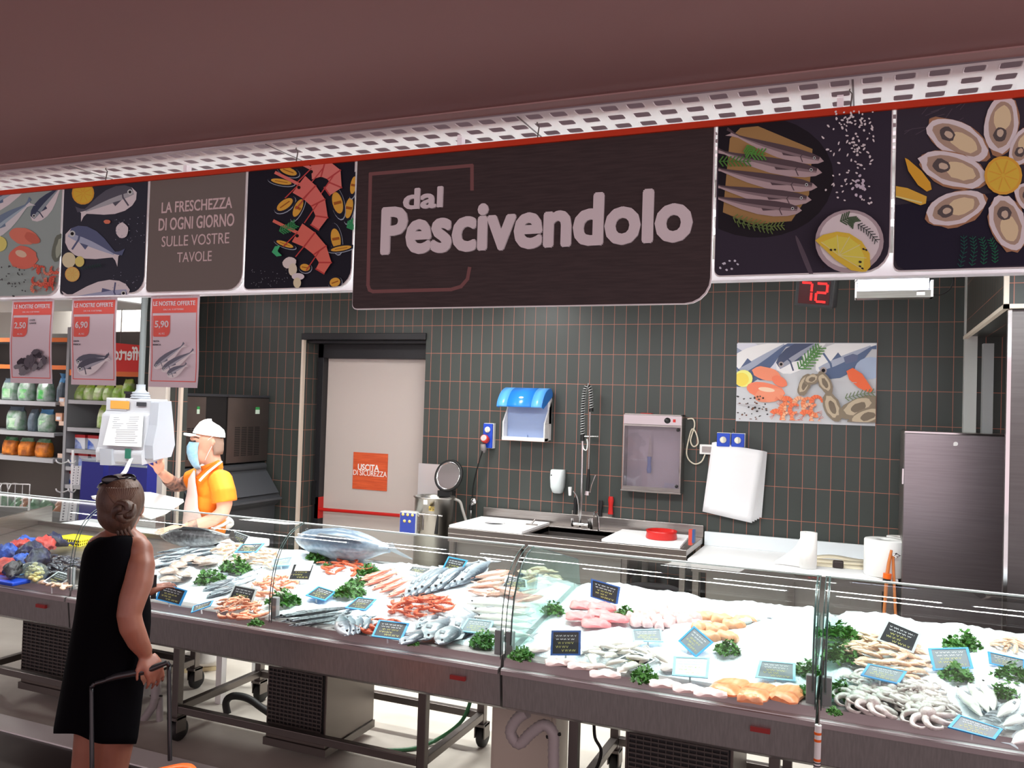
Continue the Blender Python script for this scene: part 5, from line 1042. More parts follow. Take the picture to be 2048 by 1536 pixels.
sd = lambda x, k=0: [(x, YS_-.0, ztp), (x, YS_-.0, A(216, 822).z), (x, YS_-.03, A(208, 828).z), (x, YS_-.06, A(205, 893).z), (x, YS_-.075, A(205, 900).z), (x, YS_-.065, A(205, 922).z), (x, YS_+.05, A(205, 918).z), (x, YS_+.16, A(205, 905).z), (x, YS_+.18, A(205, 860).z), (x, YS_+.14, ztp)]
MB().prism(sd(xl+.0), (A(304, 800).x-xl, 0, 0)).build('body', m_sc, t, bevel=.012)
xs_ = A(304, 800).x
MB().prism([(xs_, YS_-.01, ztp-.01), (xs_, YS_-.02, A(300, 850).z), (xs_, YS_-.05, A(300, 890).z), (xs_, YS_-.04, A(300, 919).z), (xs_, YS_+.12, A(300, 914).z), (xs_, YS_+.15, A(300, 890).z), (xs_, YS_+.13, A(300, 850).z), (xs_, YS_+.10, ztp-.01)], (.075, 0, 0)).build('side_housing', mat('scale_pale', (170, 174, 182), .4), t, bevel=.012)
MB().box((xl+.01, YS_-.008, A(222, 820).z), (xl+.20, YS_+.01, ztp-.012)).build('display_frame', m_sc, t)
MB().box((A(224, 800).x, YS_-.012, A(222, 817).z), (A(261, 800).x, YS_-.008, A(222, 801).z)).build('display_window', mat('lcd_amber', (226, 160, 70), .3), t)
MB().box((A(276, 800).x, YS_-.012, A(276, 812).z), (A(294, 800).x, YS_-.004, A(276, 804).z)).build('vent', dark_pl, t)
Q4 = [A(222, 829, YS_-.045), A(286, 827, YS_-.045), A(282, 894, YS_-.085), A(207, 890, YS_-.085)]
NP = lambda u, v, e=0: (Q4[0].lerp(Q4[1], u)).lerp(Q4[3].lerp(Q4[2], u), v)+Vector((0, -.006*sin(3*u+1)-e, 0))
nt = MB().grid([[NP(u, v) for u in (0, .25, .5, .75, 1)] for v in (0, .25, .5, .75, 1)]).build('paper_notice', paper, t)
q = MB(); rg = random.Random(4)
for r_ in range(13):
    v = .1+.065*r_; u0 = .12+rg.uniform(0, .05)+(.15 if r_ > 5 else 0); u1 = .9-rg.uniform(0, .1); f = lambda u, v: NP(u, v, .0015); q.add([f(u0, v), f(u1, v-.01), f(u1, v+.012), f(u0, v+.022)], [(0, 3, 2, 1)])
q.build('notice_lines', mat('notice_grey', (150, 152, 156), .7), nt)
MB().prism([A(200, 930, YS_-.09), A(223, 931, YS_-.09), A(223, 898, YS_-.09), A(199, 897, YS_-.09)], (0, .12, 0)).build('printer_mouth', mat('scale_pale', (170, 174, 182), .4), t, bevel=.008)
MB().box((A(250, 905, YS_-.078).x, YS_-.079, A(250, 917, YS_-.078).z), (A(261, 905, YS_-.078).x, YS_-.074, A(250, 897, YS_-.078).z)).build('green_tag', mat('tag_green', (40, 110, 90), .5), t)
MB().grid([[A(258, 918, YS_-.08), A(266, 916, YS_-.08)], [A(247, 940, YS_-.08), A(256, 942, YS_-.08)], [A(233, 957, YS_-.08), A(245, 958, YS_-.08)], [A(226, 966, YS_-.08), A(236, 968, YS_-.08)]]).build('receipt', paper, t, solid=.001)
pc_ = A(268, 780).x; MB().tube([(pc_, YS_+.06, ztp+.06), (pc_, YS_+.06, 3.0)], .021, 12).build('ceiling_pole', mat('pole_grey', (120, 126, 126), .5, .3), t)
MB().lathe([(.062, 0), (.068, .006), (.062, .012), (.055, .014), (.062, .018), (.066, .024), (.058, .03), (.05, .032), (.056, .037), (.058, .042), (.05, .048), (.04, .05), (.03, .065), (.03, .10)], 24, (pc_, YS_+.06, ztp)).build('bellows', mat('bellows_grey', (168, 174, 182), .45), t)
t = thing('paper_stack', 'stack of white wrapping paper sheets below the scale', 'paper', (-4.6, 4.58, zc))
P = [A(182, 992, 4.62), A(232, 984, 4.70), A(300, 984, 4.72), A(366, 998, 4.62), A(330, 1022, 4.52), A(300, 1033, 4.50), A(240, 1014, 4.52)]
zc2 = 1.12; MB().prism([(p_.x, p_.y, p_.z) for p_ in P], (0, .012, -.022)).build('sheets', paper, t)
MB().box((-4.86, 4.56, zc+.001), (-4.6, 4.64, P[5].z-.015)).build('holder', steel, t)
# ------------------------------------------------------------------ people: one continuous body each, clothing and hair as its children
class Fig:
    def __init__(s, O, a): s.O = Vector(O); s.n = Vector((-sin(a), cos(a), 0)); s.e = Vector((cos(a), sin(a), 0)); s.T = Matrix.Rotation(a, 4, 'Z')
    def __call__(s, px, py, v=0): d = ray(px, py); c = Vector((0, 0, HC)); k = ((s.O-c).dot(s.n)+v)/d.dot(s.n); return c+d*k
def organic(mb, name, m, parent, vox, it=6, **kw):
    o = mb.build(name, m, parent, **kw)
    r = o.modifiers.new('r', 'REMESH'); r.mode = 'VOXEL'; r.voxel_size = vox; r.use_smooth_shade = True
    k = o.modifiers.new('k', 'SMOOTH'); k.factor = .5; k.iterations = it
    return o
def hand(mb, wrist, pd, ud, L, curl=.3, thumb=1, spread=.014):
    # wrist point, pd: palm direction, ud: back-of-hand normal; four unequal fingers and a side thumb
    pd = Vector(pd).normalized(); ud = Vector(ud); ud = (ud-pd*ud.dot(pd)).normalized(); sd = pd.cross(ud)*thumb
    w_ = Vector(wrist); pl = L*.52; k = w_+pd*pl
    for i in range(4):
        off = (i-1.5)*L*.125; b0 = w_+pd*pl*.2+sd*off*.7; b1 = k+sd*off; mb.tube([b0, b0.lerp(b1, .5)+ud*.004, b1], [L*.085, L*.10, L*.072], 8)
        fl = L*(.44, .50, .47, .36)[3-i if thumb < 0 else i]; d1 = (pd-ud*curl*.5).normalized(); d2 = (pd-ud*curl*1.3).normalized(); d3 = (pd-ud*curl*2.2).normalized(); sp = sd*(i-1.5)*spread
        p1 = b1+d1*fl*.42+sp*.5; p2 = p1+d2*fl*.33+sp*.3; p3 = p2+d3*fl*.25; mb.tube([b1, p1, p2, p3], [L*.052, L*.048, L*.043, L*.034], 8)
    t0 = w_+pd*pl*.25+sd*(-L*.2); t1 = t0+(pd*.8-sd*.75-ud*.2).normalized()*L*.22; t2 = t1+(pd*.95-sd*.25-ud*.3).normalized()*L*.2
    mb.tube([w_+pd*pl*.15, t0, t1, t2], [L*.07, L*.075, L*.056, L*.04], 8)
skin = mat('skin_light', (226, 172, 146), .5, 0, (216, 156, 130), 6, sss=.08); skin2 = mat('skin_tan', (146, 94, 76), .45, 0, (132, 82, 65), 7, sss=.05)
# --- the fishmonger
q0 = PZ(404, 1334, 0); A_ = radians(42); f = Fig((q0.x, 4.80, 0), A_); f.O.x = PY(404, 1334, 4.80).x
man = thing('person', 'person in white cap, blue face mask and orange polo behind the counter', 'person', (f.O.x, 4.80, 0))
b = MB(); E_ = lambda px, py, v, r: b.ell(f(px, py, v), r, f.T, 16, 10)
E_(415, 884, 0, (.092, .076, .105)); E_(402, 908, 0, (.062, .058, .075)); E_(392, 920, 0, (.034, .04, .035)); E_(384, 899, 0, (.022, .014, .022)); E_(391, 877, -.0, (.040, .06, .022))
E_(425, 884, -.076, (.020, .012, .030)); E_(425, 884, .076, (.020, .012, .030))
b.tube([f(423, 905), f(427, 930), f(428, 955)], [.056, .060, .075], 14)
E_(422, 975, 0, (.115, .165, .13)); E_(416, 1010, 0, (.125, .16, .16)); E_(414, 1060, 0, (.122, .155, .16)); E_(416, 1100, 0, (.125, .165, .13))
b.tube([f(430, 955, 0), f(441, 962, -.15), f(447, 985, -.20), f(449, 1008, -.215), f(445, 1026, -.22), f(425, 1040, -.225), f(395, 1050, -.235), f(366, 1056, -.24)], [.06, .068, .062, .056, .050, .047, .042, .029], 12)
pw = f(366, 1056, -.24); hd = f(318, 1062, -.25)-pw
hand(b, pw, hd, (0, -.25, 1), .195, .16, 1)
sh = f(406, 952, .15); el = PY(356, 972, 4.86); wr_ = PY(322, 944, 4.60)
b.tube([f(425, 955, .03), sh, sh.lerp(el, .5)+Vector((0, 0, -.005)), el, el.lerp(wr_, .4)+Vector((0, 0, -.01)), wr_], [.06, .064, .056, .048, .047, .030], 12)
hand(b, wr_, PY(311, 920, 4.50)-wr_, (.6, .3, -.3), .185, .25, -1)
for sgn in (-1, 1): b.tube([f(415, 1100, .085*sgn), f(412, 1160, .095*sgn), f(411, 1215, .10*sgn), f(416, 1260, .10*sgn), f(414, 1318, .10*sgn)], [.085, .078, .056, .055, .04], 12)
organic(b, 'body', skin, man, .009)
s = MB(); sE = lambda px, py, v, r: s.ell(f(px, py, v), r, f.T, 16, 10); m_pol = mat('polo_orange', (250, 142, 20), .75, 0, (238, 120, 12), 5, .25, 14)
sE(422, 975, 0, (.132, .178, .135)); sE(416, 1010, 0, (.142, .172, .16)); sE(414, 1050, 0, (.138, .168, .16)); s.tube([f(426, 942), f(428, 965)], [.075, .12], 14)
s.tube([f(430, 957, 0), f(441, 962, -.15), f(447, 985, -.20), f(449, 1004, -.21)], [.075, .086, .086, .088], 14)
s.tube([f(425, 957, .03), sh, sh.lerp(el, .52)], [.075, .082, .078], 14)
sh_o = organic(s, 'polo_shirt', m_pol, man, .009, 4)
co = MB(); co.lathe([(.070, -.035), (.078, 0), (.072, .035), (.066, .034), (.066, -.03)], 20, f(424, 934), 0, f.T @ Matrix.Rotation(radians(-22), 4, 'Y')); co.prism([f(401, 944, -.075), f(392, 955, -.06), f(404, 961, -.10), f(432, 932, -.092), f(434, 921, -.085)], f.n*-.008); co.build('collar', mat('polo_collar', (240, 116, 14), .75), sh_o)
# apron around the front of the torso
ap = MB(); G = []
TR = [(940, 410, .075, .10, 205, 165), (958, 414, .125, .17, 232, 140), (985, 419, .150, .188, 238, 125), (1010, 416, .158, .188, 246, 112), (1035, 414, .160, .188, 262, 100), (1065, 414, .168, .192, 285, 80), (1100, 414, .180, .205, 300, 60), (1160, 413, .185, .21, 300, 60), (1230, 412, .19, .22, 300, 60)]
for py, cx, ru, rv, a0, a1 in TR:
    row = []
    for i in range(15):
        an = radians(a0+(a1-a0)*i/14); row.append(f(cx, py, 0)+f.e*ru*cos(an)+f.n*rv*sin(an))
    G.append(row)
apr = ap.grid(G).build('apron', mat('apron_pink_white', (238, 212, 202), .7, 0, (230, 204, 194), 4, .2, 10), man, solid=.004)
MB().tube([f(399, 962, -.172), f(410, 950, -.165), f(424, 938, -.14), f(441, 925, -.075)], .024, 8, 0, 4, True, .35, (0, 0, 1)).tube([f(397, 955, .05), f(398, 942, .0), f(406, 928, -.0)], .02, 8, 0, 4).build('neck_strap', paper, apr)
MB().tube([f(425, 1058, -.17), f(446, 1050, -.11), f(455, 1044, -.05)], .012, 8).ell(f(457, 1040, -.03), (.045, .02, .022), f.T @ Matrix.Rotation(radians(35), 4, 'Y')).ell(f(456, 1052, -.03), (.045, .02, .022), f.T @ Matrix.Rotation(radians(-25), 4, 'Y')).build('waist_bow', paper, apr)
tr_ = MB()
for sgn in (-1, 1): tr_.tube([f(415, 1090, .08*sgn), f(412, 1160, .095*sgn), f(411, 1215, .10*sgn), f(415, 1265, .10*sgn), f(414, 1322, .10*sgn)], [.115, .10, .085, .085, .085], 14)
organic(tr_, 'trousers', mat('white_trousers', (225, 224, 220), .8), man, .012, 4)
for sgn, px in ((-1, 414), (1, 412)):
    c = f(px, 1322, .10*sgn); c.z = 0; sm = MB(); d = -f.e
    rings = []
    for t, wd, h in ((-.10, .03, .05), (-.085, .042, .085), (-.03, .045, .095), (.05, .046, .08), (.12, .05, .06), (.17, .045, .045), (.195, .025, .03)):
        o_ = c+d*t; rings.append([o_+f.n*wd*cos(a)+Vector((0, 0, .012+h*.5+h*.5*sin(a))) for a in [2*pi*i/12 for i in range(12)]])
    sm.loft(rings); shoe = sm.build('shoe', mat('white_shoe', (226, 222, 212), .6), man)
    so = MB(); so.prism([c+d*(t)+f.n*wd*sg+Vector((0, 0, .001)) for sg, L in ((1, 1), (-1, -1)) for t, wd in ((-.10, .032), (-.03, .046), (.06, .048), (.13, .052), (.18, .045), (.2, .02))[::L]], (0, 0, .026)); so.build('sole', mat('cream_sole', (206, 190, 150), .6), shoe)
# cap, mask, hair, face
cp = MB(); CT = f.T @ Matrix.Rotation(radians(8), 4, 'Y'); V = []
rings = []
for t in range(7):
    a = radians(4+t*14); r_ = cos(a); rings.append([f(416, 872, 0)+CT @ Vector((.113*r_*cos(w_)+.006, .092*r_*sin(w_), .112*sin(a)*(1.0+.12*cos(w_)*-1 if t > 2 else 1))) for w_ in [2*pi*i/20 for i in range(20)]])
cp.loft(rings)
cap = cp.build('cap', mat('cap_white', (246, 246, 246), .7), man)
br = MB(); G = []
for i in range(9):
    a = radians(180-62+i*15.5); G.append([f(416, 874, 0)+CT @ Vector((.110*cos(a), .092*sin(a), 0)), f(416, 874, 0)+CT @ Vector((.155*cos(a)-.01, .088*sin(a), .002)), f(416, 874, 0)+CT @ Vector((-.118+.085*(cos(a)+.45), .070*sin(a), -.012))])
br.grid(G).build('brim', mat('cap_white', (246, 246, 246), .7), cap, solid=.005)
mk = MB(); G = []
for py, cx, ru, rv in ((884, 402, .078, .058), (893, 400, .088, .062), (905, 399, .086, .064), (918, 400, .078, .06), (930, 402, .062, .05), (938, 404, .045, .04)):
    G.append([f(cx, py, 0)+f.e*ru*cos(an)+f.n*rv*sin(an) for an in [radians(262-i*164/12) for i in range(13)]])
msk = mk.grid(G).build('face_mask', mat('mask_blue', (150, 200, 228), .7, 0, (176, 216, 236), 30, .3, 40), man, solid=.003)
MB().tube([f(407, 889, -.062), f(418, 878, -.075), f(425, 873, -.082)], .0022, 5).tube([f(410, 920, -.05), f(417, 905, -.07), f(424, 892, -.082)], .0022, 5).build('ear_loop', paper, msk)
hr = MB(); G = []
for py, cx, ru in ((876, 417, .101), (888, 418, .101), (900, 420, .093), (908, 421, .082)): G.append([f(cx, py, 0)+f.e*ru*cos(an)+f.n*.079*sin(an) for an in [radians(-75+i*150/12) for i in range(13)]])
hr.grid(G).build('hair', mat('stubble_hair', (150, 122, 106), .8), man, solid=.002)
MB().ell(f(389.5, 882, -.044), (.009, .006, .006), f.T, 8, 6).build('eye', black_pl, man); MB().tube([f(384, 876, -.03), f(391, 874, -.052), f(398, 876, -.062)], .004, 6).build('eyebrow', mat('brow_brown', (90, 62, 50), .8), man)
tat = mat('tattoo_ink', (70, 62, 66), .6, 0, (190, 146, 126), 26)
k1, k2 = el.lerp(wr_, .12), el.lerp(wr_, .62); MB().tube([k1+Vector((0, 0, -.008)), el.lerp(wr_, .4)+Vector((0, 0, -.01)), k2+Vector((0, 0, -.008))], [.0495, .0485, .0435], 14, 0, 0, False).tube([sh.lerp(el, .62), sh.lerp(el, .86)], [.056, .052], 14, 0, 0, False).build('tattoo_sleeve', tat, man, label='dark tattoo on the raised arm')
MB().tube([f(395, 1050, -.235), f(377, 1054, -.238)], [.0435, .0385], 14, 0, 0, False).build('forearm_tattoo', tat, man, label='tattoo near the left wrist')

# --- the shopper in a black dress
f = Fig((PY(238, 1500, 2.60).x, 2.60, 0), radians(47))
wom = thing('person', 'person in a sleeveless black dress with a hair bun, seen from behind', 'person', (f.O.x, 2.60, 0))
b = MB(); E_ = lambda px, py, v, r: b.ell(f(px, py, v), r, f.T, 16, 10)
E_(243, 1008, .01, (.082, .098, .108)); E_(252, 1026, .055, (.058, .052, .075)); E_(258, 1020, .10, (.016, .022, .02)); E_(284, 1016, .0, (.010, .022, .030)); E_(202, 1016, .02, (.010, .022, .030))
b.tube([f(245, 1035, .02), f(241, 1058, .005), f(238, 1085, 0)], [.058, .056, .074], 14)
E_(218, 1082, -.015, (.075, .062, .034)); E_(258, 1080, -.02, (.07, .06, .034))
b.tube([f(186, 1096, .02), f(208, 1084, -.01), f(238, 1076, 0), f(262, 1084, -.02), f(276, 1098, -.045)], [.036, .045, .060, .054, .046], 12)
E_(278, 1108, -.055, (.056, .056, .070))
E_(232, 1150, .02, (.135, .10, .16)); E_(230, 1230, .03, (.13, .095, .16)); E_(222, 1330, .03, (.16, .12, .16))
b.tube([f(279, 1106, -.055), f(280, 1130, -.08), f(276, 1165, -.105), f(265, 1200, -.13), f(258, 1230, -.14), f(263, 1254, -.14), f(277, 1284, -.13), f(292, 1308, -.115)], [.050, .059, .058, .052, .047, .047, .041, .029], 14)
pw = f(291, 1306, -.115); hand(b, pw, f(304, 1334, -.125)-pw, f(330, 1308, -.16)-f(300, 1322, -.06), .17, .95, -1, .004)
b.tube([f(192, 1100, .04), f(196, 1150, .09), f(205, 1205, .14), f(228, 1200, .26), f(280, 1192, .33)], [.05, .046, .04, .036, .027], 12)
pw2 = f(282, 1192, .33); hand(b, pw2, f(306, 1180, .34)-pw2, (0.2, .3, .9), .165, .5, 1, .012)
for (hx, kx, sgn) in ((205, 172, -1), (240, 228, 1)):
    b.tube([f(hx, 1390, .03+.02*sgn), f((hx+kx)/2, 1460, .03), f(kx, 1535, .02), f(kx-6, 1575, 0), f(kx-8, 1620, -.03), f(kx-4, 1700, .0)], [.085, .076, .056, .052, .055, .035], 14)
    c = f(kx-4, 1712, 0); b.tube([Vector((c.x, c.y, .05)), Vector((c.x, c.y, .04))+f.n*.06, Vector((c.x, c.y, .025))+f.n*.15], [.035, .036, .02], 12)
organic(b, 'body', skin2, wom, .007)
m_blk = mat('black_cloth', (3, 2, 5), .9, bump=.25, bsc=9, spec=.06)
dz = MB(); rings = []
for (yl, yr, xl_, xr_, d, vc) in ((1074, 1071, 198, 266, .080, -.01), (1080, 1076, 183, 275, .10, -.01), (1096, 1089, 168, 280, .12, 0), (1125, 1130, 162, 284, .132, .0), (1175, 1180, 157, 300, .135, .01), (1240, 1245, 149, 303, .14, .01), (1310, 1310, 135, 294, .15, .02), (1390, 1395, 121, 284, .16, .02), (1468, 1489, 104, 275, .17, .02), (1466, 1487, 108, 271, .16, .02)):
    c, h = (xl_+xr_)/2, (xr_-xl_)/2; ring = []
    for i in range(36):
        a = 2*pi*i/36; x = c+h*cos(a); wv = 1+(.05*sin(5*a+1) if yl > 1300 else .012*sin(5*a)); u = (x-xl_)/(xr_-xl_)
        ring.append(f(x, yl+(yr-yl)*min(1, max(0, (u-.28)*4)), vc+d*sin(a)*wv))
    rings.append(ring)
dz.loft(rings, 0, False); organic_d = dz.build('dress', m_blk, wom, solid=.006)
organic_d.modifiers.new('u', 'SUBSURF').render_levels = 1
hm = mat('brown_hair', (58, 38, 29), .55, 0, (92, 64, 48), 14, .5, 60, (1, 1, .25))
h = MB(); hE = lambda px, py, v, r: h.ell(f(px, py, v), r, f.T, 18, 12)
hE(241, 1000, -.012, (.092, .104, .108)); hE(236, 1028, -.03, (.078, .07, .075)); hE(240, 1046, -.035, (.056, .04, .05))
hair = organic(h, 'hair', hm, wom, .008, 4)
bn = MB(); bn.ell(f(248, 1022, -.125), (.046, .038, .046), f.T, 16, 10)
for k in range(4): a = k*pi/2+.5; bn.tube([f(248, 1022, -.13)+(f.e*cos(a+t*.8)+Vector((0, 0, 1))*sin(a+t*.8))*(.016+.012*t)-f.n*(.03-.006*t*t) for t in (0, .7, 1.4, 2.1)], [.013, .015, .014, .010], 8, 0, 3)
for k in range(15): x = 212+k*4.6; bn.tube([f(x, 976, -.078-.034*sin(k*.21)), f(x*.55+246*.45, 1000, -.112), f(247, 1016, -.120)], [.006, .009, .008], 6, 0, 3)
for k in range(4): bn.tube([f(232+k*8, 1050, -.062), f(236+k*8, 1066, -.065), f(238+k*11, 1078, -.06)], [.008, .006, .002], 6, 0, 3)
bn.build('hair_bun', hm, hair)
sg_ = MB(); sg_.tube([f(197, 975, .03), f(206, 967, -.03), f(232, 961, -.06), f(262, 957, -.04), f(269, 966, .03)], [.006, .011, .011, .011, .006], 8, 0, 4, True, .6); sg_.ell(f(222, 960, -.062), (.035, .006, .02), f.T).ell(f(256, 957, -.045), (.032, .006, .02), f.T)
sg_.build('sunglasses', mat('sunglass_black', (12, 12, 16), .15), wom)
MB().ell(f(285, 1032, -.01), (.008, .008, .008)).build('earring', mat('pearl', (240, 232, 214), .2), wom)
MB().tube([f(258, 1056, -.058), f(262, 1055, -.05)], .003, 6).build('necklace_clasp', mat('gold', (220, 180, 90), .25, 1), wom)
t = thing('mobile_phone', 'black mobile phone held in the left hand of the person in the black dress', 'phone', f(300, 1180, .30))
MB().prism([f(301, 1198, .318), f(312, 1198, .318), f(314, 1150, .318), f(303, 1150, .318)], f.n*.009).build('phone_body', black_pl, t)
# pull handle trolley with orange basket
t = thing('basket_trolley', 'orange basket trolley with a black pull handle held by the dressed person', 'trolley', f(262, 1700, -.2))
bl = mat('handle_black', (22, 22, 26), .35)
tl, tr = f(186, 1366, -.14), f(334, 1322, -.14)
bb = [f(184, 1536, -.2), f(340, 1536, -.2)]
zb2 = .50
def ext(a, b): k = (a.z-zb2)/(a.z-b.z); return a.lerp(b, k)
L0, R0 = f(183, 1385, -.14), f(338, 1345, -.14)
MB().tube([ext(L0, bb[0]), L0, f(184, 1374, -.14), f(190, 1367, -.14)], .0085, 8, 0, 3).tube([ext(R0, bb[1]), R0, f(338, 1332, -.14), f(334, 1325, -.14)], .0085, 8, 0, 3).tube([f(190, 1367, -.14), f(214, 1360, -.14)], .009, 8).build('handle_frame', bl, t)
MB().tube([f(212, 1360, -.14), f(232, 1353, -.14), f(290, 1342, -.14), f(334, 1325, -.14)], [.010, .014, .014, .010], 10).build('handle_grip', bl, t)
pc = PZ(374, 1527, .56); RZ = Matrix.Translation((pc.x, pc.y, 0)) @ Matrix.Rotation(radians(60), 4, 'Z'); k = MB(); xl, xr, yf, yb = -.36, 0, -.26, 0
def rect(x0, y0, x1, y1, z, r=.05): return [RZ @ Vector((v.x, v.z, z)) for v in rr(x0, y0, x1, y1, (r, r, r, r), 0, 4)]
k.loft([rect(xl+.05, yf+.05, xr-.05, yb-.05, .10), rect(xl, yf, xr, yb, .54), rect(xl-.015, yf-.015, xr+.015, yb+.015, .545), rect(xl-.018, yf-.018, xr+.018, yb+.018, .56), rect(xl+.01, yf+.01, xr-.01, yb-.01, .56), rect(xl+.055, yf+.055, xr-.055, yb-.055, .112)], 0, True)
k.build('basket', mat('basket_orange', (245, 105, 20), .45), t)
for x in (xl+.09, xr-.09):
    for y in (yf+.09, yb-.09): q = RZ @ Vector((x, y, .04)); MB().lathe([(0, -.012), (.04, -.012), (.04, .012), (0, .012)], 14, q, 0, Matrix.Rotation(pi/2, 4, 'Y')).box((q.x-.008, q.y-.01, .04), (q.x+.008, q.y+.01, .11)).build('wheel', black_pl, t)
# ------------------------------------------------------------------ fish, shellfish, parsley and price tags on the counter
def IP(px, py, up=0):                                    # photo point on the ice bed
    z = .95
    for _ in range(12): q = PZ(px, py, z); z = ice_h(q.x, min(max(q.y, 3.33), 4.2))+up
    return PZ(px, py, z)
def fishmat(name, back, mid, belly, rough=.22, spots=None, sc=30):
    m = bpy.data.materials.new(name); m.use_nodes = True; nt = m.node_tree; N = nt.nodes; b = N['Principled BSDF']; b.inputs['Roughness'].default_value = rough; b.inputs['Metallic'].default_value = .15
    tc = N.new('ShaderNodeTexCoord'); sp = N.new('ShaderNodeSeparateXYZ'); nt.links.new(tc.outputs['Generated'], sp.inputs[0])
    r = N.new('ShaderNodeValToRGB'); e = r.color_ramp.elements; e[0].position = .18; e[0].color = S(*belly); e[1].position = .9; e[1].color = S(*back); k = e.new(.58); k.color = S(*mid)
    nz = N.new('ShaderNodeTexNoise'); nz.inputs['Scale'].default_value = sc; nz.inputs['Detail'].default_value = 3; nt.links.new(tc.outputs['Object'], nz.inputs['Vector'])
    ad = N.new('ShaderNodeMath'); ad.operation = 'MULTIPLY_ADD'; ad.inputs[1].default_value = .35 if not spots else .8; nt.links.new(nz.outputs[0], ad.inputs[0]); 
    sb = N.new('ShaderNodeMath'); sb.operation = 'SUBTRACT'; sb.inputs[1].default_value = .17 if not spots else .4; nt.links.new(sp.outputs['Y'], sb.inputs[0]); nt.links.new(sb.outputs[0], ad.inputs[2])
    nt.links.new(ad.outputs[0], r.inputs[0]); nt.links.new(r.outputs[0], b.inputs['Base Color']); return m
m_eye = mat('fish_eye', (14, 14, 16), .15)
def fish_proto(name, m, mfin, L=1.0, H=.24, T=.12, deep=.32, tail=.2):
    # unit length along x (head at +.5), back towards +y, lying on its side
    mb = MB(); rings = []; N = 14
    prof = [(.50, .03), (.47, .20), (.42, .42), (.34, .68), (deep*.6, .94), (0.05, 1), (-.10, .88), (-.22, .62), (-.31, .36), (-.37, .21), (-.41, .17)]
    for x, k in prof: rings.append([Vector((x*L, H/2*k*cos(2*pi*j/N)+H*.06*(1-k), T/2*(k**.8)*sin(2*pi*j/N))) for j in range(N)])
    mb.loft(rings); mb.tube([(.485, -.01, .0), (.46, -.035*H/.24, .0)], .004, 6)
    o = mb.build(name, m); kids = []
    a = MB(); hh = H*tail/.2*.52; a.prism([(-.40, .02, -.004), (-.47, hh*.8, -.004), (-.52, hh, -.004), (-.47, .01, -.004), (-.52, -hh, -.004), (-.47, -hh*.8, -.004), (-.40, -.02, -.004)], (0, 0, .008)); kids.append(a.build('tail_fin', mfin, o))
    a = MB(); a.prism([(.22, H*.44, -.003), (.12, H*.66, -.003), (-.08, H*.58, -.003), (-.22, H*.36, -.003), (0, H*.44, -.003)], (0, 0, .006)); a.prism([(-.08, -H*.40, -.003), (-.14, -H*.58, -.003), (-.24, -H*.34, -.003)], (0, 0, .006)); kids.append(a.build('fins', mfin, o))
    a = MB(); a.grid([[Vector((.24, .0, T*.46)), Vector((.23, -.05*H/.24, T*.45))], [Vector((.14, -.01, T*.53)), Vector((.12, -.07*H/.24, T*.50))]]); kids.append(a.build('side_fin', mfin, o, solid=.004))
    a = MB(); a.ell((.405, H*.10, T*.33), (.019, .019, .010), None, 10, 6); kids.append(a.build('eye', m_eye, o))
    return o, [(k, []) for k in kids]
PROTO = {}; USED = {}
def put(kind, loc, rot, sc, label, cat, group=None):
    o, kids = PROTO[kind]
    if kind not in USED: USED[kind] = 1; c = o; c.location = loc; c.rotation_euler = rot; c.scale = sc if isinstance(sc, tuple) else (sc, sc, sc); tag(c, label, cat, group)
    else: c = dup(o, kids, loc, rot, sc, label, group); c['category'] = cat; 
    if not group and 'group' in c: del c['group']
    return c
fin_g = mat('fin_grey', (150, 154, 160), .4); fin_p = mat('fin_pink', (226, 150, 130), .4); fin_d = mat('fin_dark', (56, 60, 66), .4)
for nm, b_, c_, e_, fin, H, T, dp, sp in (('sea_bass', (62, 70, 80), (140, 150, 160), (216, 220, 224), fin_g, .23, .13, .3, None), ('sea_bream', (70, 76, 84), (140, 148, 156), (212, 216, 220), fin_g, .40, .15, .3, None),
        ('mackerel', (40, 58, 72), (120, 140, 150), (224, 228, 230), fin_g, .18, .12, .3, 1), ('anchovy', (30, 40, 50), (150, 160, 168), (232, 234, 236), fin_g, .13, .09, .3, None), ('gurnard', (112, 70, 52), (176, 126, 104), (214, 180, 164), fin_p, .22, .17, .36, 1),
        ('white_fish', (218, 218, 208), (236, 236, 230), (246, 246, 244), fin_g, .21, .14, .3, None), ('big_cod', (66, 66, 68), (136, 136, 138), (206, 206, 206), fin_d, .26, .2, .36, 1), ('tuna', (100, 116, 136), (178, 190, 202), (226, 232, 238), fin_g, .36, .26, .2, None), ('scabbard_fish', (34, 38, 42), (110, 116, 122), (190, 196, 200), fin_d, .075, .05, .4, 1), ('pink_fish', (196, 104, 84), (214, 150, 132), (236, 206, 196), fin_p, .22, .13, .3, None)):
    PROTO[nm] = fish_proto(nm, fishmat(nm+'_skin', b_, c_, e_, .2, sp, 26), fin, 1, H, T, dp)
    PROTO[nm][0]['T'] = T
def lay(kind, head, tail, label, group=None, cat='fish', up=0, roll=None, lift=0, flip=1):
    a, b = IP(*head, up), IP(*tail, up); d = a-b; L = d.length; T = PROTO[kind][0]['T']
    mid = (a+b)/2+Vector((0, 0, T*L*.40+lift)); yaw = math.atan2(d.y, d.x); pit = -math.asin(max(-1, min(1, d.z/L)))
    return put(kind, mid, (roll if roll is not None else rnd.uniform(-.25, .25), pit, yaw), (L, L*flip, L), label, cat, group)
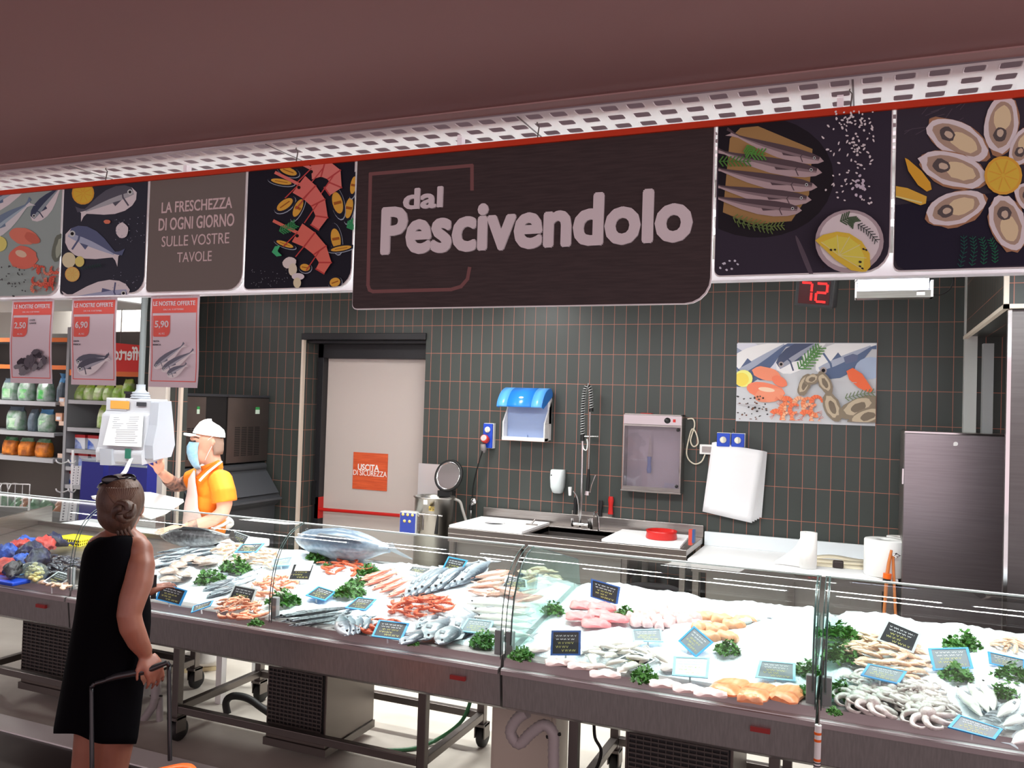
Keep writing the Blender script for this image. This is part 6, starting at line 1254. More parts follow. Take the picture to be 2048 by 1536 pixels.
# --- unit 2, left half
lay('big_cod', (322, 1088), (474, 1090), 'big grey mottled fish with a round eye at the back beside the bench', up=.03, roll=.9)
for k in range(26):
    u = k/25; x0 = 296+rnd.uniform(0, 100); y0 = 1108+rnd.uniform(0, 34); a = rnd.uniform(-.55, -.15); l = rnd.uniform(44, 62)
    lay('anchovy', (x0-4, y0), (x0+l*cos(a), y0+l*sin(a)*.45), 'slim silver fish with a black back in the loose heap behind the taupe cuttlefish', 'slim silver fish heap', lift=.004*(k % 4))
def blob_proto(name, m, parts):
    mb = MB()
    for p_ in parts: mb.ell(*p_)
    o = mb.build(name, m); r = o.modifiers.new('r', 'REMESH'); r.mode = 'VOXEL'; r.voxel_size = .05; r.use_smooth_shade = True; q = o.modifiers.new('k', 'SMOOTH'); q.iterations = 4
    return o, []
m_cut = mat('cuttlefish_taupe', (172, 148, 134), .18, 0, (206, 188, 178), 5, spec=.6)
mb = MB(); rings = []
for x, w_, h_ in ((-.5, .06, .03), (-.4, .22, .09), (-.15, .31, .14), (.15, .29, .15), (.36, .2, .12), (.44, .13, .09)): rings.append([Vector((x, w_*cos(a), h_*(1+sin(a))*.9)) for a in [2*pi*i/16 for i in range(16)]])
mb.loft(rings); o = mb.build('cuttlefish', m_cut)
k1 = MB().grid([[Vector((x, s_*w_, .06)) for s_, w_ in ((-1, w_+.05), (-1, w_), (0, 0), (1, w_), (1, w_+.05))] for x, w_ in ((-.48, .05), (-.38, .22), (-.15, .32), (.15, .3), (.36, .2))]).build('fin_fringe', m_cut, o, solid=.02)
k2 = MB()
for i in range(6): y = -.1+.04*i; k2.tube([(.42, y, .08), (.52, y*1.3, .06), (.62, y*1.5+.02*sin(i), .03), (.68, y*1.2, .03)], [.03, .026, .018, .008], 6, 0, 2)
k2 = k2.build('tentacles', m_cut, o); PROTO['cuttlefish'] = (o, [(k1, []), (k2, [])])
for k, (px, py, an, l) in enumerate(((338, 1150, -.7, .13), (358, 1138, -.5, .13), (378, 1126, -.4, .14), (402, 1130, .1, .14), (340, 1168, -.9, .13), (366, 1158, -.3, .13), (418, 1134, .6, .14))):
    p = IP(px, py); put('cuttlefish', p+Vector((0, 0, .01)), (rnd.uniform(-.2, .2), rnd.uniform(-.1, .3), an+2.4), l, 'shiny taupe cuttlefish in the group behind the left blue tag', 'cuttlefish', 'taupe cuttlefish group')
# squid and beige bits
def squid(name, m):
    mb = MB(); mb.loft([[Vector((x, w_*cos(a), h_+h_*sin(a))) for a in [2*pi*i/10 for i in range(10)]] for x, w_, h_ in ((-.5, .015, .012), (-.4, .07, .045), (-.15, .12, .08), (.12, .115, .08), (.22, .09, .06), (.26, .05, .04))]); o = mb.build(name, m)
    f = MB().prism([(-.5, 0, .03), (-.34, .17, .03), (-.2, .1, .03), (-.2, -.1, .03), (-.34, -.17, .03)], (0, 0, .015)).build('fins', m, o)
    t = MB()
    for i in range(5): y = -.04+.02*i; t.tube([(.24, y, .04), (.34, y*2+.03*sin(i*2), .03), (.44, y*2.6, .015), (.5, y*2.2+.03*cos(i), .02)], [.022, .019, .014, .006], 5, 0, 2)
    t = t.build('tentacles', m, o); PROTO[name] = (o, [(f, []), (t, [])])
squid('baby_squid', mat('squid_beige', (232, 206, 178), .25, 0, (210, 172, 146), 9, spec=.6)); squid('small_cuttle', mat('squid_pink_beige', (240, 214, 190), .3, 0, (224, 186, 158), 9)); squid('large_squid', mat('squid_white', (240, 236, 230), .25, 0, (226, 214, 204), 6))
def pile(kind, n, cx, cy, rx, ry, l, label, cat, group, an=(0, 6.28), lay_=.012, layers=4, tilt=.35, lsd=.15, ang=0):
    for k in range(n):
        a = k*2.39996; r = ((k+.5)/n)**.5; x, y = rx*r*cos(a), ry*r*sin(a); c_, s_ = cos(ang), sin(ang); p = IP(cx+x*c_-y*s_, cy+x*s_+y*c_)
        h = (1-r)*lay_*layers+rnd.uniform(0, lay_); put(kind, p+Vector((0, 0, h+.004)), (rnd.uniform(-tilt, tilt), rnd.uniform(-tilt, tilt), rnd.uniform(*an)), l*rnd.uniform(1-lsd, 1+lsd), label, cat, group)
pile('small_cuttle', 40, 496, 1116, 66, 20, .10, 'pale beige small squid in the heap beside the small black back tag', 'squid', 'beige squid heap at the back', ang=.12)
# prawns
def prawn(name, m, m2):
    mb = MB(); P = [(.46*cos(t)-.1, .40*sin(t)-.2, .07) for t in (0.1, .45, .85, 1.25, 1.65, 2.05, 2.4)]; R_ = [.05, .085, .10, .095, .08, .06, .035]
    mb.tube(P, R_, 8, 0, 2); o = mb.build(name, m); t = MB()
    for i in range(1, 6): x, y, z = P[i]; d = Vector((x+.1, y+.2, 0)).normalized(); t.tube([(x-d.x*.08, y-d.y*.08, .06), (x-d.x*.16, y-d.y*.16, .03), (x-d.x*.2+.02, y-d.y*.2, .01)], .011, 4)
    t.tube([(.36, -.14, .08), (.42, -.3, .10), (.30, -.55, .06)], .008, 4, 0, 3).tube([(.36, -.14, .08), (.52, -.3, .08), (.60, -.5, .04)], .008, 4, 0, 3); t = t.build('legs_and_feelers', m2, o)
    tl = MB().prism([(P[6][0], P[6][1], .05), (P[6][0]-.12, P[6][1]+.02, .05), (P[6][0]-.14, P[6][1]-.08, .05), (P[6][0]-.06, P[6][1]-.12, .05)], (0, 0, .025)).build('tail_fan', m2, o)
    e = MB().ell((.385, -.16, .12), (.022, .022, .022)).build('eye', m_eye, o); PROTO[name] = (o, [(t, []), (tl, []), (e, [])])
prawn('pink_prawn', mat('prawn_pink', (244, 178, 146), .3, 0, (226, 132, 96), 8), mat('prawn_leg_pink', (240, 190, 164), .4)); prawn('red_prawn', mat('prawn_red', (226, 112, 74), .3, 0, (190, 76, 48), 8), mat('prawn_leg_red', (220, 120, 84), .4))
pile('pink_prawn', 36, 482, 1226, 44, 20, .085, 'pink prawn in the front heap below the black tag left of the glass joint', 'prawn', 'pink prawns in the front heap', ang=.2); pile('pink_prawn', 24, 548, 1180, 42, 20, .085, 'pink prawn in the heap right of the glass joint beside parsley', 'prawn', 'pink prawns beside the glass joint', ang=-.2)
G_ = 'mackerel pair behind the black tag'
lay('mackerel', (530, 1140), (462, 1168), 'upper striped mackerel behind the front black tag', G_); lay('mackerel', (522, 1152), (458, 1178), 'lower striped mackerel behind the front black tag', G_)
for k, (h, t) in enumerate((((398, 1172), (462, 1148)), ((404, 1188), (470, 1160)), ((412, 1200), (480, 1172)), ((440, 1150), (500, 1128)))): lay('sea_bream', h, t, ['white-bellied round fish nearest the parsley left of the black tag', 'second white-bellied round fish beside the parsley', 'front white-bellied round fish above the small blue tag', 'white-bellied round fish above the mackerel pair'][k], 'round silver fish left of the black tag')
# --- unit 2, right half
lay('tuna', (592, 1104), (800, 1128), 'large blue-grey tuna half sunk in ice at the back', up=.02, roll=.5)
pile('red_prawn', 16, 690, 1142, 55, 15, .085, 'orange-red prawn scattered on white fish below the large tuna', 'prawn', 'orange-red prawns below the tuna', layers=2)
for k in range(5): lay('pink_fish', (712+15*k, 1170+7*k), (786+11*k, 1142+8*k), 'pale pink fish in the row right of the parsley behind the small blue tag', 'pale pink fish row', lift=.004*(k % 2))
for k in range(9): lay('sea_bass', (808+13*k, 1204-3*k), (880+13*k, 1142-1.5*k), 'silver-blue sea bass in the slanting row under the upright blue tag', 'silver-blue sea bass row', lift=.004*(k % 3))
for k, (h, t) in enumerate((((1022, 1148), (940, 1162)), ((1030, 1162), (946, 1176)), ((1010, 1178), (934, 1190)), ((1000, 1196), (930, 1186)), ((1040, 1186), (966, 1200)), ((1046, 1204), (976, 1186)), ((1080, 1184), (1020, 1200)), ((1088, 1200), (1030, 1214)))): lay('gurnard', h, t, 'tan-pink big-headed fish in the heap at the right end of the long counter', 'tan big-headed fish', lift=.01*(k % 3), up=.01)
pile('red_prawn', 34, 842, 1222, 62, 18, .105, 'reddish langoustine in the long heap behind the front blue tag', 'langoustine', 'reddish langoustines in the long heap', ang=-.1); pile('red_prawn', 9, 760, 1262, 34, 10, .10, 'reddish langoustine at the front left of the blue tag', 'langoustine', 'reddish langoustines at the front', layers=1, ang=-.35)
for k in range(6): lay('scabbard_fish', (545+8*k, 1238+4*k), (720-6*k, 1214+5.5*k), 'long dark ribbon fish at the front of the long counter right of the clamp', 'long dark ribbon fish', lift=.006*(k % 2))
for k, (h, t) in enumerate((((846, 1288), (900, 1238)), ((832, 1262), (880, 1228)), ((874, 1296), (922, 1252)), ((800, 1296), (860, 1262)), ((905, 1284), (948, 1230)))): lay('sea_bream', h, t, ['grey sea bream lying in the middle of the front group', 'grey sea bream nearest the langoustine heap', 'grey sea bream right of the middle one', 'grey sea bream at the front edge beside the blue tag', 'grey sea bream half under the pale blue tag'][k], 'grey sea breams at the front')
for k in range(5): lay('white_fish', (932+8*k, 1216+13*k), (1062+2*k, 1224+14*k), 'long white fish lying flat beside the pale blue tag', 'long white fish by the clamp', lift=.004)
for k in range(4): lay('sea_bass', (694+10*k, 1280-3*k), (676+22*k, 1236), 'curved silver fish at the front left of the langoustines', 'silver fish at the front edge')
pile('small_cuttle', 14, 1080, 1162, 36, 14, .11, 'pinkish squid in the heap at the back corner by the glass divider', 'squid', 'pinkish squid heap at the corner')
# --- fillets and chunks
def slab(name, label, px, py, l, w_, th, an, m, group=None, cat='fillet', up=0, seed=0, taper=.3, m2=None):
    r = random.Random(seed or int(px*31+py)); p = IP(px, py, up); top = []; N = 12
    G = []
    for i in range(N+1):
        u = i/N; k = (1-taper*u)*(1-.45*max(0, abs(u-.5)*2-.75)/.25); row = []
        for j in range(7): v = j/6-.5; row.append(Vector(((u-.5)*l, v*w_*k+.006*sin(4*u+seed), th*(1-(2*v)**4*.75)*(1-.5*max(0, abs(u-.5)*2-.8)/.2)+.004*sin(11*u+6*v+seed)+.002*r.uniform(-1, 1))))
        G.append(row)
    mb = MB().grid(G); B = [[Vector((q.x, q.y, -.004)) for q in row] for row in G]; mb.grid([row[::-1] for row in B])
    for a, b in ((G[0], B[0]), (G[-1][::-1], B[-1][::-1]), ([row[-1] for row in G][::-1], [row[-1] for row in B][::-1]), ([row[0] for row in G], [row[0] for row in B])): mb.grid([a[::-1], b[::-1]])
    o = mb.build(name, m); o.location = p+Vector((0, 0, .004)); o.rotation_euler = (radians(8)*cos(an), 0, an); return tag(o, label, cat, group)
m_tuna = mat('tuna_pink', (238, 150, 150), .35, 0, (222, 118, 122), 14); m_salm = mat('salmon_orange', (250, 150, 96), .3, 0, (246, 176, 132), 7, 0, 80, (1, 9, 1)); m_wht = mat('white_flesh', (244, 230, 226), .35, 0, (236, 206, 200), 10); m_chunk = mat('chunk_pink', (236, 208, 204), .35, 0, (206, 160, 160), 12); m_cutl = mat('cutlet_tan', (232, 180, 140), .35, 0, (186, 128, 88), 9)
for k, (px, py, an) in enumerate(((1168, 1214, .1), (1205, 1217, .2), (1160, 1236, .3), (1202, 1232, .0), (1192, 1250, .4), (1228, 1240, .3))): slab('tuna_fillet', 'pink tuna slice in the group under the dark upright tag', px, py, .13, .085, .018, an, m_tuna, 'pink tuna slices', up=.008*(k % 3))
for k in range(24):
    a = k*2.4; r = ((k+.5)/24)**.5; slab('fish_chunk', 'pinkish white fish chunk in the heap behind the pale blue tag', 1325+r*68*cos(a), 1238+r*20*sin(a), .07, .045, .028, a, m_chunk, 'pinkish white fish chunks', up=(1-r)*.02)
for k, (px, py, an) in enumerate(((1412, 1238, .4), (1446, 1243, -.1), (1432, 1262, .5), (1468, 1254, .2), (1418, 1278, .1), (1455, 1278, -.3), (1490, 1246, .2), (1405, 1258, .9))): slab('fish_cutlet', 'tan fish cutlet with dark skin in the group beside the tilted blue tag', px, py, .10, .07, .026, an, m_cutl, 'tan fish cutlets', up=.006*(k % 2))
lay('white_fish', (1450, 1256), (1540, 1240), 'whole pale fish with its tail raised beside the tan cutlets', roll=.1)
for k, (px, py, an) in enumerate(((1462, 1378, 1.25), (1518, 1388, 1.3), (1576, 1392, 1.35))): slab('salmon_fillet', ['left orange salmon fillet at the front right of the ice', 'middle orange salmon fillet at the front right of the ice', 'right orange salmon fillet beside the glass clamp'][k], px, py, .17, .115, .022, an, m_salm, 'orange salmon fillets', taper=.12)
slab('salmon_trim', 'small orange salmon end piece in front of the salmon fillets', 1500, 1404, .09, .035, .02, .1, m_salm)
for k in range(16):
    a = k*2.4; r = ((k+.5)/16)**.5; put('large_squid', IP(1240+r*80*cos(a), 1322+r*26*sin(a))+Vector((0, 0, .01+.02*(1-r))), (rnd.uniform(-.3, .3), rnd.uniform(-.3, .3), rnd.uniform(0, 6)), rnd.uniform(.11, .15), 'whitish squid in the heap around the front black tag', 'squid', 'whitish squid around the black tag')
for k, (px, py, an) in enumerate(((1120, 1328, .5), (1165, 1336, .3), (1085, 1300, .7), (1210, 1352, .4), (1330, 1372, .3), (1378, 1382, .35), (1420, 1390, .3), (1180, 1296, .5), (1352, 1340, .2))): slab('white_fillet', ['pale' if k < 4 or k == 7 else 'whitish'][0]+(' fish fillet at the front left of the pink fish ice bed' if k < 4 or k == 7 else ' fish fillet at the front between the squid and the salmon'), px, py, .12, .055, .014, an, m_wht, 'pale fillets at the front left' if k < 4 or k == 7 else 'whitish fillets left of the salmon')
# --- unit 4
pile('baby_squid', 52, 1778, 1322, 78, 42, .105, 'small beige squid in the big heap under the large black tag', 'squid', 'small beige squid heap', an=(-.4, .9), ang=.35)
mo = mat('octopus_grey', (204, 192, 186), .2, 0, (232, 226, 222), 10, .2, 30, spec=.6)
mb = MB().ell((0, 0, .12), (.17, .15, .12)); o = mb.build('octopus', mo); tb = []
for i in range(8):
    a = 2*pi*i/8; q = MB().tube([(.1*cos(a), .1*sin(a), .07), (.28*cos(a+.15), .28*sin(a+.15), .09), (.42*cos(a+.4), .42*sin(a+.4), .05), (.45*cos(a+.75), .45*sin(a+.75), .04), (.36*cos(a+.95), .36*sin(a+.95), .03)], [.075, .062, .045, .03, .012], 7, 0, 3).build('tentacle', mo, o); tb.append((q, []))
PROTO['octopus'] = (o, tb)
for k in range(26):
    a = k*2.4; r = ((k+.5)/26)**.5; put('octopus', IP(1800+r*95*cos(a), 1392+r*30*sin(a)+r*cos(a)*22)+Vector((0, 0, .004+.022*(1-r))), (rnd.uniform(-.4, .4), rnd.uniform(-.4, .4), rnd.uniform(0, 6)), rnd.uniform(.10, .15), 'small grey octopus in the curled heap at the front right', 'octopus', 'small grey octopus heap')
for k, (px, py) in enumerate(((1716, 1408), (1742, 1420), (1770, 1402), (1838, 1418), (1856, 1440))): put('octopus', IP(px, py)+Vector((0, 0, .006)), (.2, .1, k*1.3), .19, ['larger grey octopus at the front left of the heap', 'second larger grey octopus at the front of the heap', 'larger grey octopus below the left blue tag', 'larger grey octopus in the middle front of the heap', 'larger grey octopus nearest the front rail'][k], 'octopus', 'larger grey octopuses')
for k, (h, t) in enumerate((((1912, 1380), (1972, 1448)), ((1938, 1372), (1984, 1440)), ((1966, 1368), (1992, 1436)), ((2040, 1404), (1990, 1446)), ((2060, 1432), (2000, 1462)), ((2075, 1466), (2020, 1500)))): lay('white_fish', h, t, ['left white hake of the fan at the right', 'middle white hake of the fan at the right', 'right white hake of the fan at the right', 'upper white hake lying across at the right edge', 'middle white hake lying across at the right edge', 'lowest white hake lying across at the right edge'][k], 'white hake at the right', roll=.1)
pile('baby_squid', 14, 2020, 1296, 40, 10, .08, 'greyish small squid at the back right behind the right blue tag', 'squid', 'greyish small squid at the back right', layers=1)
# --- parsley
m_par = mat('parsley_green', (40, 92, 28), .5, 0, (78, 136, 46), 30)
def parsley(seed):
    r = random.Random(seed); mb = MB()
    for k in range(230):
        a = r.uniform(0, 6.28); q = r.random()**.5; c = Vector((cos(a)*q*.9, sin(a)*q*.9, r.uniform(0, .95)*(1.1-q))); R = Euler((r.uniform(-.9, .9), r.uniform(-.9, .9), r.uniform(0, 6.28))).to_matrix(); s_ = r.uniform(.16, .27)
        for da in (-.9, 0, .9): d = R @ Vector((cos(da), sin(da), .15)); n = R @ Vector((-sin(da), cos(da), 0)); mb.add([c, c+d*s_*.55+n*s_*.34, c+d*s_*.8+n*s_*.12, c+d*s_*1.1, c+d*s_*.8-n*s_*.12, c+d*s_*.55-n*s_*.34], [(0, 1, 2, 3, 4, 5)])
    o = mb.build('parsley_bunch', m_par); st = MB()
    for k in range(14): a = r.uniform(0, 6.28); q = r.uniform(.3, .85); st.tube([(0, 0, .05), (cos(a)*q*.5, sin(a)*q*.5, .25), (cos(a)*q, sin(a)*q, .3)], .012, 4)
    return o, [(st.build('stems', mat('parsley_stem', (130, 180, 90), .5), o), [])]
for k in range(3): PROTO['parsley%d' % k] = parsley(30+k)
PA = ((420, 1164, 30, 'parsley between the cuttlefish and the round silver fish'), (470, 1140, 30, 'parsley behind the round silver fish'), (568, 1206, 30, 'parsley just right of the front glass clamp'), (640, 1118, 26, 'parsley in front of the large tuna head'), (700, 1190, 30, 'parsley between two blue tags in the long counter'), (736, 1146, 20, 'parsley below the tail of the large tuna'), (655, 1136, 12, 'small parsley sprig among the orange-red prawns'), (715, 1168, 18, 'parsley above the pale pink fish row'), (512, 1250, 14, 'parsley at the foot of the left glass clamp'), (966, 1290, 28, 'parsley at the front corner beside the joint of two counters'), (826, 1290, 12, 'small parsley sprig between the sea breams'),
      (1042, 1316, 24, 'parsley at the front left corner of the pink fish ice bed'), (1106, 1226, 24, 'parsley under the sloping glass divider'), (1252, 1230, 20, 'parsley right of the pink tuna slices'), (1456, 1304, 26, 'parsley above the salmon fillets'), (1288, 1360, 28, 'parsley at the front below the black tag'), (1612, 1345, 26, 'parsley left of the tall glass joint'), (1606, 1388, 18, 'parsley beside the right salmon fillet'),
      (1682, 1278, 36, 'tall parsley bunch right of the glass joint at the back'), (1684, 1318, 36, 'parsley bunch right of the glass joint in the middle'), (1680, 1390, 32, 'parsley right of the glass joint at the front'), (1668, 1428, 14, 'small parsley sprig at the front right of the clamp'), (1926, 1294, 34, 'parsley behind the middle blue tag on the right'), (1910, 1354, 32, 'parsley in front of the middle blue tag on the right'), (2026, 1360, 36, 'parsley at the right edge above the white hake'), (2006, 1392, 28, 'parsley right of the white hake fan'))
for k, (px, py, r_, l) in enumerate(PA):
    p = IP(px, py); sc = r_/FPX*((p-Vector((0, 0, HC))).dot(_F))*1.05; put('parsley%d' % (k % 3), p+Vector((0, 0, .002)), (0, 0, k*1.1), (sc, sc*1.15, sc*1.1), l, 'parsley', 'parsley bunches on the ice')
# --- price tags
m_slate = mat('tag_slate', (40, 44, 48), .5); m_chy = mat('chalk_yellow', (226, 222, 130), .8); m_chw = mat('chalk_white', (235, 238, 240), .8); m_stk = mat('tag_stake', (222, 228, 230), .3)
FR = {'b': mat('tag_frame_blue', (60, 160, 226), .4), 'n': mat('tag_frame_navy', (52, 92, 160), .4), 'k': mat('tag_frame_pale', (206, 212, 214), .4), 'p': mat('tag_frame_pale_blue', (150, 212, 240), .4)}
def price_tag(label, C, t, fr, face=None, paper_=False, up=0):
    cx, cy = sum(c[0] for c in C)/4, sum(c[1] for c in C)/4; bx, by = (C[2][0]+C[3][0])/2, (C[2][1]+C[3][1])/2
    base = IP(bx, by, .02+up); n = Vector((0.12, -sin(radians(t)), cos(radians(t)))).normalized()
    def on(px, py, e=0): d = ray(px, py); o_ = Vector((0, 0, HC)); q = base+n*e; return o_+d*((q-o_).dot(n)/d.dot(n))
    P = [on(*c) for c in C][::-1]; c0 = sum(P, Vector())/4
    T = thing('price_tag', label, 'price tag', c0, 'chalk price tags on the ice')
    inn = [c0+(p-c0)*.86 for p in P]
    mb = MB(); Q = [p+n*.003 for p in P]; I = [p+n*.003 for p in inn]; Bk = [p-n*.002 for p in P]
    mb.add(Q+I, [(i, (i+1) % 4, 4+(i+1) % 4, 4+i) for i in range(4)]).add(Q+Bk, [(i, 4+i, 4+(i+1) % 4, (i+1) % 4) for i in range(4)]).add(Bk, [(3, 2, 1, 0)]); mb.build('frame', FR[fr], T)
    MB().add([p+n*.0015 for p in inn], [(0, 1, 2, 3)]).build('slate', face or m_slate, T)
    bl, br_, tr_, tl = inn[0], inn[1], inn[2], inn[3]
    bl, br_, tr_, tl = on(*C[3]), on(*C[2]), on(*C[1]), on(*C[0]); bl, br_, tr_, tl = [c0+(p-c0)*.86 for p in (bl, br_, tr_, tl)]
    F_ = lambda u, v: tl.lerp(tr_, u).lerp(bl.lerp(br_, u), v)+n*.0022
    r = random.Random(int(cx+cy)); wm = MB(); wy = MB(); L = ((.17, .1, .9, 0), (.33, .12, .85, 0), (.50, .2, .8, 1), (.68, .12, .6, 1), (.85, .35, .9, 1))
    for v, u0, u1, cc in L:
        u = u0
        while u < u1:
            wd = r.uniform(.06, .16); e = min(u+wd, u1); k = max(2, int((e-u)/.03)); m_ = wy if cc else wm; hh = .045 if cc else .028
            for i in range(k):
                a = u+(e-u)*i/k; b = u+(e-u)*(i+1)/k; s1, s2 = (hh, -hh) if i % 2 else (-hh, hh); m_.add([F_(a, v+s1-.014), F_(b, v+s2-.014), F_(b, v+s2+.014), F_(a, v+s1+.014)], [(0, 3, 2, 1)])
            u = e+r.uniform(.02, .06)
    wm.build('chalk_heading', m_chw, T); wy.build('chalk_price', m_chy, T)
    if paper_: MB().add([F_(.16, -.25)+n*.003, F_(.98, -.28)+n*.003, F_(.95, .42)+n*.003, F_(.12, .44)+n*.003], [(0, 3, 2, 1)]).build('paper_note', paper, T, solid=.001)
    m_ = bl.lerp(br_, .5)-n*.004; MB().tube([bl.lerp(tl, .3).lerp(br_.lerp(tr_, .3), .5)-n*.004, m_, Vector((m_.x, m_.y+.004, ice_h(m_.x, max(3.34, m_.y)) if m_.x > -3.85 else tray_z(m_.y)))-Vector((0, 0, .004))], .004, 6).build('stake', m_stk, T)
    return T
TG = (('blue-framed price tag lying across the netted mussels', [(33, 1141), (75, 1130), (80, 1140), (40, 1151)], 25, 'b'), ('pale-edged black price tag among the clams left of the person', [(117, 1143), (148, 1152), (115, 1175), (86, 1164)], 30, 'k'),
 ('large blue-framed price tag beside the person in the black dress', [(323, 1166), (375, 1181), (361, 1212), (311, 1199)], 65, 'b'), ('small blue-framed price tag lying at the front rail', [(386, 1213), (427, 1201), (421, 1212), (382, 1226)], 22, 'b'), ('pale-edged black price tag standing before the pink prawns', [(469, 1169), (515, 1178), (502, 1215), (454, 1202)], 60, 'k'),
 ('small black price tag standing at the back beside the big grey fish', [(469, 1062), (500, 1073), (489, 1091), (460, 1082)], 62, 'k'), ('blue-framed price tag lying on the beige squid heap', [(483, 1089), (529, 1087), (513, 1105), (469, 1105)], 18, 'b'), ('pale price tag lying left of the tag with the white note', [(544, 1120), (587, 1114), (579, 1131), (544, 1132)], 18, 'p'), ('black price tag with a white paper note over its top', [(586, 1127), (631, 1128), (620, 1162), (575, 1161)], 60, 'k'),
 ('blue-framed price tag lying flat on white ice below the note', [(637, 1173), (672, 1184), (650, 1202), (611, 1191)], 14, 'b'), ('blue-framed price tag lying in front of the parsley and pink fish', [(716, 1195), (753, 1199), (731, 1221), (690, 1216)], 16, 'b'), ('blue-framed price tag at the front of the langoustine heap', [(758, 1240), (819, 1247), (804, 1281), (743, 1273)], 35, 'b'), ('pale blue price tag lying on the long white fish', [(935, 1237), (988, 1243), (977, 1269), (918, 1263)], 30, 'p'), ('blue-framed price tag standing upright at the back above the sea bass', [(897, 1113), (936, 1121), (917, 1151), (882, 1143)], 62, 'b'), ('small black price tag lying left of the sea bass row', [(823, 1133), (866, 1138), (847, 1149), (815, 1142)], 25, 'k'), ('pale-edged black price tag behind the curved glass joint', [(1014, 1151), (1053, 1160), (1055, 1177), (1002, 1176)], 40, 'k'),
 ('navy-framed price tag standing upright behind the pink tuna', [(1182, 1157), (1241, 1174), (1235, 1211), (1181, 1194)], 78, 'n'), ('navy-framed square price tag on white ice left of the squid', [(1103, 1261), (1162, 1261), (1161, 1311), (1101, 1311)], 68, 'n'), ('pale blue price tag in front of the fish chunks', [(1262, 1260), (1323, 1258), (1327, 1284), (1266, 1283)], 32, 'p'), ('blue-framed price tag turned on its corner among the cutlets', [(1388, 1252), (1427, 1285), (1392, 1315), (1356, 1282)], 50, 'b'), ('black price tag lying turned on the whitish squid', [(1269, 1302), (1312, 1321), (1278, 1338), (1233, 1319)], 26, 'k'), ('blank pale price tag lying left of the salmon', [(1347, 1313), (1420, 1316), (1416, 1357), (1344, 1351)], 35, 'p'), ('pale blue price tag standing on the salmon fillets', [(1519, 1321), (1591, 1327), (1591, 1363), (1510, 1355)], 36, 'p'),
 ('large pale-edged black price tag over the beige squid heap', [(1774, 1239), (1843, 1268), (1827, 1307), (1753, 1280)], 60, 'k'), ('blue-framed price tag between two parsley bunches on the right', [(1856, 1297), (1936, 1295), (1947, 1337), (1866, 1341)], 46, 'b'), ('blue-framed price tag cut by the right edge', [(1975, 1303), (2051, 1320), (2051, 1344), (1978, 1327)], 50, 'b'), ('blue-framed price tag lying on the octopus heap', [(1736, 1328), (1814, 1344), (1797, 1369), (1721, 1351)], 26, 'b'), ('blue-framed price tag lying at the front below the white hake', [(1917, 1430), (2006, 1459), (1990, 1480), (1895, 1455)], 22, 'b'))
m_pale = mat('tag_blown_out', (206, 220, 226), .5)  # overexposed glare on the blank tag, put into a pale face colour
for l, C, t, fr in TG: price_tag(l, C, t, fr, m_pale if 'blank' in l else (mat('tag_grey_face', (120, 130, 136), .5) if fr == 'p' or (fr == 'b' and C[0][0] > 1340) else None), 'white paper note' in l, .04 if 'heap' in l and 'langoustine' not in l else 0)  # pale-framed and right-hand blue tags get a lighter grey slate
# --- unit 1: netted mussels, clams, yellow basket
def net_bag(label, px, py, l, cols, seed, group, up=.0):
    r = random.Random(seed); q = IP(px, py, up); mb = MB(); N = 18; rings = []
    for i in range(13):
        u = i/12; k = max(.12, sin(pi*min(1, u*.9+.05))**.6)*(1 if u < .8 else .8); rings.append([Vector(((u-.5)*l, l*.30*k*cos(a)*(1+.24*r.uniform(-1, 1)), l*.22*k*(1+sin(a))*(1+.28*r.uniform(-1, 1)))) for a in [2*pi*j/N for j in range(N)]])
    mb.loft(rings); o = mb.build('mussel_net', mat('net_%d' % (cols[0]*1000+cols[1]*10+cols[2]), cols[0:3], .45, 0, cols[3:6], 22, .8, 26)); o.location = q; o.rotation_euler = (0, r.uniform(-.15, .15), r.uniform(0, 6)); WM[o.name] = Matrix()
    kn = MB().tube([(l*.46, 0, l*.08), (l*.56, .01, l*.12), (l*.66, .02, l*.06)], [l*.05, l*.03, l*.07], 8).build('knot', mat('net_%d' % (cols[0]*1000+cols[1]*10+cols[2]), (0, 0, 0)), None); kn.parent = o
    return tag(o, label, 'net bag', group)
nv = (30, 36, 84, 14, 14, 22); bl_ = (30, 90, 200, 20, 40, 110); rd_ = (206, 66, 56, 150, 40, 40); bk = (26, 24, 28, 70, 68, 72)
for k, (px, py, l, c, lb) in enumerate(((14, 1122, .20, bl_, 'blue net bag of mussels at the far left edge'), (40, 1106, .18, rd_, 'red-orange net bag at the back left of the mussels'), (64, 1116, .20, nv, 'navy net bag of mussels in the middle of the left pile'), (88, 1100, .18, rd_, 'curved red-orange net bag behind the navy bags'), (104, 1094, .18, nv, 'navy net bag of mussels beside the yellow basket'), (76, 1132, .20, nv, 'navy net bag of mussels in front of the pile'), (8, 1146, .18, rd_, 'red net bag at the front left edge'), (28, 1150, .16, bk, 'black mussel bag beside the red net bag'), (44, 1134, .16, bl_, 'blue net bag under the left blue tag'), (52, 1096, .16, bl_, 'blue net bag at the back of the pile'))): net_bag(lb, px, py, l, c, 50+k, 'netted mussel bags on the left counter', .01+.02*(k % 2))
mb = MB(); mb.loft([[Vector((x, w_*cos(a), w_*.42+w_*.42*sin(a))) for a in [2*pi*i/10 for i in range(10)]] for x, w_ in ((-.5, .06), (-.38, .20), (-.1, .30), (.2, .29), (.42, .16), (.5, .05))]); o = mb.build('mussel', mat('mussel_black', (30, 30, 40), .2, 0, (70, 72, 84), 6, spec=.6))
PROTO['mussel'] = (o, [(MB().tube([(-.48, .0, .1), (0, -.29, .13), (.46, -.05, .1)], .02, 5, 0, 4).build('shell_seam', mat('mussel_seam', (120, 110, 100), .5), o), [])])
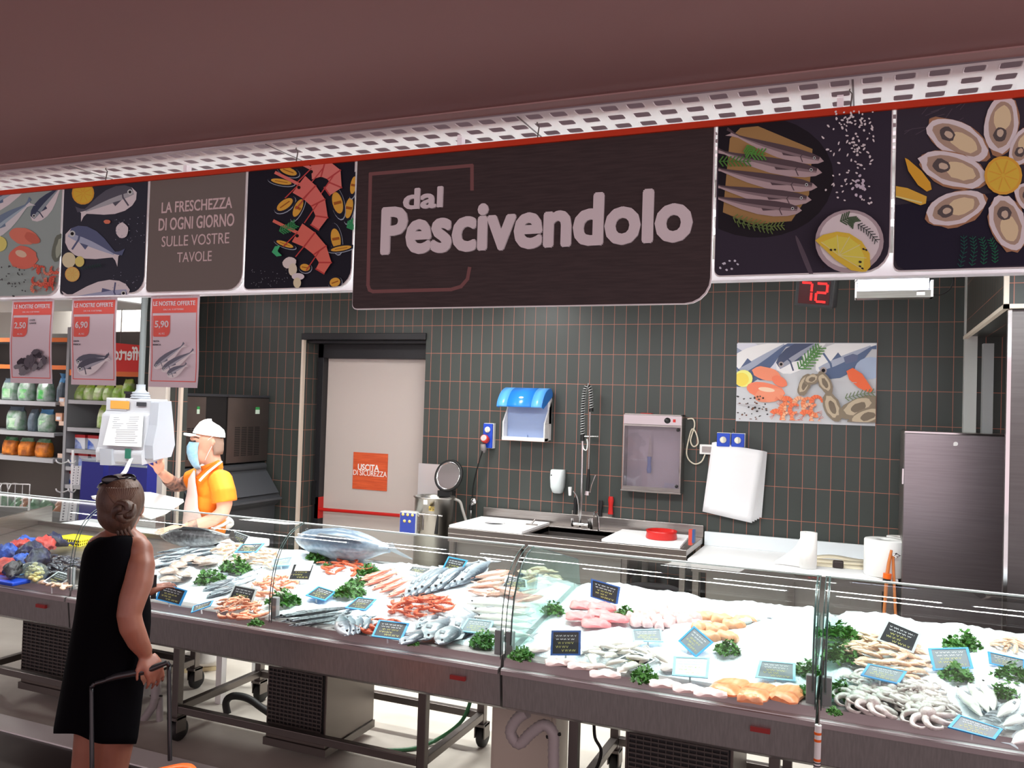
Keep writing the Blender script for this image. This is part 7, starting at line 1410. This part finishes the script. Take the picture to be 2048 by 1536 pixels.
pile('mussel', 46, 122, 1138, 40, 18, .058, 'loose black mussel in the heap below the yellow basket', 'mussel', 'loose black mussels', ang=-.1)
mb = MB(); mb.ell((0, 0, .3), (.5, .42, .3), None, 12, 8); o = mb.build('clam', mat('clam_cream', (226, 214, 150), .35, 0, (190, 170, 100), 8))
PROTO['clam'] = (o, [(MB().tube([(.5*cos(a), .42*sin(a), .3) for a in [2*pi*i/12 for i in range(13)]], .025, 5).build('shell_rim', mat('clam_rim', (160, 140, 90), .5), o), [])])
pile('clam', 34, 68, 1156, 17, 13, .034, 'cream clam in the clear bag beside the left blue tag', 'clam', 'cream clams in the bag', layers=5)
q = IP(64, 1158); tag(MB().ell((q.x, q.y, q.z+.035), (.09, .075, .06), None, 18, 10).build('clear_bag', glass('bag_film', (238, 242, 244), .8, .12)), 'clear plastic bag holding cream clams', 'bag')
PROTO['orange_clam'] = (lambda o: (o, [(MB().tube([(.5*cos(a), .42*sin(a), .22) for a in [2*pi*i/12 for i in range(13)]], .025, 5).build('shell_rim', mat('clam_rim', (160, 140, 90), .5), o), [])]))(MB().ell((0, 0, .22), (.5, .42, .22), None, 12, 8).build('orange_clam', mat('clam_tan', (220, 150, 100), .4, 0, (240, 226, 214), 9)))
pile('orange_clam', 26, 112, 1176, 30, 5, .036, 'tan and white clam along the front rail of the left counter', 'clam', 'tan clams at the front left', layers=1, ang=.2)
q = IP(16, 1166); tag(MB().box((q.x-.16, q.y-.05, q.z), (q.x+.10, q.y+.06, q.z+.02)).build('blue_tray', blue_pl, bevel=.006), 'flat blue plastic tray at the front left edge', 'tray')
def lattice_basket():
    a, b = PY(117, 1092, 3.98), PY(176, 1092, 3.98); z1 = a.z; z0 = tray_z(3.95)+.02; x0, x1 = a.x, a.x+.30; y0, y1 = 3.88, 4.10; t = thing('yellow_basket', 'yellow plastic lattice basket at the back of the left counter', 'basket', ((x0+x1)/2, 4.0, z0))
    yl = mat('basket_yellow', (240, 220, 20), .4); m = MB(); ins = .035
    T_ = [Vector((x0, y0, z1)), Vector((x1, y0, z1)), Vector((x1, y1, z1+.03)), Vector((x0, y1, z1+.03))]; B_ = [Vector((x0+ins, y0+ins, z0)), Vector((x1-ins, y0+ins, z0)), Vector((x1-ins, y1-ins, z0)), Vector((x0+ins, y1-ins, z0))]
    for i in range(4):
        a0, a1, b0, b1 = T_[i], T_[(i+1) % 4], B_[i], B_[(i+1) % 4]
        for k in range(13): u = k/12; m.tube([a0.lerp(a1, u), b0.lerp(b1, u)], .004, 4)
        for k in range(5): v = k/4; m.tube([a0.lerp(b0, v), a1.lerp(b1, v)], .004, 4)
    m.add(B_, [(0, 1, 2, 3)]); m.build('lattice', yl, t); MB().tube(T_+[T_[0]], .009, 6).build('rim', yl, t)
lattice_basket()
# ------------------------------------------------------------------ hoses, drain pipes and small things under the counter
def chain(pts, Y): return [PY(x, y, Y) for x, y in pts]
a = PZ(455, 1431, 0)
tag(MB().tube([a+Vector((0, 0, .01))]+chain(((452, 1404), (466, 1392), (496, 1397), (524, 1416), (560, 1440)), a.y), .022, 10, 0, 5).build('drain_hose', rubber), 'thick black drain hose arching from the floor to the compressor', 'hose')
P = [PZ(640, 1478, .012), PZ(704, 1494, .012), PZ(760, 1500, .012), PZ(826, 1497, .012), PZ(876, 1478, .03)]
q = P[-1]; P += [PY(920, 1446, q.y+.02), PY(938, 1412, q.y+.05), PY(942, 1385, q.y+.06)]
tag(MB().tube(P, .011, 8, 0, 5).build('garden_hose', mat('hose_green', (30, 90, 50), .45)), 'thin green hose curving over the floor below the long counter', 'hose')
m_pvc = mat('pvc_grey', (158, 152, 152), .45); m_cor = mat('corrugated_grey', (172, 164, 164), .5)
t = thing('drain_pipe', 'grey plastic drain pipe beside the left front leg of the long counter', 'pipe', PZ(300, 1470, 0))
Yp = 3.86; MB().tube([PY(311, 1335, Yp), PY(312, 1395, Yp)], .030, 12).tube([PY(312, 1390, Yp), PY(306, 1412, Yp), PY(287, 1440, Yp)], .024, 12).build('elbow_pipe', m_pvc, t); MB().tube([PY(319, 1392, Yp+.03), PY(320, 1475, Yp+.03)], .020, 10).build('down_pipe', m_pvc, t); MB().tube([PY(301, 1391, Yp), PY(324, 1392, Yp)], .006, 6).build('clip', rubber, t)
t = thing('trap_pipe', 'grey corrugated S-bend drain pipe under the fillet counter', 'pipe', PZ(1107, 1600, 0)); Yp = 3.62
S_ = chain(((1054, 1424), (1034, 1438), (1021, 1464), (1038, 1487), (1062, 1466), (1088, 1450), (1106, 1466), (1107, 1500), (1107, 1560), (1107, 1600)), Yp); C_ = cat_rom(S_, 8); MB().tube(C_, [.024 if i % 2 else .0275 for i in range(len(C_))], 12).build('corrugated_pipe', m_cor, t)
MB().tube([PY(1093, 1474, Yp), PY(1121, 1468, Yp)], .008, 6).build('cable_tie', rubber, t)
a, b = PY(984, 1415, 3.95), PY(1112, 1436, 3.95)
t = thing('service_cabinet', 'pale service cabinet standing under the joint of two counters', 'cabinet', ((a.x+b.x)/2, 4.05, 0)); MB().box((a.x, 3.95, .02), (b.x, 4.15, .62)).build('body', mat('cabinet_beige', (196, 186, 172), .5), t, bevel=.006); MB().box((a.x+.02, 3.942, .05), (b.x-.02, 3.95, .60)).build('door', mat('cabinet_beige', (196, 186, 172), .5), t)
Yr = 3.212; x = PY(1638, 1440, Yr).x; t = thing('marker_rod', 'thin white rod with orange bands hanging at the counter joint', 'rod', (x, Yr, .5)); zz = lambda y: PY(1637, y, Yr).z
MB().tube([(x-.002, Yr, zz(1450)), (x-.004, Yr, zz(1590))], .012, 10).build('rod', white_pl, t)
for y in (1464, 1478, 1517): MB().tube([(x-.003, Yr, zz(y)), (x-.003, Yr, zz(y+5))], .0128, 10).build('orange_band', orange_pl, t)
for y in (1524, 1530, 1536, 1542): MB().tube([(x-.003, Yr, zz(y)), (x-.003, Yr, zz(y+2.5))], .0128, 10).build('dark_band', dark_pl, t)
MB().tube([(x, Yr+.004, zz(1400)), (x, Yr+.002, zz(1450))], .003, 6).build('hanger_strip', steel, t)
tag(MB().tube(chain(((1188, 1440), (1190, 1475), (1202, 1500), (1196, 1530), (1180, 1560)), 3.9), .008, 8, 0, 5).build('power_cable', rubber), 'black power cable hanging under the fillet counter', 'cable')
a = Vector((-1.48, 6.42, 0))
t = thing('waste_bucket', 'grey round bucket on the floor under the sink table', 'bucket', a); MB().lathe([(.15, .18), (.17, .2), (.20, .56), (.21, .57), (.195, .57), (.165, .22), (0, .2)], 28, (a.x, a.y, 0)).build('bucket', mat('bucket_grey', (150, 150, 154), .5), t)
